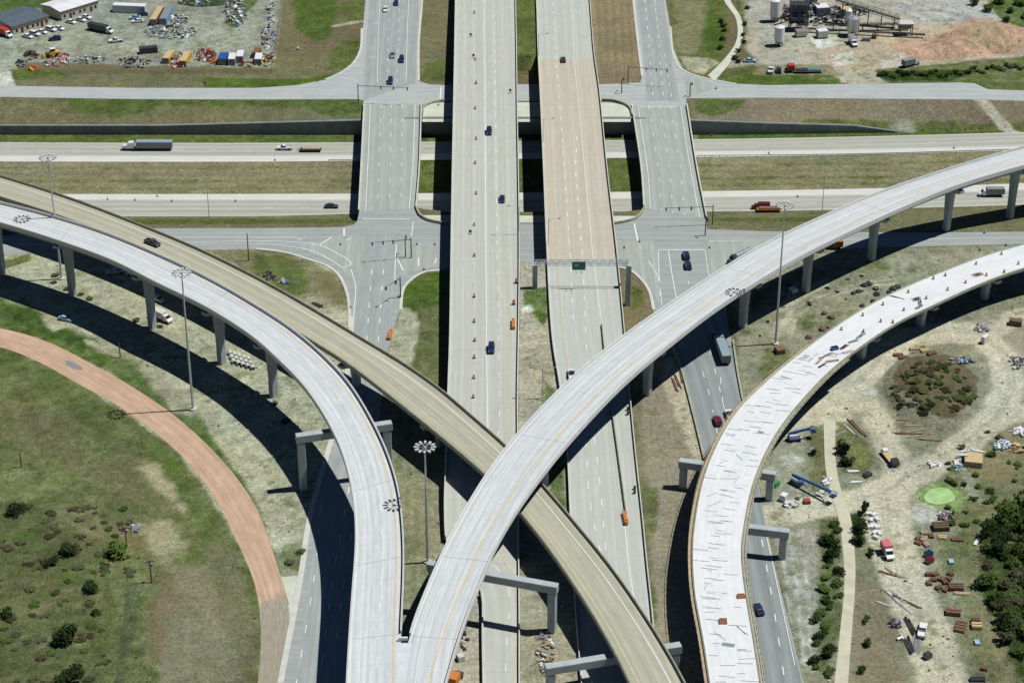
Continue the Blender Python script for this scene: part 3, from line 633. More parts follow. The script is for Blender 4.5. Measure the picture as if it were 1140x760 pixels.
def sweep(name, path, prof, mat, parent=None, closed=True, uv=False, kind=None, caps=True, top_mat=None, zfix=None):
    """prof: list of (a, b, dz) -> across = a*w/2 + b"""
    n = len(path.C); m = len(prof); V = np.zeros((n, m, 3))
    for j, (a, b, dz) in enumerate(prof):
        q = path.C + path.n * (a * path.w / 2 + b)[:, None]; V[:, j] = q
        V[:, j, 2] = q[:, 2] + dz if not (zfix and j in zfix) else zfix[j]
    me = bpy.data.meshes.new(name); F = []; UV = []
    mm = m if closed else m - 1
    for i in range(n - 1):
        for j in range(mm):
            k = (j + 1) % m; F.append((i * m + j, i * m + k, (i + 1) * m + k, (i + 1) * m + j))
    if closed and caps: F.append(tuple(range(m))[::-1]); F.append(tuple((n - 1) * m + j for j in range(m)))
    me.from_pydata(V.reshape(-1, 3).tolist(), [], F); me.materials.append(mat)
    if uv:
        ul = me.uv_layers.new(name='UVMap'); acr = [(a, b) for a, b, _ in prof]
        lv = np.zeros(len(me.loops), int); me.loops.foreach_get('vertex_index', lv)
        i = lv // m; j = lv % m; aa = np.array([x[0] for x in acr])[j]; bb = np.array([x[1] for x in acr])[j]
        u = aa * path.w[i] / 2 + bb + path.w[i] / 2; ul.data.foreach_set('uv', np.stack([u, path.s[i]], 1).ravel())
    me.update()
    if closed:
        bm = bmesh.new(); bm.from_mesh(me); bmesh.ops.recalc_face_normals(bm, faces=bm.faces); bm.to_mesh(me); bm.free()
    o = bpy.data.objects.new(name, me); C.objects.link(o)
    if parent: o.parent = parent
    if kind: o['kind'] = kind
    return o
def line(mb, path, a, b, width, mat, s0=0, s1=None, dash=None, dz=0.012, step=3.0, b1=None):
    s1 = path.s[-1] if s1 is None else s1; t = s0
    runs = []
    if dash:
        while t < s1: runs.append((t, min(t + dash[0], s1))); t += dash[0] + dash[1]
    else:
        k = max(1, int((s1 - s0) / step)); e = np.linspace(s0, s1, k + 1); runs = list(zip(e[:-1], e[1:]))
    for u, v in runs:
        f = lambda q: b if b1 is None else b + (b1 - b) * (q - s0) / max(1e-6, s1 - s0)
        p0 = path.pt(u, a, f(u) - width / 2, dz); p1 = path.pt(u, a, f(u) + width / 2, dz); p2 = path.pt(v, a, f(v) + width / 2, dz); p3 = path.pt(v, a, f(v) - width / 2, dz)
        mb.face([p0, p1, p2, p3], mat)
def poly(name, pts, z, mat, kind='structure', parent=None, uvdir=None, sm=0):
    W_ = [(*G(a, b, z), z) for a, b in pts]
    from mathutils.geometry import tessellate_polygon
    me = bpy.data.meshes.new(name); bm = bmesh.new(); vs = [bm.verts.new(v) for v in W_]
    for t in tessellate_polygon([[Vector(v) for v in W_]]):
        try: bm.faces.new([vs[i] for i in t])
        except ValueError: pass
    bm.normal_update(); ul = bm.loops.layers.uv.new('UVMap'); dx, dy = uvdir or (0, 1)
    for fc in bm.faces:
        if fc.normal.z < 0: fc.normal_flip()
        for lp in fc.loops:
            x, y, _ = lp.vert.co; lp[ul].uv = (x * dy - y * dx, x * dx + y * dy)
    bm.to_mesh(me); bm.free(); me.materials.append(mat)
    o = bpy.data.objects.new(name, me); C.objects.link(o)
    if kind: o['kind'] = kind
    if parent: o.parent = parent
    return o
def gline(mb, pts, z, width, mat, dash=None, sm=True):
    P = np.array([G(a, b, z) for a, b in pts]); n = max(2, int(np.linalg.norm(np.diff(P, axis=0), axis=1).sum() / 1.5))
    P = catmull(P, n) if (sm and len(P) > 2) else np.stack([np.interp(np.linspace(0, 1, n), np.linspace(0, 1, len(P)), P[:, k]) for k in (0, 1)], 1) if len(P) == 2 else P
    d = np.gradient(P, axis=0); d /= np.linalg.norm(d, axis=1)[:, None] + 1e-9; nn = np.stack([-d[:, 1], d[:, 0]], 1) * width / 2
    s = 0.0
    for i in range(len(P) - 1):
        L = np.linalg.norm(P[i + 1] - P[i])
        if not dash or (s % (dash[0] + dash[1])) < dash[0]:
            a, b = P[i], P[i + 1]
            mb.face([(*(a - nn[i]), z), (*(b - nn[i + 1]), z), (*(b + nn[i + 1]), z), (*(a + nn[i]), z)], mat)
        s += L
# ---------------------------------------------------------------- frontage roads and crossroads (level 0)
ZR = 0.06
NR = [(407, -60), (407, 0), (404, 32), (401, 57), (392, 72), (378, 82), (362, 89), (330, 95), (285, 98), (150, 98), (0, 95.5), (-200, 93),
      (-200, 107), (0, 108), (150, 110.5), (285, 111), (399, 110.5), (405, 112), (405.5, 118), (469, 118), (472, 116), (480, 113.5), (495, 112.5), (668, 112.5), (682, 113), (694, 115), (703, 119),
      (764, 119), (764, 109.5), (855, 109), (1085, 111), (1140, 112.5), (1300, 114),
      (1300, 101), (1140, 101), (1100, 99.5), (1085, 93), (1070, 92), (985, 93), (855, 95), (820, 93.5), (800, 90), (782, 86), (768, 82), (760, 76), (755, 66), (750, 55), (746, 30), (741, 0), (737, -30), (701, -30), (705, 0), (710, 45), (714.5, 85), (713, 92), (669, 94),
      (560, 94), (495, 95), (478, 94), (468, 91), (465, 88), (466, 50), (470, 0), (470, -60)]
poly('north_crossroad', NR, ZR, M['crossroad'], uvdir=(1, 0.0))
SR = [(-200, 266), (0, 263), (60, 255), (200, 254), (285, 254), (380, 253), (394, 250), (398, 245), (400, 235),
      (463, 231), (466, 238), (474, 244), (490, 248.5), (500, 249), (670, 249), (690, 248.5), (706, 244), (714, 238), (717, 231), (786, 243), (787, 255), (855, 257.5), (1042, 259), (1300, 256),
      (1300, 270), (1140, 271.5), (1040, 274), (930, 277), (880, 282), (850, 288), (825, 300), (812, 320), (808, 345), (811, 365), (816, 385), (822, 420), (827, 447), (838, 500), (848, 560), (862, 627), (895, 760), (905, 800),
      (832, 800), (822, 720), (806, 620), (785, 515), (770, 455), (755, 402), (738, 370), (727, 345), (722, 322), (710, 307), (698, 300), (684, 297), (560, 297), (492, 300), (472, 303), (457, 312), (449, 322), (445, 345), (440, 360), (432, 388), (425, 445), (412, 540), (402, 640), (394, 760), (390, 800),
      (300, 800), (312, 760), (335, 640), (344, 580), (360, 520), (378, 450), (386, 400), (389, 365), (389, 345), (387, 325), (378, 305), (362, 295), (347, 290), (317, 281), (285, 277), (180, 279), (35, 282), (0, 283), (-200, 286)]
poly('south_crossroad', SR, ZR, M['frontage'], uvdir=(1, 0.0))
# the east frontage lanes run askew: their own surface
efp = Path([(727, 345), (738, 370), (755, 402), (770, 455), (785, 515), (806, 620), (822, 720), (832, 800)], [(808, 345), (812, 365), (817, 390), (827, 447), (838, 500), (862, 627), (887, 730), (905, 800)], z=ZR + 0.02)
sweep('east_frontage_road', efp, [(-1, 0.4, 0), (1, -0.4, 0)], M['east_frontage'], closed=False, uv=True, kind='structure')
wfp = Path([(404, 262), (400, 300), (394, 350), (391, 400), (384, 450), (372, 500), (356, 560), (345, 640), (328, 760), (322, 800)], [(441, 262), (440, 300), (437, 350), (430, 400), (424, 450), (416, 520), (408, 580), (401, 640), (393, 760), (389, 800)], z=ZR + 0.02)
sweep('west_frontage_road', wfp, [(-1, 0, 0), (1, -0.2, 0)], M['frontage'], closed=False, uv=True, kind='structure')
wfn = Path([(412, -60), (411, 0), (407, 60), (404, 112)], [(468, -60), (467, 0), (464, 60), (463, 92)], z=ZR + 0.02)
sweep('west_frontage_road', wfn, [(-1, 0, 0), (1, -0.2, 0)], M['frontage'], closed=False, uv=True, kind='structure')
efn = Path([(704, -30), (708, 0), (716, 60), (720, 112)], [(735, -30), (739, 0), (748, 60), (757, 112)], z=ZR + 0.02)
sweep('east_frontage_road', efn, [(-1, 0, 0), (1, -0.2, 0)], M['frontage'], closed=False, uv=True, kind='structure')
def pad(name, pts, mat='apron', z=0.09): return poly(name, pts, z, M[mat])
pad('pavement', [(472, 117.5), (480, 115), (495, 114), (668, 114), (682, 114.5), (694, 117), (702, 121), (702, 135.8), (470, 135.8)])
pad('pavement', [(464, 239), (470, 243.5), (490, 247.5), (500, 248), (670, 248), (690, 247.5), (706, 243), (712, 240), (712, 240.5), (464, 239.5)], z=0.1)
# gore paving on the frontage corners
gore = [([(330, 274), (375, 264), (400, 264), (400, 300), (388, 310), (372, 292), (350, 284)], 'old'), ([(440, 272), (492, 272), (492, 296), (470, 300), (445, 308), (440, 300)], 'old'), ([(684, 268), (726, 268), (734, 282), (734, 340), (722, 318), (700, 298), (684, 294)], 'old'), ([(787, 268), (850, 268), (870, 272), (840, 286), (815, 300), (803, 320), (800, 340), (790, 300)], 'old'), ([(762, 84), (790, 91), (800, 97), (765, 108)], 'old')]
for pts, _ in gore: poly('pavement', pts, ZR + 0.045, M['frontage_bridge'])
# west bridge shoulder / kerb strips
def kerb(name, pts, z0, w, h, mat, kind='structure', label=None, cat=None, zs=None):
    P = np.array([(*G(a, b, z0), z0) for a, b in pts]); n = max(2, int(np.linalg.norm(np.diff(P, axis=0), axis=1).sum() / 2)); P = catmull(P, n)
    d = np.gradient(P, axis=0); nn = np.stack([-d[:, 1], d[:, 0], 0 * d[:, 0]], 1); nn /= np.linalg.norm(nn, axis=1)[:, None]
    pa = Path.__new__(Path); pa.setup(P - nn * w / 2, P + nn * w / 2)
    o = sweep(name, pa, [(-1, 0, 0), (1, 0, 0), (1, 0, h), (-1, 0, h)], mat, kind=kind)
    if label: tag(o, label, cat); 
    return o
for pts in ([(446, 345), (449, 322), (457, 312), (472, 303), (490, 301)], [(389, 365), (389, 345), (386, 325), (376, 305), (362, 295), (347, 290), (317, 281), (285, 277)], [(728, 345), (722, 322), (710, 307), (700, 300), (688, 297)],
            [(403, 32), (401, 57), (392, 72), (378, 82), (362, 89)], [(746, 30), (750, 62), (757, 76), (768, 82), (784, 87), (820, 94)], [(466, 90), (466, 50), (470, 0)], [(715, 85), (710, 45), (705, 0)]):
    kerb('kerb', pts, 0.02, 0.9, 0.17, M['concrete'])
kerb('kerb', [(392, 352), (388, 400), (380, 450), (360, 520), (344, 580), (335, 640), (312, 760)], 0.02, 1.4, 0.15, M['concrete'])
poly('shoulder', [(336, 640), (313, 642), (322, 672), (322, 700), (311, 760), (302, 800), (303, 800), (314, 760), (325, 700)], 0.05, M['apron'])
# ---------------------------------------------------------------- sunken freeway
def band(name, L, Rr, z, mat, sm=2):
    pa = Path([(x, y, z) for x, y in L], [(x, y, z) for x, y in Rr], step=5, sm=sm); sweep(name, pa, [(-1, 0, 0), (1, 0, 0)], mat, closed=False, uv=True, kind='structure'); return pa
wb = band('freeway_westbound', [(-150, 158), (285, 159), (570, 157), (855, 154), (1000, 151), (1140, 147), (1300, 141)], [(-150, 173), (285, 174), (570, 171), (855, 168), (1000, 166), (1140, 162.5), (1300, 157)], ZF + .06, M['freeway_old'])
wbs = band('freeway_shoulder', [(-150, 173), (285, 174), (570, 171), (855, 168), (1000, 166), (1140, 162.5), (1300, 157)], [(-150, 179.5), (285, 180), (570, 177), (855, 174), (1000, 171), (1140, 167), (1300, 161)], ZF + .06, M['freeway_white'])
ebs = band('freeway_shoulder', [(-150, 216), (285, 216), (570, 214.5), (855, 212), (1000, 209), (1140, 204), (1300, 197)], [(-150, 221.5), (285, 222), (570, 222), (855, 218), (1000, 215.5), (1140, 211), (1300, 204)], ZF + .06, M['freeway_white'])
eb = band('freeway_eastbound', [(-150, 221.5), (285, 222), (570, 222), (855, 218), (1000, 215.5), (1140, 211), (1300, 204)], [(-150, 241), (285, 241), (400, 238), (570, 236), (855, 235), (1000, 232), (1140, 228), (1300, 222)], ZF + .06, M['freeway_old'])
mk = MB()
for pa in (wb, eb):
    line(mk, pa, -1, 0.7, 0.2, M['white_paint'], dz=.03); line(mk, pa, 1, -0.7, 0.2, M['white_paint'], dz=.03)
    line(mk, pa, 0, 0.3, 0.2, M['white_paint'], dash=(3, 9), dz=.03)
o = mk.build('lane_markings'); tag(o, kind='structure')
# retaining wall along the north side
YWx, YWy = cvw
def wall_path(px0, px1, n=120):
    pts = []
    for px in np.linspace(px0, px1, n):
        x, y = G(px, 150, ZF); yy = float(np.interp(x, YWx, YWy)); pts.append((x, yy))
    return np.array(pts)
WP = wall_path(-120, 1000); wv = []; wf = []
for i, (x, y) in enumerate(WP):
    zt = float(walltop(PJ(np.array([x]), np.array([y]), ZF)[0][0])) + 0.35
    wv += [(x, y, ZF - 1), (x, y + 1.35, ZF - 1), (x, y + 1.35, zt), (x, y, zt)]
    if i:
        a = (i - 1) * 4; b = i * 4
        for j in range(4): k = (j + 1) % 4; wf.append((a + j, b + j, b + k, a + k))
wf += [(0, 1, 2, 3), tuple(len(wv) - 4 + j for j in (3, 2, 1, 0))]
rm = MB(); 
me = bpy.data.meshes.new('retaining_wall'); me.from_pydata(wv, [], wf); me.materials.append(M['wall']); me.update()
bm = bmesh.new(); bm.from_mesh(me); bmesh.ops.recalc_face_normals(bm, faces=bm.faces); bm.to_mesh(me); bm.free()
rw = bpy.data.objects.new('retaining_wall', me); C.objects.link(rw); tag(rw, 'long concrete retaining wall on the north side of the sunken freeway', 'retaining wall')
# ---------------------------------------------------------------- frontage bridges over the sunken freeway
def span_bridge(name, left, right, label, deckmat, piers, group='frontage bridges over the sunken freeway'):
    pa = Path(left, right, step=4, sm=0, z=0.0); root = empty(name, tuple(pa.C[0])); inv = lambda o: (setattr(o, 'parent', root), setattr(o, 'matrix_parent_inverse', root.matrix_world.inverted()))
    bpy.context.view_layer.update()
    P_ = []
    P_.append(sweep('deck', pa, [(-1, 0, -1.5), (1, 0, -1.5), (1, 0, .10), (-1, 0, .10)], deckmat, uv=True))
    P_.append(sweep('barrier', pa, [(-1, -.25, -.5), (-1, .25, -.5), (-1, .18, 1.0), (-1, -.25, 1.0)], M['concrete']))
    P_.append(sweep('barrier', pa, [(1, -.25, -.5), (1, .25, -.5), (1, .25, 1.0), (1, -.18, 1.0)], M['concrete']))
    for f in piers:
        s_ = pa.len * f; a = pa.ang(s_)
        mb = MB(); p0 = pa.pt(s_, -1, 1.0, -2.1); p1 = pa.pt(s_, 1, -1.0, -2.1); mb.bar(p0, p1, 1.1, 1.2, M['column_concrete']); P_.append(mb.build('pier_cap'))
        for t in (-.75, -.25, .25, .75):
            mb = MB(); x, y, z = pa.pt(s_, t, 0, 0); mb.tube((x, y, ZF - .2), (x, y, -2.6), .5, mat=M['column_concrete']); P_.append(mb.build('column'))
    mb = MB(); line(mb, pa, -1, 2.2, .18, M['white_paint'], dz=.115); w_ = pa.w.mean()
    for k in (1, 2, 3): line(mb, pa, -1, 2.2 + k * (w_ - 4.4) / 4, .18, M['white_paint'], dash=(3, 9), dz=.115)
    line(mb, pa, 1, -2.2, .18, M['white_paint'], dz=.115); _lm = mb.build('lane_marking'); _lm['kind'] = 'stuff'; P_.append(_lm)
    for o in P_: o.parent = root; o.matrix_parent_inverse = root.matrix_world.inverted()
    tag(root, label, 'bridge', group); return root
span_bridge('frontage_bridge', [(405.5, 117), (402, 190), (399.5, 236)], [(469, 117), (466.5, 190), (463, 232.5)], 'western low bridge with light grey lanes carrying the frontage road over the sunken freeway', M['frontage_bridge'], (.1, .5, .92))
span_bridge('frontage_bridge', [(703.5, 118), (714, 190), (717, 232)], [(764.5, 118), (776, 190), (786.5, 244)], 'eastern low bridge with dark lane streaks carrying the frontage road over the sunken freeway', M['frontage_bridge'], (.1, .5, .92))
def barrier(pts, label, z=0.0, w=.5, h=.95, mat='old_concrete'):
    return kerb('concrete_barrier', pts, z, w, h, M[mat], kind=None, label=label, cat='barrier')
barrier([(469, 127), (472, 120), (480, 116), (495, 113)], 'curved concrete barrier at the north end of the western low bridge')
barrier([(463.5, 232), (467, 240), (476, 246), (492, 249.5)], 'curved concrete barrier at the south end of the western low bridge')
barrier([(670, 112.5), (682, 113), (694, 116.5), (701, 121), (704, 130)], 'curved concrete barrier at the north end of the eastern low bridge')
barrier([(684, 250), (700, 247), (710, 243), (717, 233)], 'curved concrete barrier at the south end of the eastern low bridge')
# ---------------------------------------------------------------- raised main carriageways
def solid(path, r0, r1, mat, mat_side):
    s0, s1 = path.at_row(r0), path.at_row(r1); p_ = path.sub(min(s0, s1), max(s0, s1), 4)
    o = sweep('freeway', p_, [(-1, 0, -.02), (1, 0, -.02)], mat, closed=False, uv=True, kind='structure')
    o2 = sweep('embankment', p_, [(-1, .1, -.03), (-1, .1, -9), (1, -.1, -9), (1, -.1, -.03)], mat_side, closed=False, kind='structure', zfix={1: -.5, 2: -.5})
    return p_
def rail(name, path, side, s0, s1, label, parent=None, h=.9, w=.4, mat='concrete'):
    p_ = path.sub(s0, s1, 4); sg = side
    o = sweep(name, p_, [(sg, -w / 2 * 1.1, -.06), (sg, w / 2 * 1.1, -.06), (sg, w / 2 * .6, h), (sg, -w / 2 * .6, h)], M[mat])
    if parent: o.parent = parent; o.matrix_parent_inverse = parent.matrix_world.inverted()
    elif label: tag(o, label, 'barrier')
    return o
def main_bridge(path, r0, r1, mat, label, rows):
    s0, s1 = path.at_row(r0), path.at_row(r1); s0, s1 = min(s0, s1), max(s0, s1); p_ = path.sub(s0, s1, 4)
    root = empty('highway_bridge', tuple(p_.C[0])); bpy.context.view_layer.update(); inv = root.matrix_world.inverted(); P_ = []
    P_.append(sweep('deck', p_, [(-1, 0, -.35), (1, 0, -.35), (1, 0, 0), (-1, 0, 0)], mat, uv=True))
    for t in (-.85, -.5, -.17, .17, .5, .85): P_.append(sweep('girder', p_, [(t, -.35, -1.7), (t, .35, -1.7), (t, .35, -.36), (t, -.35, -.36)], M['girder']))
    for sg in (-1, 1): P_.append(rail('barrier', path, sg, s0, s1, None, h=.95))
    for py in rows:
        s_ = path.at_row(py); mb = MB(); mb.bar(path.pt(s_, -1, .8, -2.35), path.pt(s_, 1, -.8, -2.35), 1.2, 1.3, M['column_concrete']); P_.append(mb.build('pier_cap'))
        for t in (-.7, -.23, .23, .7):
            x, y, z = path.pt(s_, t, 0, -2.9); zb = float(terrain(np.array([x]), np.array([y]))[0]); mb = MB(); mb.tube((x, y, zb - .2), (x, y, z), .55, mat=M['column_concrete']); P_.append(mb.build('column'))
    for o in P_: o.parent = root; o.matrix_parent_inverse = inv
    tag(root, label, 'bridge'); return root
for path, mat in ((LM, 'main_left'), (RMp, 'main_right')):
    solid(path, -60, 64, M[mat], M['old_concrete']); solid(path, 290, 815, M[mat], M['old_concrete'])
main_bridge(LM, 64, 290, M['main_left'], 'long grey-decked highway bridge with a row of orange barrels, left of the median gap', (66, 92, 124, 165, 212, 240, 286))
main_bridge(RMp, 64, 290, M['main_pink'], 'long highway bridge with a pinkish tan deck, right of the median gap', (66, 92, 124, 165, 212, 240, 286))
rail('concrete_barrier', LM, -1, LM.at_row(64), LM.at_row(-55), 'concrete barrier along the left edge of the grey main carriageway, far end')if LM.at_row(64) < LM.at_row(-55) else rail('concrete_barrier', LM, -1, LM.at_row(-55), LM.at_row(64), 'concrete barrier along the left edge of the grey main carriageway, far end')
rail('concrete_barrier', LM, -1, LM.at_row(290), LM.at_row(600), 'pale concrete barrier along the left edge of the barrel-closed shoulder, near part')
rail('concrete_barrier', LM, -1, LM.at_row(662), LM.at_row(815), 'concrete barrier left of the grey lanes at the bottom of the photo', w=.5)
rail('concrete_barrier', LM, 1, LM.at_row(-55), LM.at_row(64), 'concrete barrier along the right edge of the grey main carriageway, far end')
rail('concrete_barrier', LM, 1, LM.at_row(290), LM.at_row(815), 'concrete barrier along the right edge of the grey main carriageway, near part')
rail('concrete_barrier', RMp, -1, RMp.at_row(-55), RMp.at_row(64), 'concrete barrier along the left edge of the right carriageway, far end')
rail('concrete_barrier', RMp, -1, RMp.at_row(290), RMp.at_row(815), 'concrete barrier along the left edge of the right carriageway past the sign gantry')
rail('concrete_barrier', RMp, 1, RMp.at_row(-55), RMp.at_row(64), 'concrete barrier along the right edge of the right carriageway, far end')
rail('concrete_barrier', RMp, 1, RMp.at_row(290), RMp.at_row(815), 'concrete barrier along the right edge of the right carriageway past the sign gantry')
def bofs(path, py, px):   # across offset from the left edge, metres, of a pixel
    s_ = path.at_row(py); z = np.interp(s_, path.s, path.C[:, 2]); x, y = G(px, py, z); C_ = path.pt(s_, -1, 0); nn = np.array([np.interp(s_, path.s, path.n[:, k]) for k in (0, 1)]); return (x - C_[0]) * nn[0] + (y - C_[1]) * nn[1]
def pline(mb, path, pix, width, mat, dash=None, dz=.02):
    """painted line through surveyed points (px,py) of a carriageway"""
    rows = [q[1] for q in pix]; S = [path.at_row(r) for r in rows]; O = [bofs(path, r, x) for x, r in pix]
    i0 = np.argsort(S); S = np.array(S)[i0]; O = np.array(O)[i0]; t = S[0]
    runs = []
    if dash:
        while t < S[-1]: runs.append((t, min(t + dash[0], S[-1]))); t += sum(dash)
    else:
        e = np.arange(S[0], S[-1], 3.0).tolist() + [S[-1]]; runs = list(zip(e[:-1], e[1:]))
    for u, v in runs:
        a, b = np.interp(u, S, O), np.interp(v, S, O)
        mb.face([path.pt(u, -1, a - width / 2, dz), path.pt(u, -1, a + width / 2, dz), path.pt(v, -1, b + width / 2, dz), path.pt(v, -1, b - width / 2, dz)], mat)
mk = MB(); Wp, Yp = M['white_paint'], M['pale_yellow']
pline(mk, LM, [(539, -50), (539.5, 0), (540.5, 190), (541, 380), (542.5, 470), (543, 560)], .22, Wp)
pline(mk, LM, [(549.5, -50), (550.5, 0), (552.5, 190), (554.5, 380), (556, 470), (558, 640), (560, 800)], .2, Wp, dash=(3.0, 6.6))
pline(mk, LM, [(562, -50), (562.5, 60), (563.5, 190), (566, 340), (567, 470), (568, 560), (569, 640), (570, 800)], .28, Yp)
pline(mk, LM, [(524, -50), (524.5, 100), (526, 300), (527, 440)], .12, M['old_concrete'], dash=(2, 9))
pline(mk, RMp, [(603, -50), (605.5, 20), (608, 80), (612, 190), (620, 285), (627, 380), (636, 450)], .28, Yp)
pline(mk, RMp, [(612, -50), (615, 0), (620, 80), (625, 150), (629, 190), (635, 290), (640, 370)], .24, Wp, dash=(3.0, 6.2))
pline(mk, RMp, [(641.5, 150), (641.5, 190), (649, 290), (654, 370), (656, 460), (668, 560), (676, 640)], .24, Wp, dash=(3.0, 6.2))
pline(mk, RMp, [(644, 440), (652, 540), (656, 570), (670, 620)], .24, Wp, dash=(3.0, 6.2))
pline(mk, RMp, [(633, -50), (636, 0), (640, 72), (652, 190), (663, 300), (670, 362)], .16, Wp)
pline(mk, RMp, [(697, 585), (703, 640), (708, 680)], .2, Wp)
tag(mk.build('lane_markings'), kind='structure')
# barrier closing the right-hand lanes of the right carriageway
def free_rail(pts, label, h=.85, w=.5, mat='old_concrete', zf=zm):
    P = np.array([(*G(a, b, zf(b)), zf(b)) for a, b in pts]); n = max(3, int(np.linalg.norm(np.diff(P, axis=0), axis=1).sum() / 3)); P = catmull(P, n)
    d = np.gradient(P, axis=0); d[:, 2] = 0; nn = np.stack([-d[:, 1], d[:, 0], 0 * d[:, 0]], 1); nn /= np.linalg.norm(nn, axis=1)[:, None]
    pa = Path.__new__(Path); pa.setup(P - nn * w / 2, P + nn * w / 2)
    o = sweep('concrete_barrier', pa, [(-1, 0, -.03), (1, 0, -.03), (1, -.15, h), (-1, .15, h)], M[mat]); tag(o, label, 'barrier'); return o
free_rail([(670, 362), (673, 392), (681, 455), (690, 520), (697, 572)], 'dark grey barrier closing off the right-hand lanes of the right carriageway')
# ---------------------------------------------------------------- flyovers
def hammer_column(root, path, s_, depth=2.1, zb=None, wtop=1.7, capl=None):
    x, y, z = path.pt(s_, 0, 0, 0); zb = float(terrain(np.array([x]), np.array([y]))[0]) - .3; a = path.ang(s_); zt = z - depth - .02
    w = path.w.mean(); mt = M['column_concrete']
    mb = MB(); ca, sa = math.cos(a), math.sin(a)
    def L(u, v, zz): return (x + u * ca - v * sa, y + u * sa + v * ca, zz)
    hw = w / 2 * .86
    mb.hexa([L(-.9, -1.5, zt - 2.0), L(.9, -1.5, zt - 2.0), L(.9, 1.5, zt - 2.0), L(-.9, 1.5, zt - 2.0), L(-.9, -1.5, zt), L(.9, -1.5, zt), L(.9, 1.5, zt), L(-.9, 1.5, zt)], mt)
    for sg in (-1, 1):
        q = [L(-.9, sg * 1.5, zt - 2.0), L(.9, sg * 1.5, zt - 2.0), L(.9, sg * hw, zt - .9), L(-.9, sg * hw, zt - .9), L(-.9, sg * 1.5, zt), L(.9, sg * 1.5, zt), L(.9, sg * hw, zt), L(-.9, sg * hw, zt)]
        mb.hexa(q, mt)
    cap = mb.build('pier_cap')
    mb = MB(); zmid = zb + (zt - 2 - zb) * .45; z1 = zt - 2.02
    def ring(h, hx, hy, ch=.3): return [L(u, v, h) for u, v in ((-hx + ch, -hy), (hx - ch, -hy), (hx, -hy + ch), (hx, hy - ch), (hx - ch, hy), (-hx + ch, hy), (-hx, hy - ch), (-hx, -hy + ch))]
    rs = [ring(zb, .95, 1.15), ring(zmid, .95, 1.15), ring(z1, 1.05, 1.6)]
    for r0, r1 in zip(rs[:-1], rs[1:]):
        for i in range(8): j = (i + 1) % 8; mb.face([r0[i], r0[j], r1[j], r1[i]], mt)
    mb.face(rs[-1], mt); col = mb.build('column')
    for o in (col, cap): o.parent = root; o.matrix_parent_inverse = root.matrix_world.inverted()
def straddle(root, pa, pb, ztop, depth=2.2, width=2.0, cols=(0, 1), colw=1.9):
    A = Vector((*G(pa[0], pa[1], ztop), 0)); B = Vector((*G(pb[0], pb[1], ztop), 0)); d = (B - A).normalized(); nn = Vector((-d.y, d.x, 0))
    mt = M['column_concrete']; mb = MB(); q = []
    for z in (ztop - depth, ztop):
        for p_, sg in ((A - nn * width / 2, 0), (B - nn * width / 2, 0), (B + nn * width / 2, 0), (A + nn * width / 2, 0)): q.append((p_.x, p_.y, z))
    mb.hexa(q, mt); bm_ = mb.build('crossbeam', bevel=.12); out = [bm_]
    for k in cols:
        c = A + d * 1.3 if k == 0 else B - d * 1.3; zb = float(terrain(np.array([c.x]), np.array([c.y]))[0]) - .3; mb = MB(); a = math.atan2(d.y, d.x)
        mb.obox((c.x, c.y, (zb + ztop - depth) / 2 - .005), (colw / 2, colw / 2, (ztop - depth - zb) / 2 - .005), a, mt); out.append(mb.build('column', bevel=.15))
    for o in out: o.parent = root; o.matrix_parent_inverse = root.matrix_world.inverted()
def flyover(path, deckmat, label, bases, lines=(), railmat='pale_concrete', rails=((-1, 0, None), (1, 0, None)), girders=(-.66, -.22, .22, .66), joints=(), depth=2.1, barh=.95, slab=.28):
    root = empty('flyover_bridge', tuple(path.C[0])); bpy.context.view_layer.update(); inv = root.matrix_world.inverted(); P_ = []
    P_.append(sweep('deck', path, [(-1, 0, -slab), (1, 0, -slab), (1, 0, 0), (-1, 0, 0)], deckmat, uv=True))
    for t in girders: P_.append(sweep('girder', path, [(t, -.55, -depth), (t, .55, -depth), (t, .85, -slab - .01), (t, -.85, -slab - .01)], M['girder']))
    for sg, s0, s1 in rails:
        p_ = path.sub(path.s[0] if not s0 else s0, path.s[-1] if s1 is None else s1, 3)
        P_.append(sweep('barrier', p_, [(sg, -.24 if sg > 0 else .03, -.45 if False else .002), (sg, .0 - (.03 if sg > 0 else -.24), .002), (sg, -.06 if sg > 0 else .2, barh), (sg, -.2 if sg > 0 else .06, barh)], M[railmat]))
        P_.append(sweep('fascia', p_, [(sg, .01 * sg, -.5), (sg, .14 * sg, -.5), (sg, .14 * sg, barh - .08), (sg, .01 * sg, barh - .08)], M[railmat]))
    if lines:
        mb = MB()
        for a, b, w, mat, dash in lines: line(mb, path, a, b, w, mat, dash=dash)
        _lm = mb.build('lane_marking'); _lm['kind'] = 'stuff'; P_.append(_lm)
    for py in joints:
        mb = MB(); mb.face([path.pt(py, -1, .3, .015), path.pt(py, 1, -.3, .015), path.pt(py + .16, 1, -.3, .015), path.pt(py + .16, -1, .3, .015)], M['joint']); P_.append(mb.build('expansion_joint'))
    for o in P_: o.parent = root; o.matrix_parent_inverse = inv
    for bx in bases: hammer_column(root, path, path.near(*G(bx[0], bx[1], 0)), depth)
    tag(root, label, 'bridge'); return root
M['infill'] = plain('infill', (.59, .62, .63), .85, var=.08, scale=.3)
WPt, YPt = M['white_paint'], M['yellow_paint']
A_l = [(-120, 224, 21), (-60, 235, 21), (0, 250, 21), (65, 270, 21), (125, 292, 21), (175, 317, 21), (225, 341, 20.8), (257, 360, 20.6), (285, 379, 20.4), (310, 402, 20), (335, 427, 19.7), (360, 462, 19.3), (377, 495, 18.8), (388, 528, 18.4), (394.5, 565, 17.8), (396, 607, 17.3), (392.5, 657, 16.6), (389, 707, 16), (386, 760, 15.6), (383, 820, 15.3)]
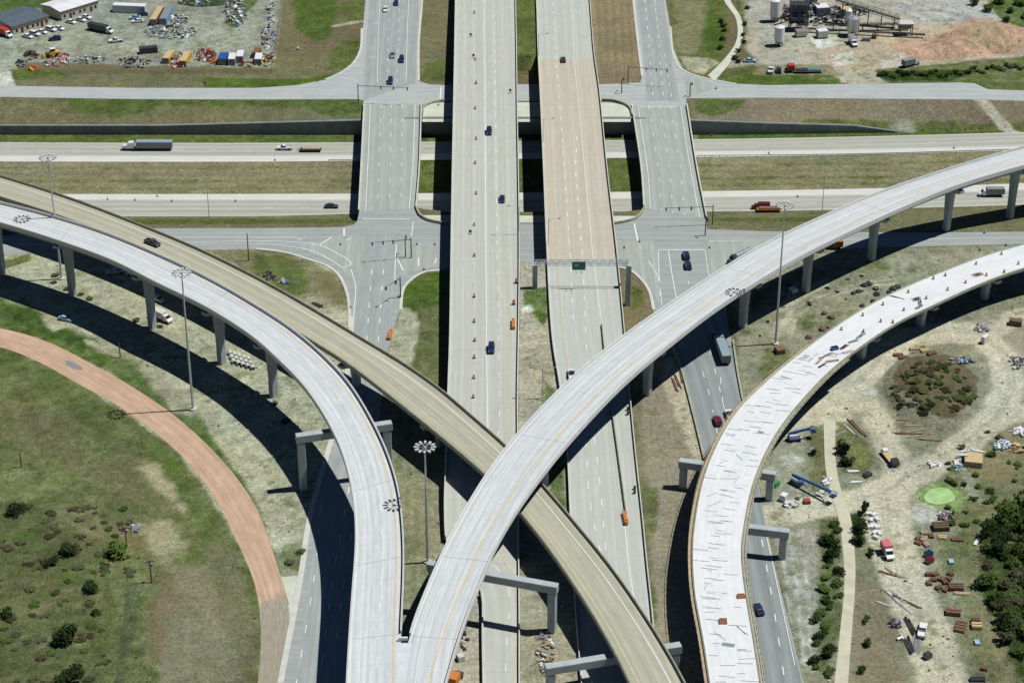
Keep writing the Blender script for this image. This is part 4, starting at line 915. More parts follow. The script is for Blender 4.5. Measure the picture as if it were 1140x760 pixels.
A_r = [(-120, 206, 21), (-60, 215, 21), (0, 227, 21), (55, 241, 21), (110, 258, 21), (165, 280, 21), (215, 303, 20.8), (253, 323, 20.6), (290, 345, 20.4), (322, 366, 20), (352, 390, 19.7), (386, 425, 19.3), (411, 464, 18.8), (430, 503, 18.4), (443, 545, 17.8), (449, 600, 17.3), (449, 648, 16.6), (446.5, 707, 16), (446.5, 760, 15.6), (444, 820, 15.3)]
PA = Path(A_l, A_r, step=3, sm=2)
C_r = [(1240, 156, 18), (1190, 172, 18), (1130, 189, 18), (1067, 208, 18), (1005, 233, 18), (955, 256, 18), (900, 283, 18), (855, 308, 18), (795, 347, 17.8), (757, 376, 17.6), (695, 428, 17.3), (632, 495, 17), (600, 535, 16.8), (576, 569, 16.6), (551, 612, 16.3), (535, 650, 16.1), (517, 695, 16), (497, 760, 15.6), (481, 820, 15.3)]
C_l = [(1215, 146, 18), (1140, 165, 18), (1090, 179, 18), (1036, 196, 18), (980, 215, 18), (917, 242, 18), (855, 271, 18), (812, 296, 18), (745, 340, 17.8), (700, 371, 17.6), (640, 419, 17.3), (574, 487, 17), (542, 529, 16.8), (519, 566, 16.6), (495, 611, 16.3), (478, 649, 16.1), (457, 704, 16), (446.8, 760, 15.6), (444.3, 820, 15.3)]
PC = Path(C_l, C_r, step=3, sm=2)
B_l = [(-120, 188, 13.8), (-60, 203, 13.6), (0, 221, 13.4), (60, 240, 13.2), (125, 264, 12.9), (200, 298, 12.4), (285, 344, 11.8), (345, 380, 11.3), (385, 405, 11), (425, 435, 10.6), (460, 463, 10.3), (497, 493, 10), (542, 532, 9.7), (577, 570, 9.5), (607, 607, 9.3), (645, 662, 9.1), (680, 720, 9), (701, 762, 8.9), (726, 820, 8.8)]
B_r = [(-120, 166, 13.8), (-60, 180, 13.6), (0, 197, 13.4), (70, 219, 13.2), (140, 245, 12.9), (225, 280, 12.4), (310, 323, 11.8), (370, 358, 11.3), (408, 381, 11), (448, 405, 10.6), (487, 432, 10.3), (524, 463, 10), (569, 503, 9.7), (606, 543, 9.5), (636, 578, 9.3), (680, 632, 9.1), (719, 688, 9), (752, 742, 8.9), (782, 800, 8.8)]
PB = Path(B_l, B_r, step=3, sm=2)
D_l = [(1240, 250, 10.5), (1190, 260, 10.5), (1140, 272, 10.5), (1098, 284, 10.5), (1050, 302, 10.5), (1000, 323, 10.5), (955, 347, 10.5), (907, 380, 10.5), (884, 398, 10.5), (853, 424, 10.5), (820, 457, 10.5), (796, 498, 10.5), (782, 535, 10.5), (774, 575, 10.5), (770.5, 612, 10.5), (773, 660, 10.5), (782, 709, 10.5), (790, 762, 10.5), (799, 820, 10.5)]
D_r = [(1265, 268, 10.5), (1215, 280, 10.5), (1165, 292, 10.5), (1130, 302, 10.5), (1085, 319, 10.5), (1040, 340, 10.5), (1000, 359, 10.5), (956, 388, 10.5), (930, 408, 10.5), (898, 440, 10.5), (866, 480, 10.5), (848, 514, 10.5), (837, 545, 10.5), (830, 580, 10.5), (826, 612, 10.5), (830, 655, 10.5), (838, 703, 10.5), (847, 760, 10.5), (856, 820, 10.5)]
PD = Path(D_l, D_r, step=3, sm=2)
mrg = PA.at_row(712); mrc = PC.at_row(712)
fa = flyover(PA, M['white_deck'], 'pale curved flyover sweeping in from the left and down to the bottom', [(80, 329), (165, 364), (238, 405), (298, 446), (10, 300)],
        [(-1, 2.6, .16, WPt, None), (1, -1.7, .24, YPt, None), (1, -5.3, .18, WPt, (3.2, 6.4))], rails=((-1, 0, None), (1, 0, mrg)), joints=[PA.near(*G(80, 329)), PA.near(*G(238, 405)), PA.at_row(540), PA.at_row(622), mrg])
fc = flyover(PC, M['white_deck'], 'pale curved flyover rising from the bottom to the upper right, over everything else', [(1126, 234), (1051, 255), (969, 291), (894, 325), (828, 364), (720, 437), (612, 548), (1190, 215)],
        [(1, -3.9, .26, YPt, None), (-1, 3.0, .14, WPt, None), (-1, .9, .08, M['joint'], None)], rails=((-1, 0, mrc), (1, 0, None)), joints=[PC.near(*G(969, 291)), PC.near(*G(828, 364)), PC.near(*G(612, 548)), PC.at_row(625), mrc])
fb = flyover(PB, M['tan_deck'], 'older tan flyover with a worn grey lane, crossing diagonally to the lower right', [(60, 290), (150, 330), (250, 370), (380, 440), (463, 505), (548, 585)],
        [(-1, 2.3, .28, M['pale_yellow'], None), (1, -3.0, .22, WPt, None)], railmat='old_concrete', barh=.85, depth=1.9, joints=[PB.at_col(300), PB.at_col(463), PB.at_row(545), PB.at_row(640)])
fd = flyover(PD, M['new_deck'], 'unfinished white flyover still under construction on the right', [(1106, 335), (1027, 362), (958, 398), (1190, 300)], barh=.25, railmat='old_concrete', slab=.25)
straddle(fa, (329, 484), (436, 469), 16.9); straddle(fc, (476, 625), (621, 651), 14.0); straddle(fb, (607, 741), (758, 716), 7.1); straddle(fd, (756, 511), (864, 526), 8.4); straddle(fd, (768, 577), (879, 590), 8.4)
straddle(fb, (434, 452), (482, 475), 8.4, cols=(1,), width=1.4) if False else None
mb = MB(); q_ = []
for py in range(714, 822, 6):
    a_ = PA.pt(PA.at_row(py), 1, -1.0, 0); c_ = PC.pt(PC.at_row(py), -1, 1.0, 0); zt_ = max(a_[2], c_[2]) + .03; q_.append(((a_[0], a_[1], zt_), (c_[0], a_[1], zt_)))
for (a_, b_), (c_, d_) in zip(q_[:-1], q_[1:]): mb.face([a_, b_, d_, c_], M['infill'])
o = mb.build('deck_infill'); o.parent = fa; o.matrix_parent_inverse = fa.matrix_world.inverted()
mb = MB(); x0 = G3(445, 712.5, 16); x1 = G3(452.5, 712.5, 16); mb.bar((x0[0] - .3, x0[1], 16.45), (x1[0] + .3, x1[1], 16.45), .5, .9, M['pale_concrete']); o = mb.build('gore_barrier'); o.parent = fa; o.matrix_parent_inverse = fa.matrix_world.inverted()
# ---------------------------------------------------------------- reddish loop ramp and the narrow haul path
LPo = [(-120, 352), (-60, 357), (0, 365), (50, 379), (100, 404), (150, 432), (190, 459), (226, 490), (260, 527), (284, 562), (300, 602), (312, 640), (320, 668), (321, 700), (310, 760), (295, 830)]
LPi = [(-120, 372), (-60, 377), (0, 386), (42, 402), (87, 427), (137, 455), (180, 487), (215, 521), (240, 555), (258, 590), (273, 622), (285, 654), (289, 680), (290.5, 710), (287, 760), (278, 830)]
pl = Path(LPi, LPo, z=.05, step=3, sm=2); sg_ = pl.at_row(662)
sweep('loop_ramp', pl, [(-1, 0, 0), (1, 0, 0)], fade_road('brick_fade', 'brick_ramp', 'brick_grey', sg_ - 5, sg_ + 7), closed=False, uv=True, kind='structure')
hp = Path([(917, 466), (917.5, 490), (919, 520), (925, 550), (932, 570), (939, 620), (940, 652), (936, 695), (929, 760), (925, 800)], [(930, 466), (930, 490), (931, 520), (938, 550), (946, 570), (952, 620), (952, 652), (949, 695), (944, 760), (941, 800)], z=.06, step=3, sm=1)
sweep('path', hp, [(-1, 0, 0), (1, 0, 0)], M['haul_path'], closed=False, uv=True, kind='structure')
tp = Path([(806, -40), (806, 0), (819, 20), (820, 45), (808, 64), (788, 84)], [(812, -40), (813, 0), (825, 20), (826, 45), (814, 68), (796, 90)], z=.07, step=2, sm=1)
sweep('path', tp, [(-1, 0, 0), (1, 0, 0)], M['apron'], closed=False, uv=True, kind='structure')
mp = Path([(588, -60), (590.5, 20), (592, 66)], [(591.5, -60), (594.5, 20), (597, 66)], z=.07, step=2, sm=0); sweep('path', mp, [(-1, 0, 0), (1, 0, 0)], M['apron'], closed=False, uv=True, kind='structure')
# road paint on the frontage network
mk = MB(); g = lambda pts, w=.17, dash=None, mat=Wp, z=.13, sm=True: gline(mk, pts, z, w, mat, dash, sm)
g([(424, -40), (423, 0), (421, 45), (420, 92)]); g([(457, -40), (455, 0), (453, 50), (452, 92)]); g([(446, -40), (445, 0), (443, 50), (442, 92)], dash=(3, 7)); g([(435, -40), (434, 0), (432, 50), (431, 92)], dash=(3, 7))
g([(415, 26), (421, 26)], .35); g([(411, 64), (421, 64)], .35); g([(377, 86), (400, 91)], .3); g([(491, 97), (490, 110)], .45, sm=False)
g([(404, 244), (457, 244)], .4, sm=False); g([(383, 254), (383, 263)], .5, sm=False); g([(285, 265), (330, 265), (400, 262)], .2); g([(-100, 268), (0, 267), (200, 264), (330, 264)], .25); g([(-100, 274), (0, 273), (180, 270), (285, 268)], .25)
g([(285, 268), (320, 269), (352, 272), (376, 282), (391, 294), (380, 298)], .28); g([(285, 271), (320, 274), (350, 280), (380, 297)], .28); g([(340, 264), (331, 267)], .3); g([(369, 264), (355, 273)], .4); g([(392, 264), (385, 268)], .3)
g([(441, 272), (440, 290), (439.5, 312)], .25); g([(442, 287), (449, 301)], .4); g([(466, 287), (466, 296)], .4); g([(486, 287), (484, 293)], .3); g([(460, 247), (458, 263)], .25, dash=(1, .8)); g([(391, 300), (396, 320), (394, 345), (392, 385)], .25)
for a, b in ((414, 411), (427, 424)): g([(a, 300), (b, 340), (b - 8, 440), (b - 22, 540), (b - 40, 640), (b - 55, 760)], .25, dash=(3, 7))
g([(358, 560), (350, 640), (330, 760)], .2, dash=(3, 7))
g([(733, 278), (785, 278)], .4, sm=False); g([(744, 279), (748, 305), (753, 332)], .25); g([(760, 280), (764, 300), (769, 330)], .25, dash=(3, 6)); g([(733, 279), (734, 310), (737, 340)], .2); g([(706, 249), (710, 268)], .5, sm=False); g([(785, 279), (789, 305), (793, 320)], .2)
g([(718, 0), (722, 45), (727, 110)], .25, dash=(3, 6)); g([(729, 0), (733, 45), (739, 110)], .22, dash=(3, 6)); g([(740, 60), (748, 110)], .2, dash=(3, 6)); g([(712, 118.8), (754, 118.8)], .4, sm=False, z=.135)
g([(684, 258), (707, 257)], .22); g([(684, 268), (700, 270), (716, 272)], .22, dash=(1, 1)); g([(722, 290), (733, 310), (735, 330)], .2)
g([(790, 268), (1040, 266), (1140, 264)], .2); g([(855, 101), (1100, 103)], .15, dash=(3, 9)); g([(0, 101), (285, 104), (380, 102)], .15, dash=(3, 9))
g([(848, 600), (862, 680), (874, 760)], .25, dash=(3, 7)); g([(802, 420), (806, 460)], .2, dash=(3, 7)); g([(775, 392), (790, 440), (800, 490)], .2, dash=(3, 7)); g([(790, 388), (803, 440), (812, 480)], .2, dash=(3, 7)); g([(852, 590), (885, 740)], .18)
tag(mk.build('lane_markings'), kind='structure')
M['trailer_blue'] = plain('trailer_blue', (.26, .34, .40), .5)
# ---------------------------------------------------------------- vehicles
def wheels(root, xs_, y, r, w=.24):
    for x in xs_:
        for sg in (-1, 1):
            mb = MB(); mb.tube((x, sg * y - w / 2, r), (x, sg * y + w / 2, r), r, n=12, mat=M['rubber']); t = mb.build('wheel', root)
def tint(o, mat):
    o.material_slots[0].link = 'OBJECT'; o.material_slots[0].material = mat
def lamps_(root, xf, xr, y, z, w=.32):
    for sg in (-1, 1):
        mb = MB(); mb.box(xf - .06, xf + .02, sg * y - w / 2, sg * y + w / 2, z, z + .16, M['lamp_glass']); mb.build('headlight', root)
        mb = MB(); mb.box(xr - .02, xr + .06, sg * y - w / 2, sg * y + w / 2, z + .05, z + .24, M['red_lens']); mb.build('taillight', root)
def mk_sedan(name='sedan'):
    r = empty(name); mb = MB()
    mb.prism([(-2.3, .3), (2.3, .3), (2.34, .55), (2.15, .74), (1.0, .92), (-1.55, .98), (-2.25, .9), (-2.36, .55)], -.9, .9, M['white'], inset=.07, taper_from=.7); mb.build('body', r, bevel=.05)
    mb = MB(); mb.prism([(1.05, .9), (-1.75, .96), (-1.15, 1.38), (.25, 1.38)], -.78, .78, M['glass'], inset=.14, taper_from=1.2); mb.build('windows', r)
    mb = MB(); mb.prism([(.3, 1.375), (-1.2, 1.375), (-1.1, 1.43), (.2, 1.43)], -.66, .66, M['white']); mb.build('roof', r)
    wheels(r, (-1.4, 1.42), .82, .32); lamps_(r, 2.3, -2.32, .62, .55); return r
def mk_suv(name='suv'):
    r = empty(name); mb = MB()
    mb.prism([(-2.3, .35), (2.3, .35), (2.36, .7), (2.2, .95), (1.05, 1.08), (-2.3, 1.1), (-2.38, .6)], -.95, .95, M['white'], inset=.06, taper_from=.9); mb.build('body', r, bevel=.05)
    mb = MB(); mb.prism([(1.0, 1.06), (-2.2, 1.09), (-2.0, 1.66), (.2, 1.66)], -.84, .84, M['glass'], inset=.12, taper_from=1.3); mb.build('windows', r)
    mb = MB(); mb.prism([(.3, 1.655), (-2.05, 1.655), (-1.95, 1.74), (.2, 1.74)], -.75, .75, M['white']); mb.build('roof', r)
    wheels(r, (-1.45, 1.45), .86, .37); lamps_(r, 2.32, -2.34, .66, .7); return r
def mk_pickup(name='pickup_truck'):
    r = empty(name); mb = MB()
    mb.prism([(-2.75, .45), (2.75, .45), (2.8, .75), (2.65, 1.02), (1.3, 1.12), (-.55, 1.15), (-.55, .75), (-2.8, .75)], -.97, .97, M['white'], inset=.05, taper_from=.9); mb.build('body', r, bevel=.04)
    mb = MB(); mb.prism([(1.3, 1.1), (-.6, 1.13), (-.5, 1.72), (.55, 1.72)], -.85, .85, M['glass'], inset=.12, taper_from=1.4); mb.build('windows', r)
    mb = MB(); mb.prism([(.6, 1.715), (-.52, 1.715), (-.45, 1.8), (.5, 1.8)], -.76, .76, M['white']); mb.build('roof', r)
    mb = MB()
    for y0 in (-.97, .87): mb.box(-2.8, -.58, y0, y0 + .1, .74, 1.15, M['white'])
    mb.box(-2.86, -2.76, -.97, .97, .6, 1.15, M['white']); mb.build('cargo_bed', r)
    wheels(r, (-1.75, 1.75), .88, .4); lamps_(r, 2.76, -2.84, .7, .75); return r
def tractor(r, x0, mat):       # road tractor with its front at x0
    mb = MB(); mb.prism([(x0 - 1.9, .7), (x0, .7), (x0, 1.5), (x0 - .25, 1.75), (x0 - 1.9, 1.95)], -.95, .95, mat, inset=.12, taper_from=1.3); mb.build('hood', r, bevel=.05)
    mb = MB(); mb.prism([(x0 - 4.1, .9), (x0 - 1.9, .9), (x0 - 1.9, 2.0), (x0 - 2.3, 2.9), (x0 - 4.1, 3.1)], -1.15, 1.15, mat, inset=.06, taper_from=2.2); cb = mb.build('cab', r, bevel=.05)
    mb = MB(); mb.prism([(x0 - 1.84, 2.03), (x0 - 1.80, 2.03), (x0 - 2.2, 2.78), (x0 - 2.26, 2.78)], -.95, .95, M['glass']); mb.build('windscreen', r)
    mb = MB(); mb.box(x0 - 7.3, x0 - 4.1, -.45, .45, .75, 1.05, M['charcoal']); mb.build('chassis', r)
    for x in (x0 - .95, x0 - 5.4, x0 - 6.6):
        for sg in (-1, 1): mb = MB(); mb.tube((x, sg * 1.0 - .15, .5), (x, sg * 1.0 + .15, .5), .5, n=12, mat=M['rubber']); mb.build('wheel', r)
    for sg in (-1, 1): mb = MB(); mb.tube((x0 - 4.2, sg * 1.05, 1.0), (x0 - 4.2, sg * 1.05, 3.5), .09, n=6, mat=M['silver']); mb.build('exhaust_stack', r)
def mk_semi(trailer, cabm, length=13.5, roof=None, x0=None, name='semi_truck'):
    r = empty(name); x0 = length / 2 + 3; tractor(r, x0, cabm); xe = x0 - 5.0
    mb = MB(); mb.box(xe - length, xe, -1.28, 1.28, 1.05, 3.3, trailer); mb.build('trailer_box', r, bevel=.04)
    mb = MB(); mb.box(xe - length + .03, xe - .03, -1.24, 1.24, 3.305, 3.37, roof or trailer); mb.build('trailer_roof', r)
    mb = MB(); mb.box(xe - length, xe - length + .05, -.02, .02, 1.1, 3.25, M['charcoal']); mb.build('rear_door_seam', r)
    for x in (xe - length + 1.2, xe - length + 2.5):
        for sg in (-1, 1): mb = MB(); mb.tube((x, sg * 1.05 - .15, .5), (x, sg * 1.05 + .15, .5), .5, n=12, mat=M['rubber']); mb.build('wheel', r)
    return r
def mk_tanker():
    r = empty('tanker_truck'); x0 = 8.0; tractor(r, x0, M['charcoal']); mb = MB()
    mb.tube((-7.5, 0, 2.2), (3.2, 0, 2.2), 1.15, n=18, mat=M['silver']); mb.tube((3.2, 0, 2.2), (3.55, 0, 2.2), 1.15, .7, n=18, mat=M['silver']); mb.tube((-7.85, 0, 2.2), (-7.5, 0, 2.2), .7, 1.15, n=18, mat=M['silver']); mb.build('tank', r)
    mb = MB()
    for x in (-5, -2, 1): mb.tube((x, 0, 3.3), (x, 0, 3.5), .35, n=10, mat=M['gray'])
    mb.box(-7.2, 2.8, -.2, .2, 3.3, 3.38, M['gray']); mb.build('catwalk', r)
    for x in (-6.4, -5.1):
        for sg in (-1, 1): mb = MB(); mb.tube((x, sg * 1.0 - .15, .5), (x, sg * 1.0 + .15, .5), .5, n=12, mat=M['rubber']); mb.build('wheel', r)
    return r
def mk_boxtruck(boxm, cabm, name='box_truck', L=5.2):
    r = empty(name); mb = MB(); mb.box(-L / 2 - 1.2, L / 2 - 1.2, -1.15, 1.15, .95, 3.0, boxm); mb.build('cargo_box', r, bevel=.04)
    mb = MB(); x = L / 2 - 1.1; mb.prism([(x, .6), (x + 2.4, .6), (x + 2.45, 1.1), (x + 1.5, 1.5), (x + .9, 2.3), (x, 2.35)], -1.0, 1.0, cabm, inset=.1, taper_from=1.6); mb.build('cab', r, bevel=.04)
    mb = MB(); mb.prism([(x + 1.52, 1.55), (x + 1.56, 1.55), (x + 1.0, 2.22), (x + .95, 2.22)], -.85, .85, M['glass']); mb.build('windscreen', r)
    wheels(r, (-L / 2, x + 1.5), .95, .45); return r
CARS = {}
def get_proto(kind):
    if kind not in CARS:
        r = {'sedan': mk_sedan, 'suv': mk_suv, 'pickup': mk_pickup}[kind](); CARS[kind] = [r, False]
    r, used = CARS[kind]
    if not used: CARS[kind][1] = True; return r
    return copy_tree(r)
CAT = {'sedan': 'car', 'suv': 'car', 'pickup': 'pickup truck'}
def pose(o, px, py, z, head, dz=0.7):
    x, y = G(px, py, z + dz); o.location = (x, y, z); o.rotation_euler = (0, 0, head)
def pdir(px, py, dx, dy, z=0):   # world heading of a surveyed direction
    a = G(px, py, z); b = G(px + dx, py + dy, z); return math.atan2(b[1] - a[1], b[0] - a[0])
def car(kind, col, px, py, z, head, label, group=None, cat=None, roof=None, top=None):
    o = get_proto(kind); pose(o, px, py, z, head)
    for ch in o.children:
        k = ch.name.split('.')[0]
        if k in ('body', 'roof', 'cargo_bed'): tint(ch, M[roof] if (roof and k == 'roof') else M[col])
    tag(o, label, cat or CAT[kind], group); return o
UP, DN = R(90), R(-90)
car('sedan', 'white', 429, 10, .1, R(-89), 'small white car on the western frontage road, far end')
car('sedan', 'navy', 441, 3, .1, R(-89), 'dark blue car farthest up the western frontage road')
car('sedan', 'silver', 437, 61, .1, R(-90), 'pale silver car beside a dark one on the western frontage road', roof='teal')
car('suv', 'navy', 447, 66, .1, R(-90), 'dark blue car beside the silver car on the western frontage road')
car('suv', 'navy', 434.5, 90, .1, R(-91), 'dark blue car waiting at the signals of the western frontage road')
car('suv', 'navy', 544.5, 146, zm(146) + .02, R(-91), 'dark blue car on the grey bridge, farthest of three on that carriageway')
car('sedan', 'navy', 559, 221, zm(221) + .02, R(-91), 'dark car right of the dashed line where the grey bridge crosses the freeway')
car('suv', 'navy', 547, 387, zm(387) + .02, R(-91), 'dark blue car nearest the tan flyover on the barrel-lined carriageway')
car('sedan', 'charcoal', 627, 66, zm(66) + .02, R(92), 'black car alone on the far right carriageway before the pink deck')
car('pickup', 'white', 636.5, 417, zm(417) + .02, R(94), 'white pickup on the right carriageway just beyond the pale flyover', roof='charcoal')
car('suv', 'navy', 764, 284, .13, R(94), 'dark blue car at the stop line of the eastern frontage road, in front')
car('suv', 'navy', 766, 295, .13, R(94), 'dark blue car right behind the first at the eastern stop line')
car('suv', 'maroon', 799, 468, .13, R(99), 'maroon car on the eastern frontage road')
car('pickup', 'white', 812.5, 462, .13, R(99), 'white pickup partly hidden by the unfinished flyover', roof='charcoal')
car('sedan', 'navy', 845, 677, .13, R(100), 'dark blue car on the road to the right of the unfinished flyover')
car('sedan', 'charcoal', 369, 229, ZF + .07, R(0), 'black car on the eastbound sunken freeway, left part')
car('sedan', 'silver', 88, 225.5, ZF + .07, R(0), 'grey car half hidden behind the tan flyover parapet', roof='charcoal')
car('pickup', 'charcoal', 170, 270, 12.6, pdir(170, 270, 30, 12), 'black pickup driving on the old tan flyover')
car('pickup', 'skyblue', 128, 302, 0, pdir(128, 302, -20, 2), 'pale blue pickup parked in the shade beneath the left flyover')
car('sedan', 'white', 149, 304, 0, pdir(149, 304, 20, 3), 'white car in deep shade between the two left flyovers')
car('sedan', 'white', 176, 332, 0, pdir(176, 332, 16, 9), 'white car parked by a column of the left flyover, above the trailer')
car('sedan', 'skyblue', 73, 354, 0, pdir(73, 354, 18, 4), 'pale car in the dark shadow by the green verge, far left')
car('sedan', 'skyblue', 835, 67, 0, R(2), 'pale blue car parked on dirt left of the concrete plant')
# trucks on the sunken freeway
r = mk_semi(M['gray'], M['white'], 12.6, roof=M['trailer_blue']); pose(r, 165.5, 162, ZF + .07, R(180), 1.6); tag(r, 'articulated truck with white cab and long grey-blue trailer, westbound', 'truck')
r = get_proto('pickup'); pose(r, 316.5, 164.5, ZF + .07, R(180)); tag(r, 'white pickup towing a long low trailer, westbound', 'pickup truck')
for ch in r.children:
    if ch.name.split('.')[0] in ('body', 'roof', 'cargo_bed'): tint(ch, M['white'])
def flatbed(name, L, bedm, loadm=None, n=2):
    r = empty(name); mb = MB(); mb.box(-L / 2, L / 2, -1.1, 1.1, .75, 1.0, bedm); mb.build('bed', r)
    if loadm: mb = MB(); mb.box(-L / 2 + .3, L / 2 - .6, -.95, .95, 1.005, 1.5, loadm); mb.build('load', r, bevel=.15)
    mb = MB(); mb.box(L / 2, L / 2 + 1.2, -.1, .1, .6, .8, M['charcoal']); mb.build('drawbar', r); wheels(r, [-1.2 - .9 * k for k in range(n)], 1.0, .4); return r
r = flatbed('flatbed_trailer', 7.4, M['charcoal'], M['timber']); pose(r, 346, 165.5, ZF + .07, R(180), 1.0); tag(r, 'low dark trailer with a brownish load behind the white pickup', 'trailer')
r = flatbed('flatbed_trailer', 8, M['orange'], M['rust']); pose(r, 856, 232, ZF + .07, R(180), 1.0); tag(r, 'orange flatbed trailer on the eastbound freeway shoulder', 'trailer')
r = mk_boxtruck(M['maroon'], M['maroon'], L=4.6); r.scale = (.85, .8, .75); pose(r, 847, 229, ZF + .07, R(180), 1.1); tag(r, 'dark red truck beside the orange trailer on the freeway', 'truck')
r = mk_tanker(); r.scale = (.68, .78, .78); pose(r, 824, 283.5, .1, pdir(826, 283, -20, 9.5), 1.5); tag(r, 'silver tanker truck turning on the corner by the big pale flyover', 'tanker truck')
r = mk_semi(M['gray'], M['navy'], 12.2, roof=M['trailer_blue']); pose(r, 803, 384, .13, R(96), 2.2); tag(r, 'long grey trailer truck entering the shade under the pale flyover', 'truck')
r = mk_boxtruck(M['offwhite'], M['white'], 'box_truck', 5); pose(r, 180, 351, 0, pdir(180, 351, 14, 6), 1.5); tag(r, 'long white van parked at the foot of a left flyover column', 'van')
r = mk_boxtruck(M['gray'], M['white'], 'box_truck', 6); pose(r, 1104, 213.5, ZF + .07, R(180), 1.5); tag(r, 'white and grey truck on the freeway just right of the big flyover', 'truck')
# ---------------------------------------------------------------- high masts, street lamps, poles
def high_mast(px, py, h, label, n=12, rr=2.3):
    x, y = G(px, py, h); zb = float(terrain(np.array([x]), np.array([y]))[0]); r = empty('high_mast_lamp', (x, y, zb)); hh = h - zb
    mb = MB(); mb.tube((0, 0, 0), (0, 0, hh), .38, .16, n=10, mat=M['steel']); mb.build('pole', r)
    mb = MB(); mb.tube((0, 0, -.1), (0, 0, .5), 1.0, n=12, mat=M['concrete']); mb.build('base', r)
    mb = MB(); N = 20
    for i in range(N):
        a, b = 2 * math.pi * i / N, 2 * math.pi * (i + 1) / N; mb.bar((rr * .72 * math.cos(a), rr * .72 * math.sin(a), hh - .2), (rr * .72 * math.cos(b), rr * .72 * math.sin(b), hh - .2), .14, mat=M['steel'])
    for a in (0, math.pi / 3, 2 * math.pi / 3): mb.bar((-rr * .72 * math.cos(a), -rr * .72 * math.sin(a), hh - .2), (rr * .72 * math.cos(a), rr * .72 * math.sin(a), hh - .2), .1, mat=M['steel'])
    mb.tube((0, 0, hh - .6), (0, 0, hh + .1), .3, n=8, mat=M['steel']); mb.build('lamp_ring', r)
    for i in range(n):
        a = 2 * math.pi * i / n; mb = MB(); c, s_ = math.cos(a), math.sin(a)
        mb.obox((rr * .98 * c, rr * .98 * s_, hh - .12), (.42, .26, .16), a, M['offwhite']); mb.obox((rr * .98 * c, rr * .98 * s_, hh - .30), (.32, .2, .03), a, M['lamp_glass']); mb.build('floodlight', r)
    tag(r, label, 'light mast', 'tall light masts with rings of lamps'); return r
high_mast(53, 175, 41, 'tall light mast rising past the tan flyover at the upper left')
high_mast(202, 303, 43, 'tall light mast standing in the shadow band left of the flyover columns')
high_mast(473, 497, 34, 'tall light mast between the left flyover and the grey carriageway')
high_mast(874, 228, 45, 'tall light mast at the inner bend of the big pale flyover')
def street_lamp(px, py, z, h, arms, label, head=0.0, group='street lamps'):
    x, y = G(px, py, z); r = empty('street_lamp', (x, y, z), head)
    mb = MB(); mb.tube((0, 0, 0), (0, 0, h), .14, .09, n=8, mat=M['steel']); mb.build('pole', r)
    for sg in arms:
        mb = MB(); p0 = (0, 0, h - .5); p1 = (sg * 1.2, 0, h); p2 = (sg * 2.9, 0, h + .15); mb.tube(p0, p1, .06, n=6, mat=M['steel']); mb.tube(p1, p2, .05, n=6, mat=M['steel']); a_ = mb.build('arm', r)
        mb = MB(); mb.box(sg * 2.8 if sg > 0 else -3.7, 3.7 if sg > 0 else sg * 2.8, -.2, .2, h + .05, h + .25, M['gray']); mb.build('lamp_head', a_)
    tag(r, label, 'street lamp', group); return r
for px, py, z, h, arms, lb in ((604, 443, 4.0, 9.6, (-1, 1), 'double-armed lamp post in the median below the sign gantry'), (599.5, 62, 6.9, 8.5, (1,), 'single-armed lamp post on the barrier of the right carriageway, farthest'),
        (604.5, 158, 7.4, 8.5, (1,), 'single-armed lamp post on the barrier beside the pink deck, halfway'), (610.5, 272, 7.4, 8.8, (1,), 'single-armed lamp post on the barrier where the pink deck ends'),
        (577.5, 258, 7.4, 8.8, (-1,), 'lamp post on the right barrier of the grey bridge, by the south crossroad'), (233, 243, -5.9, 14, (-1,), 'thin lamp post beside the eastbound freeway on the left'), (915, 238, -5.9, 14, (1,), 'thin lamp post beside the eastbound freeway on the right')):
    street_lamp(px, py, z, h, arms, lb)
def util_pole(px, py, h, label, cross=True, z=0, ang=0.2):
    x, y, z = GZ(px, py); r = empty('utility_pole', (x, y, z), ang); mb = MB(); mb.tube((0, 0, -.3), (0, 0, h), .2, .14, n=8, mat=M['brown']); mb.build('pole', r)
    if cross:
        mb = MB(); mb.bar((-1.3, 0, h - .7), (1.3, 0, h - .7), .15, .2, M['brown']); mb.build('crossarm', r)
        for u in (-1.15, 0, 1.15): mb = MB(); zz = h - .6 if u else h; mb.tube((u, 0, zz), (u, 0, zz + .3), .1, n=6, mat=M['lamp_glass']); mb.build('insulator', r)
        mb = MB(); mb.tube((.4, .25, h - 2.2), (.4, .25, h - 1.3), .28, n=8, mat=M['steel']); mb.build('transformer', r)
    tag(r, label, 'utility pole', 'wooden poles'); return r
util_pole(141, 606, 5.6, 'wooden pole with crossarm next to the white scrap in the field'); util_pole(169, 648, 6.8, 'wooden pole with crossarm beside the bright bush, lower of two')
util_pole(24, 520, 4.6, 'short bare pole standing alone in the field at the far left', cross=False); util_pole(277, 290, 9.5, 'tall dark pole at the edge of the island by the tan flyover', cross=False); util_pole(134, 398, 5.0, 'small thin pole in the green strip beside the reddish ramp', cross=False)
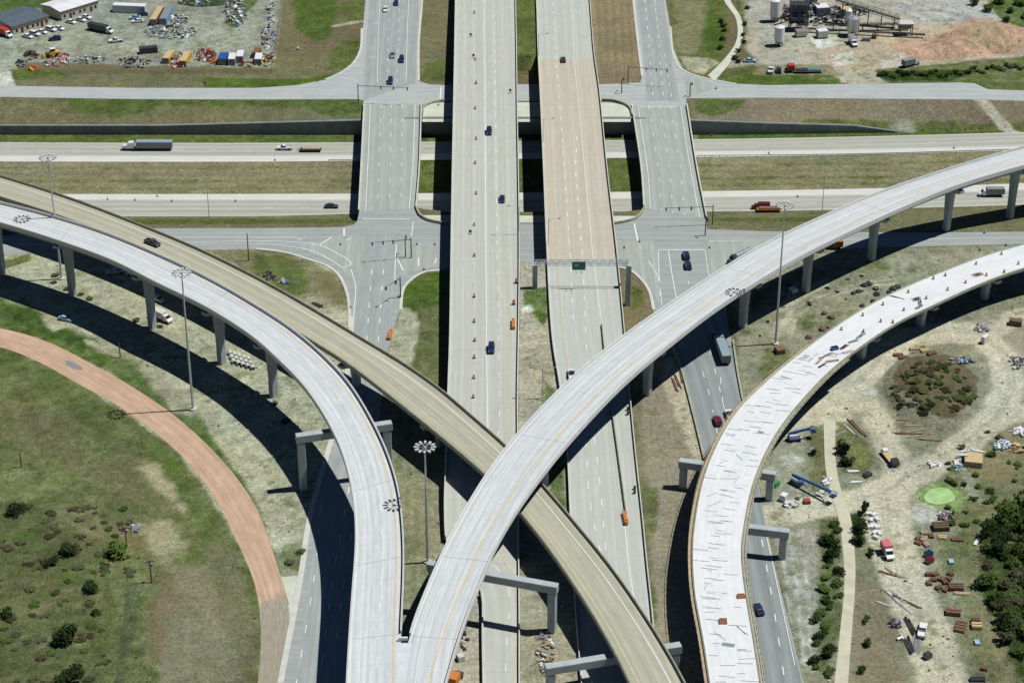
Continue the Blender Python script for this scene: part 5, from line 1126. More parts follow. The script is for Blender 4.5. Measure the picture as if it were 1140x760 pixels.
# ---------------------------------------------------------------- traffic signals
def signal(bx, by, tx, ty, label, h=6.6, heads=(.45, .7, .97)):
    x, y = G(bx, by, .1); tx_, ty_ = G(tx, ty, h); r = empty('traffic_signal', (x, y, .1)); d = Vector((tx_ - x, ty_ - y, 0))
    mb = MB(); mb.tube((0, 0, 0), (0, 0, h + .4), .2, .15, n=8, mat=M['dark_steel']); mb.build('pole', r)
    mb = MB(); mb.tube((0, 0, h - .2), (d.x, d.y, h), .13, .07, n=8, mat=M['dark_steel']); mb.build('mast_arm', r)
    for t in heads:
        mb = MB(); c = d * t; a = math.atan2(d.y, d.x); mb.obox((c.x, c.y, h - .5), (.2, .2, .55), a, M['black']); hd = mb.build('signal_head', r)
        for k, mt in enumerate(('red_lens', 'amber', 'green')): mb = MB(); n_ = Vector((-d.y, d.x, 0)).normalized() * -.21; p_ = (c.x + n_.x, c.y + n_.y, h - .15 - k * .34); mb.tube(p_, (p_[0] + n_.x * .15, p_[1] + n_.y * .15, p_[2]), .11, n=8, mat=M[mt]); mb.build('lens', hd)
    tag(r, label, 'traffic signal', 'mast-arm traffic signals'); return r
signal(399, 114, 455, 98, 'mast-arm signal at the north-west crossroad, reaching over the western frontage road')
signal(699, 93, 744, 78, 'mast-arm signal beside the brown verge at the north-east crossroad')
signal(458, 287, 413, 270.5, 'mast-arm signal on the paved island of the south-west crossroad, right pole')
signal(451.5, 286, 452, 262, 'short mast signal on the paved island of the south-west crossroad, left pole', h=6.2, heads=(.9,))
signal(446, 331, 429, 320, 'signal at the tip of the green verge south-west', heads=(.3, .97)); signal(793, 250, 740, 232, 'mast-arm signal at the south-east crossroad beside the eastern low bridge')
signal(785, 262, 788, 244, 'short signal pole on the south-east crossroad corner', heads=(.8,)); signal(692, 104, 695, 86, 'short signal pole beneath the right carriageway edge, north-east crossroad', h=5, heads=(.8,))
signal(768, 108, 771, 92, 'short signal pole on the pale corner north-east of the crossroad', h=5, heads=(.8,))
# ---------------------------------------------------------------- sign gantry over the right carriageway
gl = G(595.5, 321, 5.6); gr = G(698, 337, 0.0); ZT = 13.2
r = empty('sign_gantry', (gl[0], gl[1], 5.2)); bpy.context.view_layer.update(); P_ = []
glz = G(596, 297, ZT + .5); grz = G(700.5, 298, ZT + .5)
mb = MB(); mb.obox((gl[0], gl[1], (ZT + .3 + 4.8) / 2), (.75, .75, (ZT + .3 - 4.8) / 2), 0, M['column_concrete']); P_.append(mb.build('post', bevel=.1))
gry = gl[1]; mb = MB(); mb.obox((grz[0], gry, (ZT + .3 - .2) / 2), (.8, .8, (ZT + .5) / 2), 0, M['column_concrete']); P_.append(mb.build('post', bevel=.1))
mb = MB(); x0, x1 = gl[0], grz[0]; N = 22
for dy in (-.6, .6):
    for dz in (-.55, .75): mb.bar((x0, gry + dy, ZT + 1 + dz), (x1, gry + dy, ZT + 1 + dz), .13, mat=M['steel'])
for i in range(N):
    a = x0 + (x1 - x0) * i / N; b = x0 + (x1 - x0) * (i + 1) / N; s_ = 1 if i % 2 else -1
    for dy in (-.6, .6): mb.bar((a, gry + dy, ZT + 1 - .55 if s_ > 0 else ZT + 1.75), (b, gry + dy, ZT + 1.75 if s_ > 0 else ZT + .45), .09, mat=M['steel'])
    mb.bar((a, gry - .6, ZT + 1.75), (b, gry + .6, ZT + 1.75), .08, mat=M['steel'])
P_.append(mb.build('truss')); sx0 = G(637, 300, ZT)[0]; sx1 = G(652, 300, ZT)[0]
mb = MB(); mb.box(sx0, sx1, gry - .95, gry - .85, ZT - .9, ZT + 1.9, M['green_sign']); P_.append(mb.build('sign_panel')); mb = MB(); mb.box(sx0 + .12, sx1 - .12, gry - .965, gry - .952, ZT + 1.72, ZT + 1.78, M['white_paint']); mb.box(sx0 + .12, sx1 - .12, gry - .965, gry - .952, ZT - .78, ZT - .72, M['white_paint']); P_.append(mb.build('sign_border'))
mb = MB(); mb.box(sx0 + .7, sx0 + 1.9, gry - .97, gry - .955, ZT + .35, ZT + 1.0, M['skyblue']); P_.append(mb.build('sign_lettering'))
for u in (.3, .7): mb = MB(); xx = sx0 + (sx1 - sx0) * u; mb.bar((xx, gry - .9, ZT - .9), (xx, gry - 2.1, ZT - 1.0), .08, mat=M['steel']); mb.box(xx - .25, xx + .25, gry - 2.3, gry - 2.0, ZT - 1.1, ZT - .9, M['gray']); P_.append(mb.build('sign_lamp'))
for o in P_: o.parent = r; o.matrix_parent_inverse = r.matrix_world.inverted()
tag(r, 'overhead sign gantry with one green sign spanning the right carriageway', 'sign gantry')
# ---------------------------------------------------------------- barrels, cones, portable signs, crash cushions
def mk_barrel():
    mb = MB()
    for z0, z1, r0, r1, mt in ((0, .12, .46, .46, 'black'), (.12, .35, .36, .35, 'barrel_orange'), (.35, .5, .35, .34, 'white'), (.5, .7, .34, .33, 'barrel_orange'), (.7, .85, .33, .32, 'white'), (.85, 1.1, .32, .29, 'barrel_orange')): mb.tube((0, 0, z0), (0, 0, z1), r0, r1, n=12, mat=M[mt])
    return mb.build('traffic_barrel')
def mk_cone():
    mb = MB(); mb.box(-.3, .3, -.3, .3, 0, .06, M['black']); mb.tube((0, 0, .06), (0, 0, .45), .24, .16, n=10, mat=M['barrel_orange']); mb.tube((0, 0, .45), (0, 0, .6), .16, .12, n=10, mat=M['white']); mb.tube((0, 0, .6), (0, 0, .9), .12, .04, n=10, mat=M['barrel_orange']); return mb.build('traffic_cone')
BAR = mk_barrel(); CON = mk_cone(); used = {'b': 0, 'c': 0}
ORD = ['first', 'second', 'third', 'fourth', 'fifth', 'sixth', 'seventh', 'eighth', 'ninth', 'tenth', 'eleventh', 'twelfth', 'thirteenth', 'fourteenth', 'fifteenth', 'sixteenth', 'seventeenth', 'eighteenth', 'nineteenth', 'twentieth', 'twenty-first', 'twenty-second']
def put(kind, px, py, z, label, group, sc=.92):
    src = BAR if kind == 'b' else CON; o = src if not used[kind] else src.copy()
    if used[kind]: C.objects.link(o)
    used[kind] = 1; x, y = G(px, py, z + .4); o.location = (x, y, z); o.scale = (sc, sc, sc); tag(o, label, 'traffic barrel' if kind == 'b' else 'traffic cone', group); return o
for i, (x, y) in enumerate([(528, 14), (529, 66), (530, 92), (529, 120), (530, 154), (529, 181), (530, 215), (528, 250), (528, 284), (528, 329), (528, 357), (528.5, 378), (528, 397), (527.5, 419.5), (527, 441)]):
    put('b', x, y, zm(y) + .02, ORD[i] + ' orange barrel from the far end of the row closing the grey carriageway', 'orange barrels in a row on the grey carriageway')
DC = [(1040, 368), (1115, 412), (927, 412), (973, 462), (1052, 448), (790, 463), (737, 477), (880, 495), (800, 527), (625, 537), (705, 565), (512, 592), (605, 617), (422, 640), (502, 667), (556, 672), (327, 703), (425, 713)]
DC = sorted([(855 + a / 4, 190 + b / 4) for a, b in DC], key=lambda q: -q[0])
for i, (x, y) in enumerate(DC): put('b', x, y, 10.5, ORD[i] + ' orange barrel from the right along the finished part of the unfinished flyover', 'orange barrels on the unfinished flyover', .85)
for i, (x, y) in enumerate([(119.5, 221), (150, 222), (175, 217.5), (191, 223), (262, 223), (306, 177.5)]): put('c', x, y, ZF + .07, ORD[i] + ' orange cone from the left on the sunken freeway, left half', 'cones on the sunken freeway', 1.1)
for i, (x, y) in enumerate([(856, 170), (888, 218), (977, 215), (1062, 164), (792, 150)]): put('c', x, y, ZF + .07, ['orange cone on the westbound freeway shoulder near the eastern low bridge', 'orange cone on the eastbound freeway left of the big flyover', 'orange cone on the eastbound freeway touching the big flyover edge', 'orange cone on the westbound shoulder at the far right', 'orange cone in the grass strip right of the eastern low bridge'][i], 'cones on the sunken freeway', 1.1)
for x, y, lb in ((379, 271, 'cone on the hatched corner at the south-west crossroad'), (464, 271, 'cone beside the signal island, left of two, south-west crossroad'), (484, 271, 'cone beside the bridge shadow, right of two, south-west crossroad'), (472, 299, 'cone on the kerb tip of the green verge, south-west'), (390, 341, 'cone at the left edge of the western frontage road below the corner'), (444, 329, 'cone at the signal by the green verge'),
        (695, 275, 'cone beneath the right carriageway at the south-east crossroad'), (712, 268, 'cone by the short white line at the south-east crossroad'), (1120, 272, 'cone on the dirt edge of the road at the far right'), (1096, 258, 'cone on the far side of the crossroad at the far right'), (1091, 277, 'cone on dirt left of the thin post at the far right'), (790, 275, 'cone on the pale corner by the eastern stop line'), (797, 98, 'cone on the pale corner of the north-east crossroad'), (470, 118, 'cone at the curved barrier, north-west'), (488, 116, 'cone under the grey bridge, north-west')):
    put('c', x, y, .12, lb, 'cones around the crossroads', 1.1)
for i, (x, y) in enumerate([(575, 313), (572, 337)]): put('b', x, y, zm(y) + .02, ['upper', 'lower'][i] + ' orange barrel beside the right barrier of the grey carriageway', 'orange barrels by the crash cushion', 1.2)
def port_sign(px, py, z, label, col='orange'):
    x, y = G(px, py, z + .6); r = empty('portable_sign', (x, y, z)); mb = MB()
    q = [(0, -.03, .5), (.62, -.03, 1.12), (0, -.03, 1.74), (-.62, -.03, 1.12)]; mb.hexa([*q, *[(a, .03, c) for a, b, c in q]], M[col]); mb.build('sign_plate', r)
    mb = MB(); mb.bar((0, .08, .1), (0, .08, 1.7), .07, mat=M['dark_steel'])
    for a in (-.7, .7): mb.bar((0, .08, .35), (a, .5, .02), .06, mat=M['dark_steel']); mb.bar((0, .08, .35), (a, -.5, .02), .06, mat=M['dark_steel'])
    mb.build('stand', r); tag(r, label, 'road sign', 'portable diamond signs'); return r
port_sign(524, 40, zm(40), 'diamond sign on a stand, farthest on the grey carriageway', 'charcoal'); port_sign(527, 63, zm(63), 'diamond sign on a stand beside the second barrel', 'charcoal'); port_sign(523.5, 259, zm(259), 'diamond sign on a stand above the south crossroad on the grey bridge', 'charcoal'); port_sign(568, 102, zm(102), 'diamond sign on a stand at the right edge of the grey bridge', 'charcoal')
port_sign(228, 94, .1, 'red diamond sign on a post at the green verge by the yard', 'red'); port_sign(772, 172, ZF + .2, 'small red marker sign by the eastern low bridge and the freeway', 'red')
def cushion(px, py, z, head, label, L=3.4):
    x, y = G(px, py, z + .4); r = empty('crash_cushion', (x, y, z), head)
    for k in range(5): mb = MB(); mb.box(-L / 2 + k * L / 5, -L / 2 + (k + .9) * L / 5, -.5, .5, .05, 1.0, M['orange']); mb.build('cartridge', r, bevel=.08)
    mb = MB(); mb.tube((L / 2, 0, .05), (L / 2, 0, 1.0), .5, n=12, mat=M['orange']); mb.build('nose', r); tag(r, label, 'crash cushion', 'orange crash cushions'); return r
cushion(434, 373, .1, R(84), 'orange crash cushion at the right edge of the western frontage road', 4.6); cushion(571.5, 361, zm(361), R(90), 'orange crash cushion at the right barrier of the grey carriageway', 4.6); cushion(696, 576, zm(576), R(-84), 'orange crash cushion at the near end of the dark closing barrier', 4.6)
# ---------------------------------------------------------------- vegetation
def leaf_mat(name, col, var=.35):
    m, n, l, p = new_mat(name); g = n.new('ShaderNodeNewGeometry'); f = ramp(n, l, noise(n, l, g.outputs['Position'], 1.3, 4), .3, .7)
    l.new(mixc(n, l, f, tuple(c * (1 - var) for c in col), tuple(c * (1 + var) for c in col)), p.inputs['Base Color']); p.inputs['Roughness'].default_value = .8; p.inputs['Specular IOR Level'].default_value = .15; return m
M['leaf_dark'] = leaf_mat('leaf_dark', (.028, .050, .015)); M['leaf_mid'] = leaf_mat('leaf_mid', (.072, .118, .026)); M['leaf_bright'] = leaf_mat('leaf_bright', (.10, .165, .03)); M['leaf_grey'] = leaf_mat('leaf_grey', (.10, .11, .055)); M['leaf_brownish'] = leaf_mat('leaf_brownish', (.085, .075, .035)); M['bark'] = plain('bark', (.12, .09, .06), .9)
def crown_mesh(name, rx, ry, rz, n, mat, seed, leaf=.34, base=.15, tall=False):
    rr = random.Random(seed); v = []; f = []
    lobes = [(rr.uniform(-.62, .62) * rx, rr.uniform(-.62, .62) * ry, base * 0 + rz * rr.uniform(.3, .95), rr.uniform(.3, .6)) for _ in range(9)]
    for _ in range(n):
        lx, ly, lz, ls = rr.choice(lobes); u = rr.gauss(0, 1); w = rr.gauss(0, 1); t = rr.gauss(0, 1); d = math.sqrt(u * u + w * w + t * t) + 1e-6; q = rr.uniform(.55, 1.0) * ls
        if rr.random() < .06: q *= 1.3
        c = Vector((lx + rx * q * u / d, ly + ry * q * w / d, max(.12, lz + rz * q * t / d * .8)))
        a = Vector((rr.gauss(0, 1), rr.gauss(0, 1), rr.gauss(0, .6))).normalized(); b = a.orthogonal().normalized(); s = leaf * rr.uniform(.6, 1.4); k = len(v)
        v += [tuple(c - a * s), tuple(c + b * s * .6), tuple(c + a * s), tuple(c - b * s * .6)]; f.append((k, k + 1, k + 2, k + 3))
    me = bpy.data.meshes.new(name); me.from_pydata(v, [], f); me.materials.append(mat); me.update(); return me
def trunk_mesh(h, r, seed):
    rr = random.Random(seed); mb = MB(); mb.tube((0, 0, -.2), (.05, .03, h), r, r * .5, n=7, mat=M['bark'])
    for _ in range(4): a = rr.uniform(0, 6.28); mb.tube((.03, .02, h * rr.uniform(.3, .8)), (math.cos(a) * h * .45, math.sin(a) * h * .45, h * rr.uniform(.9, 1.3)), r * .45, r * .15, n=5, mat=M['bark'])
    return mb.mesh('trunk')
CROWNS = {k: [crown_mesh('crown', 1, 1, 1.05, 620, M['leaf_' + k], 10 * i + 3, .13) for i in range(3)] for k in ('dark', 'mid', 'bright', 'grey', 'brownish')}
TRUNK = trunk_mesh(.8, .07, 5)
def shrub(px, py, r, kind, label, group=None, name='shrub', cat='shrub', tall=1.0, z=None):
    x, y, zz = GZ(px, py) if z is None else (*G(px, py, z), z)
    rt = empty(name, (x, y, zz), random.uniform(0, 6.28)); rt.scale = (r, r * random.uniform(.85, 1.15), r * tall)
    for nm, me in (('crown', random.choice(CROWNS[kind])), ('trunk', TRUNK)):
        o = bpy.data.objects.new(nm, me); C.objects.link(o); o.parent = rt
    tag(rt, label, cat, group); return rt
S = 1 / 4.2
for px, py, r, k, lb in ((18, 572, 10, 'dark', 'large round dark bush in the field, farthest left of the big ones'), (76, 616, 9, 'dark', 'dark bush in the field, upper right of a small pair'), (58, 628, 7, 'dark', 'small dark bush in the field, lower left of a pair'), (101, 657, 8, 'dark', 'upright dark bush alone in mid field'),
        (74, 713, 12, 'dark', 'wide dark bush near the bottom left'), (78, 760, 14, 'dark', 'big dark bush cut by the bottom edge of the photo'), (131, 617, 12, 'bright', 'bright green bush between the two crossarm poles'), (9, 685, 7, 'mid', 'small green bush at the left edge, below the round one'), (107, 684, 5, 'mid', 'tiny bush right below the upright dark one')):
    shrub(px, py, r * S * 1.05, k, lb, 'bushes in the field', 'bush', 'bush', .95)
for px, py, r, k, lb, t in ((939, 503, 10, 'dark', 'dark tree beside the pale haul path, in the green triangle', 1.1), (943, 517, 8, 'dark', 'smaller dark tree just below the one by the haul path', 1.0), (962, 571, 6, 'dark', 'slender dark tree at the dirt crossroads', 1.9), (957, 590, 9, 'dark', 'broad dark tree left of the white blocks', 1.2), (956, 604, 8, 'dark', 'dark tree beneath the broad one left of the white blocks', 1.0),
        (969, 618, 5, 'dark', 'small dark tree left of the pink truck', 1.2), (964, 692, 5, 'mid', 'small tree right of the haul path, uppermost of three', 1.1), (966, 718, 5, 'mid', 'small tree right of the haul path, middle of three', 1.2), (959, 748, 5, 'mid', 'small tree right of the haul path, lowest of three', 1.2),
        (925, 607, 8, 'dark', 'dark tree in the green strip left of the haul path, uppermost', 1.2), (924, 622, 7, 'dark', 'dark tree in the green strip left of the haul path, second', 1.1), (921, 731, 6, 'dark', 'dark tree low in the green strip left of the haul path', 1.1), (905, 505, 6, 'dark', 'dark bush by the timber in the green patch left of the haul path', .9)):
    shrub(px, py, r * S, k, lb, 'young trees on the building site', 'tree', 'tree', t)
rs = random.Random(5)
for i in range(120):
    px, py = rs.uniform(-10, 150), rs.uniform(560, 765)
    if px > 120 and py > 640: continue
    shrub(px, py, rs.uniform(2.5, 7) * S, rs.choice(['grey', 'grey', 'mid', 'brownish', 'brownish']), 'low scrubby clump among the grass of the near left field', 'low scrub in the near left field', 'scrub_clump', 'scrub', .3)
for i in range(26):
    t = i / 25; px = 922 + rs.uniform(-9, 10) + (6 if t < .5 else -2) - t * 6; py = 585 + t * 165
    shrub(px, py, rs.uniform(4, 8) * S, rs.choice(['mid', 'mid', 'bright', 'dark']), 'low green bush in the strip left of the pale haul path', 'bushes along the haul path', 'bush', 'bush', .7)
def inpoly(x, y, P):
    c = False
    for i in range(len(P)):
        a, b = P[i], P[i - 1]
        if (a[1] > y) != (b[1] > y) and x < (b[0] - a[0]) * (y - a[1]) / (b[1] - a[1]) + a[0]: c = not c
    return c
TH = [(1090, 620), (1106, 600), (1160, 560), (1165, 780), (1128, 745), (1112, 705), (1096, 665)]
k = 0
while k < 95:
    px, py = rs.uniform(1085, 1160), rs.uniform(560, 780)
    if not inpoly(px, py, TH): continue
    shrub(px, py, rs.uniform(5, 12) * S, rs.choice(['mid', 'mid', 'dark', 'bright', 'grey', 'brownish']), 'leafy green shrub in the dense thicket at the right edge', 'shrubs of the thicket at the right edge', 'shrub', 'shrub', .85); k += 1
for px, py, r in ((1127, 588, 20), (1105, 598, 14), (1140, 575, 16), (1112, 612, 13)):
    shrub(px, py, r * S * 1.1, 'dark' if r < 17 else 'mid', 'big leafy tree crown at the top of the right-hand thicket', 'big trees over the thicket', 'tree', 'tree', 1.2)
for i in range(30):
    px, py = rs.uniform(1050, 1138), rs.uniform(480, 600); 
    shrub(px, py, rs.uniform(3, 6) * S, rs.choice(['mid', 'bright', 'grey']), 'small bush on the rough ground around the lime green pond', 'small bushes around the pond', 'bush', 'bush', .7)
for i, (px, py) in enumerate([(803, 25), (806, 35), (804, 45), (802, 55), (805, 30), (822, 58), (818, 66), (822, 70), (828, 48), (827, 40), (829, 28), (832, 10)]):
    shrub(px, py, rs.uniform(3, 4.5) * S * 1.4, 'dark', 'dark bush beside the curving path at the top right', 'bushes along the curving path', 'bush', 'bush', .9)
for i in range(34):
    px = 980 + i * 5.2; py = 88 - (i ** .9) * .5 + rs.uniform(-5, 3)
    shrub(px, py, rs.uniform(2.5, 4.5) * S * 1.5, rs.choice(['dark', 'mid', 'grey']), 'dark bush on the bank below the reddish earth heap', 'bushes on the bank', 'bush', 'bush', .7)
for px, py in ((1085, 5), (1100, 12), (1112, 4), (1125, 14), (1135, 6), (1095, -2), (1140, 20), (1120, 24)): shrub(px, py, rs.uniform(5, 8) * S * 1.5, 'mid', 'green bush in the top right corner', 'bushes in the top right corner', 'bush', 'bush', .8)
for i in range(120):
    px, py = rs.uniform(992, 1086), rs.uniform(398, 462)
    if ((px - 1040) / 46) ** 2 + ((py - 435) / 34) ** 2 < 1: shrub(px, py, rs.uniform(3, 7) * S, rs.choice(['brownish', 'brownish', 'brownish', 'grey', 'mid', 'dark']), 'low scrubby bush growing on the round brown mound', 'bushes on the mound', 'bush', 'bush', .38)
for px, py, k_ in ((60, 315, 'grey'), (75, 322, 'grey'), (90, 328, 'grey'), (100, 333, 'mid'), (62, 307, 'mid'), (152, 357, 'grey'), (178, 364, 'mid'), (186, 358, 'grey'), (306, 450, 'grey'), (325, 408, 'grey'), (318, 470, 'grey'), (335, 615, 'grey'), (322, 627, 'grey')):
    shrub(px, py, rs.uniform(4, 6) * S, k_, 'scraggly weed clump on pale dirt between the flyover columns', 'weed clumps between the columns', 'bush', 'bush', .5)
for i in range(20):
    px, py = rs.uniform(845, 960), rs.uniform(300, 375)
    if py < 420 - .35 * px + 275 * 0: continue
    shrub(px, py, rs.uniform(2, 3.6) * S, rs.choice(['grey', 'dark']), 'small weed clump on the dirt between the two right-hand flyovers', 'weed clumps between the right flyovers', 'bush', 'bush', .5)
# grass tufts, weeds and loose stones: nobody could count them
def scatter(name, n, test, mk, seed, label=None):
    r_ = np.random.default_rng(seed); px = r_.uniform(-40, 1180, n); py = r_.uniform(-20, 790, n)
    a = (px - 570) / FPX; b = (380 - py) / FPX; t = -HC / (-_s + b * _c); X = t * a; Y = CY + t * (_c + b * _s); Z = terrain(X, Y)
    ix = np.clip(np.searchsorted(xs, X), 0, nx - 1); iy = np.clip(np.searchsorted(ys, Y), 0, ny - 1); cc = cols[iy * nx + ix]
    keep = test(X, Y, cc, r_)
    return X[keep], Y[keep], Z[keep], cc[keep], r_
# where paving lies (no weeds there)
import mathutils
from mathutils.bvhtree import BVHTree
bpy.context.view_layer.update(); _bv = []; _bf = []
for o in bpy.data.objects:
    if o.type == 'MESH' and o.name.split('.')[0] in ('north_crossroad', 'south_crossroad', 'east_frontage_road', 'west_frontage_road', 'pavement', 'shoulder', 'freeway', 'freeway_westbound', 'freeway_eastbound', 'freeway_shoulder', 'loop_ramp', 'path', 'kerb'):
        k = len(_bv); _bv += [tuple(o.matrix_world @ v.co) for v in o.data.vertices]; _bf += [[i + k for i in p.vertices] for p in o.data.polygons]
BV = BVHTree.FromPolygons(_bv, _bf)
def paved(x, y): return BV.ray_cast((x, y, 60), (0, 0, -1))[0] is not None
def veg_test(X, Y, c, r_):
    g = (c[:, 1] - c[:, 0]); lum = c.mean(1); w = np.clip((g + .02) * 22, .05, 1) * np.clip((.30 - lum) * 6, .03, 1)
    return r_.random(len(X)) < w
X, Y, Z, cc, r_ = scatter('grass', 130000, veg_test, None, 3)
V = []; F = []; CO = []
for x, y, z, c in zip(X, Y, Z, cc):
    qx, qy = PJ(x, y, z)
    if paved(x, y) or (qx < 310 and qy > 380 and not (qx < 160 and qy > 555) and r_.random() < .6): continue
    s = r_.uniform(.14, .42) * (1.7 if r_.random() < .06 else 1); k0 = r_.uniform(.8, 1.25); g0 = r_.uniform(.95, 1.2)
    col = (c[0] * k0, min(.5, c[1] * k0 * g0), c[2] * k0); h = s * r_.uniform(.35, .8); a0 = r_.uniform(0, 1.6); k = len(V)
    for t_ in range(4): rr_ = s * r_.uniform(.6, 1.3); V.append((x + rr_ * math.cos(a0 + t_ * 1.57), y + rr_ * math.sin(a0 + t_ * 1.57), z - .03))
    V.append((x + r_.normal(0, s * .3), y + r_.normal(0, s * .3), z + h)); CO += [col] * 5; F += [(k, k + 1, k + 4), (k + 1, k + 2, k + 4), (k + 2, k + 3, k + 4), (k + 3, k, k + 4)]
me = bpy.data.meshes.new('grass_tufts'); me.from_pydata(V, [], F)
at = me.color_attributes.new('cover', 'FLOAT_COLOR', 'POINT'); at.data.foreach_set('color', np.concatenate([np.array(CO), np.ones((len(CO), 1))], 1).ravel().astype(np.float32))
m, n, l, p = new_mat('grass_blades'); ca = n.new('ShaderNodeVertexColor'); ca.layer_name = 'cover'; l.new(ca.outputs[0], p.inputs['Base Color']); p.inputs['Roughness'].default_value = .95; p.inputs['Specular IOR Level'].default_value = .05
me.materials.append(m); o = bpy.data.objects.new('grass_tufts', me); C.objects.link(o); tag(o, 'short grass and weeds over the verges, fields and site', 'grass', kind='stuff')
def dirt_test(X, Y, c, r_):
    lum = c.mean(1); px, py = PJ(X, Y, 0 * X); site = ((px > 690) & (py > 280)) | ((px < 420) & (py > 285) & (py < 640) & (px > 40)) | ((px > 575) & (px < 650) & (py > 600)) | (py < 80)
    return (r_.random(len(X)) < np.clip((lum - .2) * 3, 0, .5)) & site
X, Y, Z, cc, r_ = scatter('stones', 26000, dirt_test, None, 8); mb = MB(); cl = [M['offwhite'], M['concrete'], M['old_concrete'], M['brown'], M['timber']]
for x, y, z in zip(X, Y, Z):
    px, py = PJ(x, y, z)
    if paved(x, y) or (fbm(np.array([x]), np.array([y]), 12, 88)[0] < .50): continue
    s = r_.uniform(.08, .3); mb.obox((x, y, z + s * .3), (s * r_.uniform(.6, 1.6), s * r_.uniform(.5, 1), s * .5), r_.uniform(0, 3.14), cl[int(r_.integers(0, 5))], tilt=r_.uniform(-.3, .3))
o = mb.build('loose_stones'); tag(o, 'scattered loose stones and rubble on the bare dirt', 'rubble', kind='stuff')
# ---------------------------------------------------------------- unfinished deck: edge walkways, formwork boards, boxes
iv = fd.matrix_world.inverted(); sA, sB = PD.at_row(388), PD.s[-1]; nearp = PD.sub(sA, sB, 3)
for sg in (-1, 1):
    o = sweep('walkway', nearp, [(sg, .05 * sg, -.5), (sg, 1.0 * sg, -.45), (sg, 1.0 * sg, -.3), (sg, .05 * sg, -.3)], M['old_concrete'] if sg > 0 else M['timber']); o.parent = fd; o.matrix_parent_inverse = iv
    o = sweep('guard_rail', nearp, [(sg, .98 * sg, .55), (sg, 1.06 * sg, .55), (sg, 1.06 * sg, .67), (sg, .98 * sg, .67)], M['timber']); o.parent = fd; o.matrix_parent_inverse = iv
    mb = MB(); t = sA
    while t < sB - 1: p_ = PD.pt(t, sg, 1.0 * sg, -.4); mb.bar(p_, (p_[0], p_[1], p_[2] + 1.1), .09, mat=M['timber']); mb.bar(PD.pt(t, sg, 1.0 * sg, -.5), PD.pt(t, sg, -.4 * sg, -1.9), .12, mat=M['timber']); t += 2.4
    o = mb.build('guard_posts', fd); o.matrix_parent_inverse = iv; o['kind'] = 'stuff'
r5 = random.Random(21); proto = None
for i in range(110):
    s_ = sA + 3 + (sB - sA - 12) * (i / 110) + r5.uniform(-1, 1); a = r5.uniform(-.72, .72); p_ = PD.pt(s_, a, 0, .0); nn = math.atan2(*(PD.pt(s_, 1, 0)[k] - PD.pt(s_, -1, 0)[k] for k in (1, 0)))
    if proto is None:
        mb = MB(); mb.box(-1.7, 1.7, -.05, .05, .01, .08, M['gray']); proto = mb.build('formwork_board'); o = proto
    else: o = proto.copy(); C.objects.link(o)
    o.location = (p_[0], p_[1], p_[2]); o.rotation_euler = (0, 0, nn * .55 + r5.gauss(0, .08) + (r5.choice([.8, -.9, 1.2]) if r5.random() < .1 else 0)); o.scale = (r5.uniform(.5, 1.3), r5.uniform(.6, 1.2), 1)
    tag(o, 'thin grey board lying across the unfinished white deck', 'board', 'thin boards across the unfinished deck')
for i in range(46):     # pale panels laid on the deck
    s_ = sA + 3 + (sB - sA - 10) * r5.random(); a = r5.uniform(-.7, .7); p_ = PD.pt(s_, a, 0, 0); nn = math.atan2(*(PD.pt(s_, 1, 0)[k] - PD.pt(s_, -1, 0)[k] for k in (1, 0)))
    mb = MB() if i < 3 else None
    if mb: mb.box(-1.2, 1.2, -.6, .6, .012, .05 + .004 * i, [M['white'], M['offwhite'], M['silver']][i]); pan = mb.build('deck_panel'); PN = (PN if i else []) + [pan]; o = pan
    else: o = PN[i % 3 if i % 7 == 0 else 0].copy(); C.objects.link(o)
    o.location = p_; o.rotation_euler = (0, 0, nn + r5.gauss(0, .05)); o.scale = (r5.uniform(.5, 1.3), r5.uniform(.5, 1.4), 1); tag(o, 'pale flat panel lying on the unfinished white deck', 'panel', 'pale panels on the unfinished deck')
def on_d(px, py): return (*G(px, py, 10.5), 10.5)
def crate(px, py, z, hx, hy, h, rz, mat, name, label, cat, group=None, lid=None, slats=0):
    x, y, z = (*G(px, py, z), z) if z is not None else GZ(px, py); r = empty(name, (x, y, z), rz); mb = MB(); w = .07
    mb.box(-hx, hx, -hy, hy, 0.02, .12, M[mat]); mb.box(-hx, hx, -hy, -hy + w, .121, h, M[mat]); mb.box(-hx, hx, hy - w, hy, .121, h, M[mat]); mb.box(-hx, -hx + w, -hy + w, hy - w, .121, h, M[mat]); mb.box(hx - w, hx, -hy + w, hy - w, .121, h, M[mat]); mb.build('box', r)
    if lid: mb = MB(); mb.box(-hx + .1, hx - .1, -hy + .1, hy - .1, h * .55, h * .8, M[lid]); mb.build('contents', r)
    if slats:
        for k in range(slats): mb = MB(); y0 = -hy + (2 * hy) * (k + .15) / slats; mb.box(-hx, hx, y0, y0 + 2 * hy / slats * .7, h + .01, h + .16, M[mat]); mb.build('beam', r)
    tag(r, label, cat, group); return r
crate(825, 664, 10.5, .9, .7, .5, .1, 'orange', 'crate', 'orange crate at the right edge of the unfinished white deck', 'crate', lid='rust'); crate(805, 692, 10.5, .9, .9, .5, 0, 'orange', 'crate', 'square orange crate in the middle of the unfinished white deck', 'crate', lid='rust')
crate(929, 389, 10.5, 1.0, .6, .9, .4, 'blue', 'bin', 'blue bin among the materials on the unfinished flyover', 'bin', lid='navy')
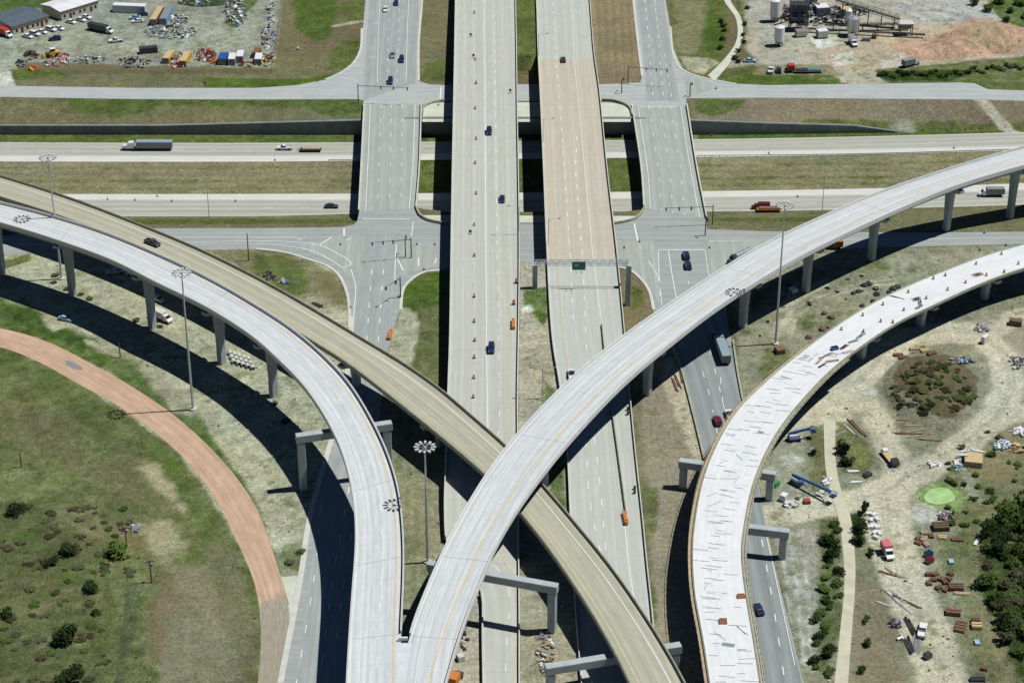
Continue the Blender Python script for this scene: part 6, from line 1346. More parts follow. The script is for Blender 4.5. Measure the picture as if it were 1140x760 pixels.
def bundle(px, py, z, L, w, rz, mat, label, n=5, name='bar_bundle', cat='bundle', group=None, th=.12):
    x, y, z = (*G(px, py, z), z) if z is not None else GZ(px, py); r = empty(name, (x, y, z), rz)
    for k in range(n):
        mb = MB(); yy = -w / 2 + w * (k + .5) / n; j = r5.uniform(-.12, .12) * L; a = r5.uniform(-.06, .06) * L; mb.bar((-L / 2 + j, yy - a, th * .6 + .01), (L / 2 + j, yy + a, th * .6 + .01), th, mat=M[mat]); mb.build('bar', r)
    tag(r, label, cat, group); return r
bundle(1088, 306, 10.5, 3.4, 1.8, .5, 'rust', 'rust brown bar bundle lying across the finished part of the unfinished flyover', 7); bundle(1020, 333, 10.5, 3.0, 1.6, .6, 'charcoal', 'criss-cross dark bars on the unfinished flyover deck', 6); bundle(1024, 337, 10.5, 3.6, 1.2, 1.4, 'charcoal', 'dark bars laid against the criss-cross pile on the flyover', 5); bundle(998, 331, 10.5, 4.2, .6, -.5, 'charcoal', 'two long dark poles on the left part of the finished deck', 2)
bundle(1023, 342, 10.5, 3.2, 1.0, .9, 'gray', 'grey bar mat nearest the barrels on the unfinished flyover', 6)
for i, (px, py, mt) in enumerate([(958, 374, 'teal'), (950, 380, 'gray'), (940, 386, 'charcoal'), (934, 394, 'white'), (944, 392, 'offwhite'), (920, 396, 'gray'), (912, 402, 'timber'), (905, 398, 'white'), (915, 407, 'charcoal'), (896, 398, 'offwhite'), (926, 402, 'timber')]):
    bundle(px, py, 10.5, r5.uniform(2.5, 5.5), r5.uniform(.6, 1.4), r5.uniform(.2, 1.1), mt, 'loose stack of formwork pieces where the unfinished deck begins', 5, 'formwork_stack', 'formwork', 'formwork stacks where the unfinished deck begins')
# ---------------------------------------------------------------- yard at the top left
def by_corners(A, B_, D_, z):       # three roof corners in the photo at height z -> world quad
    a, b, d = (Vector((*G(*q, z), 0)) for q in (A, B_, D_)); return a, b, b + d - a, d
def office(A, B_, D_, z, roofm, label, wins, trim=None, ridge=.9):
    a, b, c, d = by_corners(A, B_, D_, z); r = empty('office_building', (a.x, a.y, 0)); bpy.context.view_layer.update(); P_ = []
    mb = MB(); q = [(v.x, v.y, -.2) for v in (a, b, c, d)] + [(v.x, v.y, z) for v in (a, b, c, d)]; mb.hexa(q, M['cream']); P_.append(mb.build('wall'))
    cen = (a + b + c + d) / 4; ex = [cen + (v - cen) * 1.05 for v in (a, b, c, d)]; m0 = (ex[0] + ex[3]) / 2; m1 = (ex[1] + ex[2]) / 2
    mb = MB(); e = [(v.x, v.y, z + .05) for v in ex]; t0 = (m0.x, m0.y, z + ridge); t1 = (m1.x, m1.y, z + ridge)
    mb.face([e[0], e[1], t1, t0], roofm); mb.face([e[3], t0, t1, e[2]], roofm); mb.face([e[0], t0, e[3]], M['cream']); mb.face([e[1], e[2], t1], M['cream']); mb.face(e[::-1], roofm); P_.append(mb.build('roof'))
    mb = MB(); mb.bar(e[0], e[1], .12, .22, M[trim or 'brown']); mb.bar(e[1], e[2], .12, .22, M[trim or 'brown']); P_.append(mb.build('eaves_trim'))
    dv = (b - a); L = dv.length; dv.normalize(); nv = Vector((dv.y, -dv.x, 0))
    if nv.y > 0: nv = -nv
    for t, kind in wins:
        p0 = a + dv * (L * t) + nv * .02; h0, h1, w = (0.05, 2.1, .5) if kind == 'd' else (1.0, 2.1, .45)
        mb = MB(); q = []
        for zz in (h0, h1):
            for u, k_ in ((-w, 0), (w, 0), (w, .05), (-w, .05)): v = p0 + dv * u + nv * k_; q.append((v.x, v.y, zz))
        mb.hexa(q, M['maroon'] if kind == 'd' else M['glass']); P_.append(mb.build('door' if kind == 'd' else 'window'))
    for o in P_: o.parent = r; o.matrix_parent_inverse = r.matrix_world.inverted()
    tag(r, label, 'building'); return r
office((14, 30), (54, 18), (-13, 19), 3.6, M['roof_blue'], 'low cream office with a slate blue roof, top left corner', [(.1, 'w'), (.25, 'd'), (.4, 'w'), (.55, 'w'), (.68, 'w'), (.8, 'd'), (.93, 'w')])
office((68, 13.5), (109, 1), (46, 5), 3.6, M['roof_white'], 'low cream office with a white roof, behind the blue-roofed one', [(.08, 'w'), (.24, 'd'), (.33, 'w'), (.5, 'w'), (.62, 'w'), (.8, 'd'), (.92, 'w')], 'maroon')
def boxy(name, P0, P1, width, h, mat, label, cat, roof=None, z=0.0, ribs=True, wheels_=False):     # long box whose top centreline runs P0 -> P1 in the photo
    a = Vector((*G(*P0, z + h), 0)); b = Vector((*G(*P1, z + h), 0)); d = b - a; L = d.length; r = empty(name, ((a.x + b.x) / 2, (a.y + b.y) / 2, z), math.atan2(d.y, d.x)); zb = .5 if wheels_ else .1
    mb = MB(); mb.box(-L / 2, L / 2, -width / 2, width / 2, zb, h, M[mat]); 
    if ribs:
        n_ = int(L / .6)
        for k in range(n_):
            x = -L / 2 + (k + .5) * L / n_
            for sg in (-1, 1): mb.box(x - .12, x + .12, sg * width / 2 - (.0 if sg > 0 else .05), sg * width / 2 + (.05 if sg > 0 else 0), zb + .1, h - .1, M[mat])
    mb.build('box', r); mb = MB(); mb.box(-L / 2 + .05, L / 2 - .05, -width / 2 + .05, width / 2 - .05, h + .005, h + .08, M[roof or mat]); mb.build('roof', r)
    mb = MB(); mb.box(-L / 2 - .05, -L / 2 - .005, -width / 2 + .15, width / 2 - .15, zb + .15, h - .15, M['gray']); mb.build('door', r)
    if wheels_: wheels(r, (-L * .3, L * .3), width / 2 - .15, .4)
    tag(r, label, cat); return r
boxy('office_trailer', (126, 4.5), (162, 6), 3.2, 3.0, 'offwhite', 'long white site trailer behind the yard, at the very top', 'trailer', 'white')
boxy('shipping_container', (170, 22), (179, 7), 2.5, 2.6, 'rust', 'rusty orange container, left of the white and blue one', 'container', 'tan'); boxy('shipping_container', (181, 21), (189, 5), 2.7, 2.9, 'skyblue', 'large white and pale blue container above the scrap heap', 'container', 'gray')
boxy('shipping_container', (155, 53.5), (175, 51.5), 2.6, 2.2, 'charcoal', 'long black tank-like box on open gravel in the yard', 'container')
boxy('shipping_container', (184, 65), (191, 56), 2.6, 2.2, 'amber', 'yellow container in the row of junk, left of two', 'container', 'tan'); boxy('shipping_container', (203, 68), (209, 57), 2.6, 2.4, 'amber', 'yellow container in the row of junk, right of two', 'container', 'tan')
boxy('storage_box', (246.5, 66), (250, 58.5), 3.2, 2.4, 'blue', 'blue storage box, left of the two white ones at the yard fence', 'container', 'blue'); boxy('storage_box', (257.5, 66), (259, 59), 2.6, 2.6, 'offwhite', 'white storage box right beside the blue one', 'container', 'white'); boxy('storage_box', (266.5, 63), (268, 56), 2.6, 2.6, 'offwhite', 'white storage box, right of two at the yard fence', 'container', 'white')
boxy('shipping_container', (287, 66), (288.5, 59), 2.6, 2.3, 'white', 'white box in front of the brown one in the yard corner', 'container'); boxy('shipping_container', (284, 59), (287, 53), 2.6, 2.2, 'rust', 'brown box behind the white one in the yard corner', 'container')
CW = 'cars parked in front of the blue-roofed office'; 
for i, (x, y) in enumerate([(31, 40), (39, 37.5), (47, 35), (57, 32.5), (66, 31)]): car('suv' if i % 2 else 'sedan', 'white', x, y, 0, pdir(x, y, 12, 3), ORD[i] + ' white car from the left before the blue-roofed office', CW)
for i, (x, y) in enumerate([(79, 24), (90, 21.5), (96, 18.5)]): car('sedan', 'white', x, y, 0, pdir(x, y, 12, 3), ORD[i] + ' white car from the left before the white-roofed office', 'cars parked in front of the white-roofed office')
for x, y, c_, k_, lb in ((61, 43, 'navy', 'suv', 'dark navy car alone below the row of white cars in the yard'), (129, 45, 'white', 'pickup', 'white pickup in the open middle of the gravel yard'), (153, 23, 'white', 'sedan', 'white car left of the rusty container, lower of two'), (150, 19, 'skyblue', 'sedan', 'pale car left of the rusty container, upper of two'), (158, 15.5, 'navy', 'sedan', 'dark car left of the rusty container, topmost')):
    car(k_, c_, x, y, 0, pdir(x, y, -12, 1), lb)
r = mk_boxtruck(M['charcoal'], M['white'], L=8.5); pose(r, 112, 31, 0, pdir(112, 31, 14, 3), 1.6); tag(r, 'white-cabbed truck with a long dark body in the yard', 'truck'); r = mk_boxtruck(M['red'], M['white'], L=4.5); pose(r, 6, 37, 0, pdir(6, 37, 12, 5), 1.2); tag(r, 'white-cabbed truck with red load at the left edge of the yard', 'truck')
# yellow wheel loader
x, y = G(57, 60, 1.2); r = empty('wheel_loader', (x, y, 0), R(200)); mb = MB(); mb.prism([(-3, .9), (.6, .9), (.6, 1.9), (-.6, 2.2), (-3, 2.1)], -1.1, 1.1, M['amber'], inset=.1, taper_from=1.5); mb.build('body', r, bevel=.06)
mb = MB(); mb.prism([(-1.6, 2.1), (.4, 2.1), (.2, 3.2), (-1.4, 3.2)], -.75, .75, M['glass'], inset=.1, taper_from=2.8); mb.build('cab', r); mb = MB(); mb.box(-1.6, .3, -.85, .85, 3.21, 3.32, M['white']); mb.build('cab_roof', r)
for sg in (-1, 1): mb = MB(); mb.bar((.4, sg * .7, 1.6), (3.0, sg * .7, .7), .28, mat=M['amber']); mb.build('lift_arm', r)
mb = MB(); mb.hexa([(2.9, -1.4, .1), (3.9, -1.4, .15), (3.9, 1.4, .15), (2.9, 1.4, .1), (2.9, -1.4, 1.3), (3.1, -1.4, 1.3), (3.1, 1.4, 1.3), (2.9, 1.4, 1.3)], M['amber']); mb.build('bucket', r)
for xx in (-2.1, 1.4):
    for sg in (-1, 1): mb = MB(); mb.tube((xx, sg * 1.05 - .3, .8), (xx, sg * 1.05 + .3, .8), .8, n=14, mat=M['rubber']); mb.build('wheel', r)
tag(r, 'yellow wheel loader at the edge of the yard junk', 'wheel loader')
def heap(px, py, rx, ry, n, mats, label, seed, hmax=1.4, z=None, name='scrap_heap', big=1.0, cat='scrap'):
    rr = random.Random(seed); mb = MB()
    for _ in range(n):
        a = rr.uniform(0, 6.28); q = math.sqrt(rr.random()); x, y, zz = GZ(px + rx * q * math.cos(a), py + ry * q * math.sin(a)) if z is None else (*G(px + rx * q * math.cos(a), py + ry * q * math.sin(a), z), z); mt = M[rr.choice(mats)]
        h = hmax * (1 - q) * rr.random(); t = rr.random()
        if t < .45: mb.obox((x, y, zz + .25 + h), (rr.uniform(.2, 1.1) * big, rr.uniform(.1, .6) * big, rr.uniform(.08, .35)), rr.uniform(0, 3.14), mt, tilt=rr.uniform(-.5, .5))
        elif t < .75: d = rr.uniform(.5, 2.2) * big; b = rr.uniform(0, 6.28); mb.bar((x, y, zz + .15 + h), (x + d * math.cos(b), y + d * math.sin(b), zz + .15 + rr.uniform(0, .8)), rr.uniform(.08, .2), mat=mt)
        else: d = rr.uniform(.4, 1.5) * big; b = rr.uniform(0, 6.28); mb.tube((x, y, zz + .4 + h), (x + d * math.cos(b), y + d * math.sin(b), zz + .4 + h * .5), rr.uniform(.15, .4), n=8, mat=mt)
    o = mb.build(name); tag(o, label, cat, kind='stuff'); return o
SM = ['offwhite', 'white', 'gray', 'silver', 'charcoal', 'gray', 'brown', 'concrete', 'old_concrete', 'skyblue']
heap(190, 36, 28, 8, 190, SM, 'wide heap of pale scrap metal in the middle of the yard', 1); heap(200, 23, 10, 7, 50, SM, 'scrap heap right of the white and blue container', 2); heap(262, 14, 12, 18, 130, SM + ['white', 'teal'], 'long scrap heap at the top centre of the yard', 3)
heap(218, 3, 16, 5, 50, SM + ['teal'], 'scrap heap behind the yard at the very top', 4); heap(302, 14, 6, 12, 45, SM + ['white', 'tan'], 'white scrap along the right side of the yard, upper part', 5); heap(299, 42, 8, 14, 60, SM + ['white', 'blue'], 'scrap along the right side of the yard, middle part', 6)
heap(297, 66, 8, 9, 50, ['brown', 'timber', 'offwhite', 'amber', 'rust', 'charcoal'], 'mixed scrap in the lower right corner of the yard', 7); heap(228, 62, 12, 7, 90, ['pink', 'red', 'rust', 'brown', 'charcoal', 'offwhite', 'brown'], 'heap of red scrap in the junk row', 8, 1.6); heap(238, 69, 4, 3, 24, ['orange'], 'bright orange scrap beside the blue storage box', 9)
heap(197, 68, 14, 9, 70, ['pink', 'offwhite', 'amber', 'red', 'brown', 'charcoal', 'white'], 'colourful junk around the two yellow containers', 10); heap(150, 70, 20, 6, 80, ['skyblue', 'brown', 'offwhite', 'rust', 'charcoal', 'timber', 'teal'], 'junk with pale blue pieces left of the yellow containers', 11)
heap(100, 67, 18, 4, 46, ['charcoal', 'white', 'gray', 'brown'], 'dark scrap strewn along the lower edge of the yard', 12); heap(67, 66, 12, 6, 60, ['brown', 'pink', 'rust', 'offwhite', 'timber'], 'brown scrap right of the yellow loader', 13); heap(34, 62, 9, 5, 40, ['maroon', 'charcoal', 'brown'], 'dark reddish scrap left of the yellow loader', 14)
heap(23, 71, 5, 4, 24, ['charcoal', 'gray'], 'dark grey scrap at the left end of the junk row', 15); heap(38, 77, 5, 2.2, 22, ['orange'], 'orange pile on the grass bank by the yard', 16); heap(60, 72, 9, 3, 30, ['teal', 'silver', 'pink', 'white'], 'pale scrap below the yellow loader', 17); heap(275, 73, 14, 3, 30, ['charcoal', 'tan', 'maroon'], 'dark scrap strewn below the storage boxes', 18)
heap(258, 4, 5, 4, 18, ['white', 'red', 'rust'], 'white and red scrap at the very top of the yard', 19); heap(331, 56, 3.5, 1.4, 5, ['white'], 'small white scrap on the brown verge right of the yard', 20)
# yard fence
P = [G(a, b) for a, b in ((30, 83), (150, 82), (302, 82), (306, 60), (312, 20))]; r = empty('chain_link_fence', (*P[0], 0)); bpy.context.view_layer.update(); Q = np.array(P); pts = np.concatenate([np.linspace(Q[i], Q[i + 1], max(2, int(np.linalg.norm(Q[i + 1] - Q[i]) / 3)), endpoint=False) for i in range(4)])
mb = MB(); mp_ = MB()
for i, p_ in enumerate(pts):
    mp_.tube((p_[0], p_[1], 0), (p_[0], p_[1], 1.6), .05, n=5, mat=M['steel'])
    if i: q = pts[i - 1]; [mb.bar((q[0], q[1], h), (p_[0], p_[1], h), .035, mat=M['brown']) for h in (.2, .5, .8, 1.1, 1.5)]
for nm, b_ in (('mesh_wires', mb), ('fence_posts', mp_)): o = b_.build(nm); o['kind'] = 'stuff'; o.parent = r; o.matrix_parent_inverse = r.matrix_world.inverted()
tag(r, 'wire fence around the scrap yard at the top left', 'fence')
# ---------------------------------------------------------------- concrete plant at the top right
def silo(px, py, r0, h, leg, label, mat='silver'):
    x, y = G(px, py, 0); r = empty('silo', (x, y, 0)); mb = MB(); mb.tube((0, 0, leg), (0, 0, leg + h), r0, n=20, mat=M[mat]); mb.tube((0, 0, leg + h), (0, 0, leg + h + .6), r0, r0 * .3, n=20, mat=M[mat]); mb.build('tank', r); mb = MB(); mb.tube((0, 0, leg - 1.6), (0, 0, leg - .01), .4, r0 * .98, n=16, mat=M['gray']); mb.build('hopper', r)
    for a in (.78, 2.36, 3.93, 5.5): mb = MB(); mb.bar((r0 * .85 * math.cos(a), r0 * .85 * math.sin(a), 0), (r0 * .85 * math.cos(a), r0 * .85 * math.sin(a), leg + .2), .22, mat=M['gray']); mb.build('leg', r)
    tag(r, label, 'silo'); return r
silo(867, 51, 1.9, 5.4, 2.2, 'white upright silo on the gravel, lower left of the plant', 'white'); silo(862, 24, 1.9, 6.4, 2.2, 'white upright silo at the top edge, left of the plant', 'white'); silo(949, 40, 2.4, 5, 2.4, 'round grey silo below the conveyors in the plant', 'silver'); silo(944, 28, 1.3, 4, 2, 'small white silo behind the round grey one', 'white')
x, y = G(888, 33, 0); r = empty('batching_tower', (x, y, 0)); 
for a in (-3.2, 0, 3.2):
    for b in (-2.2, 2.2): mb = MB(); mb.bar((a, b, 0), (a, b, 11), .35, mat=M['navy']); mb.build('column', r)
for zz in (3.5, 7, 10.6): mb = MB(); mb.box(-3.6, 3.6, -2.6, 2.6, zz, zz + .25, M['charcoal']); mb.build('platform', r)
for k in range(3): mb = MB(); mb.box(-3 + k * 2.1, -1.3 + k * 2.1, -1.8, 1.8, 7.26, 10.2, M['charcoal' if k != 1 else 'navy']); mb.build('bin', r)
for k in range(3):
    mb = MB(); mb.bar((-3.2 + 3.2 * (k % 2), -2.25, k * 3.5), (3.2 * (k % 2), -2.25, k * 3.5 + 3.5), .18, mat=M['navy']); mb.bar((3.2, -2.25, k * 3.5), (0, -2.25, k * 3.5 + 3.5), .18, mat=M['navy']); mb.build('brace', r)
mb = MB(); mb.box(-2.5, 2, -1.5, 1.5, 3.76, 5.6, M['gray']); mb.build('mixer', r); tag(r, 'dark steel batching tower of the concrete plant', 'plant tower')
def conveyor(P0, z0, P1, z1, w, label, legs=3, truss=1.0):
    a = Vector((*G(*P0, z0), z0)); b = Vector((*G(*P1, z1), z1)); r = empty('conveyor', (a.x, a.y, 0)); bpy.context.view_layer.update(); P_ = []; d = (b - a); L = d.length; dn = d.normalized(); nv = Vector((-dn.y, dn.x, 0)).normalized() * w / 2; up = Vector((0, 0, truss))
    mb = MB(); mb.hexa([a - nv, b - nv, b + nv, a + nv, a - nv + Vector((0, 0, .12)), b - nv + Vector((0, 0, .12)), b + nv + Vector((0, 0, .12)), a + nv + Vector((0, 0, .12))], M['charcoal']); P_.append(mb.build('belt'))
    mb = MB(); N = max(4, int(L / 1.4))
    for sg in (-1, 1):
        o0 = nv * 1.15 * sg
        for u in (Vector((0, 0, -truss * .3)), up * .7): mb.bar(a + o0 + u, b + o0 + u, .13, mat=M['charcoal'])
        for k in range(N): p0 = a + d * (k / N) + o0; p1 = a + d * ((k + 1) / N) + o0; mb.bar(p0 + (up * .7 if k % 2 else -up * .3), p1 + (-up * .3 if k % 2 else up * .7), .09, mat=M['charcoal'])
    P_.append(mb.build('frame'))
    for k in range(legs):
        p_ = a + d * ((k + .6) / legs)
        if p_.z > 1: mb = MB(); mb.bar(p_ - nv, (p_.x - nv.x, p_.y - nv.y, 0), .2, mat=M['charcoal']); P_.append(mb.build('leg')); mb = MB(); mb.bar(p_ + nv, (p_.x + nv.x, p_.y + nv.y, 0), .2, mat=M['charcoal']); P_.append(mb.build('leg'))
    for o in P_: o.parent = r; o.matrix_parent_inverse = r.matrix_world.inverted()
    tag(r, label, 'conveyor'); return r
conveyor((930, 0), 9, (1002, 22), 3.5, 1.8, 'inclined truss conveyor running down to the hopper of the plant', 5, 2.0); conveyor((918, 28), 2.4, (1000, 27), 2.4, 1.0, 'level conveyor behind the round grey silo', 5, .7); conveyor((900, 32), 1.5, (1030, 39), 1.3, .8, 'low level conveyor line nearest the road in the plant', 6, .4); conveyor((864, 24), 1.5, (884, 8), 6, .6, 'thin inclined conveyor between the top silo and the tower', 2, .4)
x, y = G(1008, 38, 0); r = empty('feed_hopper', (x, y, 0)); mb = MB(); mb.hexa([(-1.5, -1.2, 2.5), (1.5, -1.2, 2.5), (1.5, 1.2, 2.5), (-1.5, 1.2, 2.5), (-2.6, -2, 4.6), (2.6, -2, 4.6), (2.6, 2, 4.6), (-2.6, 2, 4.6)], M['gray']); mb.build('hopper', r)
mb = MB(); mb.box(-2.7, 2.7, -2.1, 2.1, 4.62, 4.8, M['offwhite']); mb.build('cover', r)
for a in (-2.2, 2.2):
    for b in (-1.6, 1.6): mb = MB(); mb.bar((a, b, 0), (a, b, 4.5), .3, mat=M['charcoal']); mb.build('leg', r)
mb = MB(); mb.box(-2.2, 1.6, 3, 5, 0, 2.6, M['offwhite']); mb.build('control_cabin', r); tag(r, 'feed hopper with pale cover at the right end of the conveyors', 'hopper')
boxy('tank_trailer', (886, 34), (898, 33), 2.6, 2.6, 'offwhite', 'pale tank trailer below the batching tower', 'trailer', 'silver', wheels_=True); boxy('tank_trailer', (910, 34), (921, 33), 3.2, 3.0, 'offwhite', 'white ribbed tank trailer left of the round grey silo', 'trailer', 'white', wheels_=True); boxy('plant_shed', (908, 7), (922, 6), 5, 4, 'gray', 'white-roofed shed among the plant machinery', 'shed', 'white'); boxy('plant_shed', (936, 9), (948, 9), 4, 3.6, 'gray', 'tan-roofed shed behind the grey silo', 'shed', 'tan')
boxy('storage_box', (960, 42), (969, 42.3), 1.8, 1.2, 'gray', 'low grey box right of the round silo', 'container'); boxy('storage_box', (971, 38), (976, 38.5), 2.0, 1.6, 'brown', 'small brown box right of the low grey box', 'container'); r = mk_boxtruck(M['silver'], M['white'], 'mixer_truck', 4); pose(r, 949.5, 46, 0, R(-80), 1.3); tag(r, 'small pale truck parked in front of the round grey silo', 'truck')
heap(900, 16, 30, 13, 210, ['navy', 'charcoal', 'gray', 'steel', 'brown'], 'tangle of dark machinery around the batching tower', 31, 7, big=1.7, name='plant_machinery', cat='machinery'); heap(940, 16, 28, 9, 110, ['navy', 'charcoal', 'gray', 'timber'], 'dark machinery behind the round grey silo', 32, 4.5, big=1.4, name='plant_machinery', cat='machinery')
car('pickup', 'white', 858, 78, 0, R(80), 'white pickup at the left end of the row below the plant'); car('suv', 'navy', 867, 78, 0, R(85), 'dark car beside the white pickup below the plant'); r = mk_boxtruck(M['red'], M['red'], 'box_truck', 2.6); pose(r, 880, 76, 0, R(95), 1); tag(r, 'small red truck in the row below the plant', 'truck')
r = flatbed('flatbed_trailer', 5.5, M['gray'], M['charcoal']); pose(r, 893, 79.5, 0, R(0), .6); tag(r, 'low grey trailer right of the red truck below the plant', 'trailer'); r = flatbed('flatbed_trailer', 6.5, M['silver'], M['teal']); pose(r, 906, 78.5, 0, R(0), .8); tag(r, 'grey-green loaded trailer at the right end of the row below the plant', 'trailer')
r = mk_boxtruck(M['gray'], M['offwhite'], L=5); pose(r, 1014, 70, 0, pdir(1014, 70, 12, -3), 1.2); tag(r, 'grey and white truck beside the foot of the reddish earth heap', 'truck')
# ---------------------------------------------------------------- building site, lower right
def boom(px0, py0, px1, py1, label):
    a = Vector((*G(px0, py0, .8), 0)); b = Vector((*G(px1, py1, 3.5), 0)); d = b - a; L = d.length; r = empty('boom_lift', (a.x, a.y, 0), math.atan2(d.y, d.x)); mb = MB(); mb.box(-1.6, 1.6, -1.1, 1.1, .45, 1.0, M['blue']); mb.build('chassis', r, bevel=.06); mb = MB(); mb.box(-1.5, .9, -.8, .8, 1.02, 2.0, M['white']); mb.build('turret', r, bevel=.06)
    wheels(r, (-1.1, 1.1), 1.1, .5, .35); mb = MB(); mb.bar((-1.6, 0, 2.3), (L - 1.2, 0, 3.2), .5, .6, mat=M['blue']); mb.build('boom', r); mb = MB(); mb.bar((-1.6, .55, 1.4), (2.2, .55, 2.3), .3, mat=M['white']); mb.build('lift_cylinder', r)
    mb = MB()
    for zz in (2.2, 2.8, 3.3):
        for q0, q1 in (((L - 1.1, -.9), (L + .3, -.9)), ((L + .3, -.9), (L + .3, .9)), ((L + .3, .9), (L - 1.1, .9)), ((L - 1.1, .9), (L - 1.1, -.9))): mb.bar((*q0, zz), (*q1, zz), .1, mat=M['blue'])
    mb.box(L - 1.1, L + .3, -.9, .9, 2.1, 2.18, M['navy']); mb.build('basket', r); tag(r, label, 'boom lift', 'blue boom lifts'); return r
boom(884, 487, 907, 475, 'blue boom lift beside the unfinished deck, upper of two'); boom(887, 536, 929, 548, 'blue boom lift reaching towards the pale haul path, lower of two')
r = flatbed('flatbed_truck', 6, M['tan'], None); pose(r, 989, 507, 0, pdir(989, 507, 9, 11), .8); mb = MB(); mb.prism([(3.1, .5), (4.9, .5), (4.9, 1.4), (4.3, 2.1), (3.1, 2.1)], -1, 1, M['charcoal'], inset=.1, taper_from=1.4); mb.build('cab', r); mb = MB(); mb.box(-2.9, -1.4, -.7, .7, 1.01, 1.5, M['white']); mb.build('load', r); tag(r, 'flatbed truck with a tan bed driving on the dirt road by the mound', 'truck')
r = mk_boxtruck(M['pink'], M['white'], 'box_truck', 3); pose(r, 988, 614, 0, R(-80), 1); tag(r, 'pink-topped white truck beside the dirt road', 'truck'); car('pickup', 'white', 1027, 701, 0, R(75), 'white pickup beside the dark frames near the dirt road')
boxy('generator', (870, 549), (876, 551), 2.0, 1.8, 'offwhite', 'pale generator box left of the lower boom lift', 'generator', 'white', ribs=False); boxy('generator', (860, 534), (866, 537), 1.8, 1.4, 'green', 'green machine tucked behind the bent column', 'generator', 'green', ribs=False)
boxy('skip', (895, 556.5), (902, 556), 1.6, .9, 'rust', 'small rusty skip near the lower boom lift', 'skip', 'red', ribs=False); boxy('skip', (887, 551), (891, 552), 1.4, .9, 'timber', 'small olive crate left of the rusty skip', 'crate', ribs=False); heap(882, 562, 9, 3, 26, ['white', 'charcoal', 'offwhite'], 'white and dark scrap on the dirt below the generator', 40, .6); heap(913, 551, 3, 3, 12, ['offwhite', 'rust'], 'little pale pile next to the lower boom lift', 41, .5); heap(921, 537, 4, 3, 10, ['white'], 'white scraps on the haul path edge', 42, .3)
for i, (a, b, w) in enumerate([(946, 525, 10), (950, 537, 11)]): bundle(a + 3, b, 0, 3.0, .9, 0, 'white', ['upper', 'lower'][i] + ' white plank bundle below the green triangle', 3, 'plank_bundle', 'planks', th=.3)
boxy('skip', (963, 528), (969, 525), 1.6, .9, 'charcoal', 'small dark box right of the white plank bundles', 'crate', ribs=False)
bundle(945, 478, 0, 7, .6, -1.1, 'offwhite', 'pale pipes in the upper part of the green triangle', 2, 'pipe_bundle', 'pipes', th=.22); bundle(954, 476, 0, 9, 1.0, -1.2, 'brown', 'dark beams along the top right side of the green triangle', 3, 'beam_stack', 'beams', th=.3); bundle(974, 508, 0, 5, .8, -.9, 'timber', 'pinkish timbers at the right tip of the green triangle', 3, 'timber_stack', 'timber'); bundle(903, 501, 0, 3, .8, 1.0, 'offwhite', 'pale timbers crossing in the green patch left of the haul path', 3, 'timber_stack', 'timber'); bundle(936, 482, 0, 5, .6, .6, 'offwhite', 'thin pale pole on grass right of the haul path', 1, 'pipe', 'pipe')
for i, (a, b, L, an) in enumerate([(1008, 468, 5, .1), (1018, 474, 5, .15), (1013, 483, 10, .0), (1026, 485, 8, .2), (1034, 490, 6, -.2), (1022, 479, 7, .3), (1004, 462, 3, 0)]): bundle(a, b, 0, L, .5, an, 'timber' if i % 2 else 'rust', 'pinkish timber lying on dirt below the round mound', 2, 'timber_pile', 'timber', 'timbers below the round mound', th=.2)
for i, (a, b) in enumerate([(1000, 396), (1006, 399), (1018, 389), (1024, 386), (1030, 391), (1037, 394)]): crate(a, b, None, 1.4, .7, .5, .1 * i, 'tan' if i in (2, 3, 4) else 'rust', 'pallet', 'rusty pallet at the top rim of the round mound', 'pallet', 'rusty pallets by the mound', slats=3)
heap(1070, 402, 14, 4, 40, ['gray', 'charcoal', 'skyblue', 'offwhite'], 'grey scrap at the upper right rim of the mound', 43, .8); heap(1132, 404, 9, 7, 40, ['gray', 'brown', 'teal', 'offwhite'], 'scrap pile at the right edge, level with the mound', 44, 1); boxy('storage_box', (1095, 373), (1099, 374.5), 2.6, 2.2, 'offwhite', 'white box on the grass patch, right', 'container', 'white'); heap(1093, 366, 7, 4, 30, ['gray', 'silver', 'white'], 'pale scrap around the white box, right', 45, .8); boxy('beam_rack', (1124, 355), (1138, 357), 2.2, 1.6, 'charcoal', 'long black box near the right edge below the unfinished flyover', 'container', 'brown')
# roofless shed of white beams
boxy('material_shed', (1074, 508), (1094, 510), 5, 1.6, 'timber', 'tan-roofed stack of panels above the lime green pond', 'panel stack', 'tan', ribs=False)
for i, (a, b, L, an) in enumerate([(1076, 502, 4, .3), (1086, 502, 5.5, -.3), (1070, 507, 3, 0)]): bundle(a, b, 1.75, L, .8, an, 'white', 'white planks lying on top of the panel stack above the pond', 2, 'plank_bundle', 'planks', 'white planks on the panel stack', th=.3)
heap(1134, 481, 6, 4, 24, ['white'], 'white material pile at the right edge', 46, .8); heap(1115, 496, 9, 5, 40, ['skyblue', 'white', 'teal', 'offwhite'], 'blue and white scrap right of the panel stack', 47, .8); heap(1064, 520, 5, 4, 20, ['skyblue', 'white', 'gray'], 'pale scrap left of the panel stack', 48, .5); heap(1135, 500, 8, 6, 30, ['timber', 'tan', 'rust'], 'tan timber pile near the right edge', 49, .5); heap(1040, 517, 7, 2, 18, ['white', 'offwhite'], 'white scraps along the dirt road above the pond', 50, .3)
heap(1052, 575, 7, 5, 34, ['charcoal', 'gray', 'offwhite', 'brown'], 'dark scrap right of the white lime patch', 51, .7)
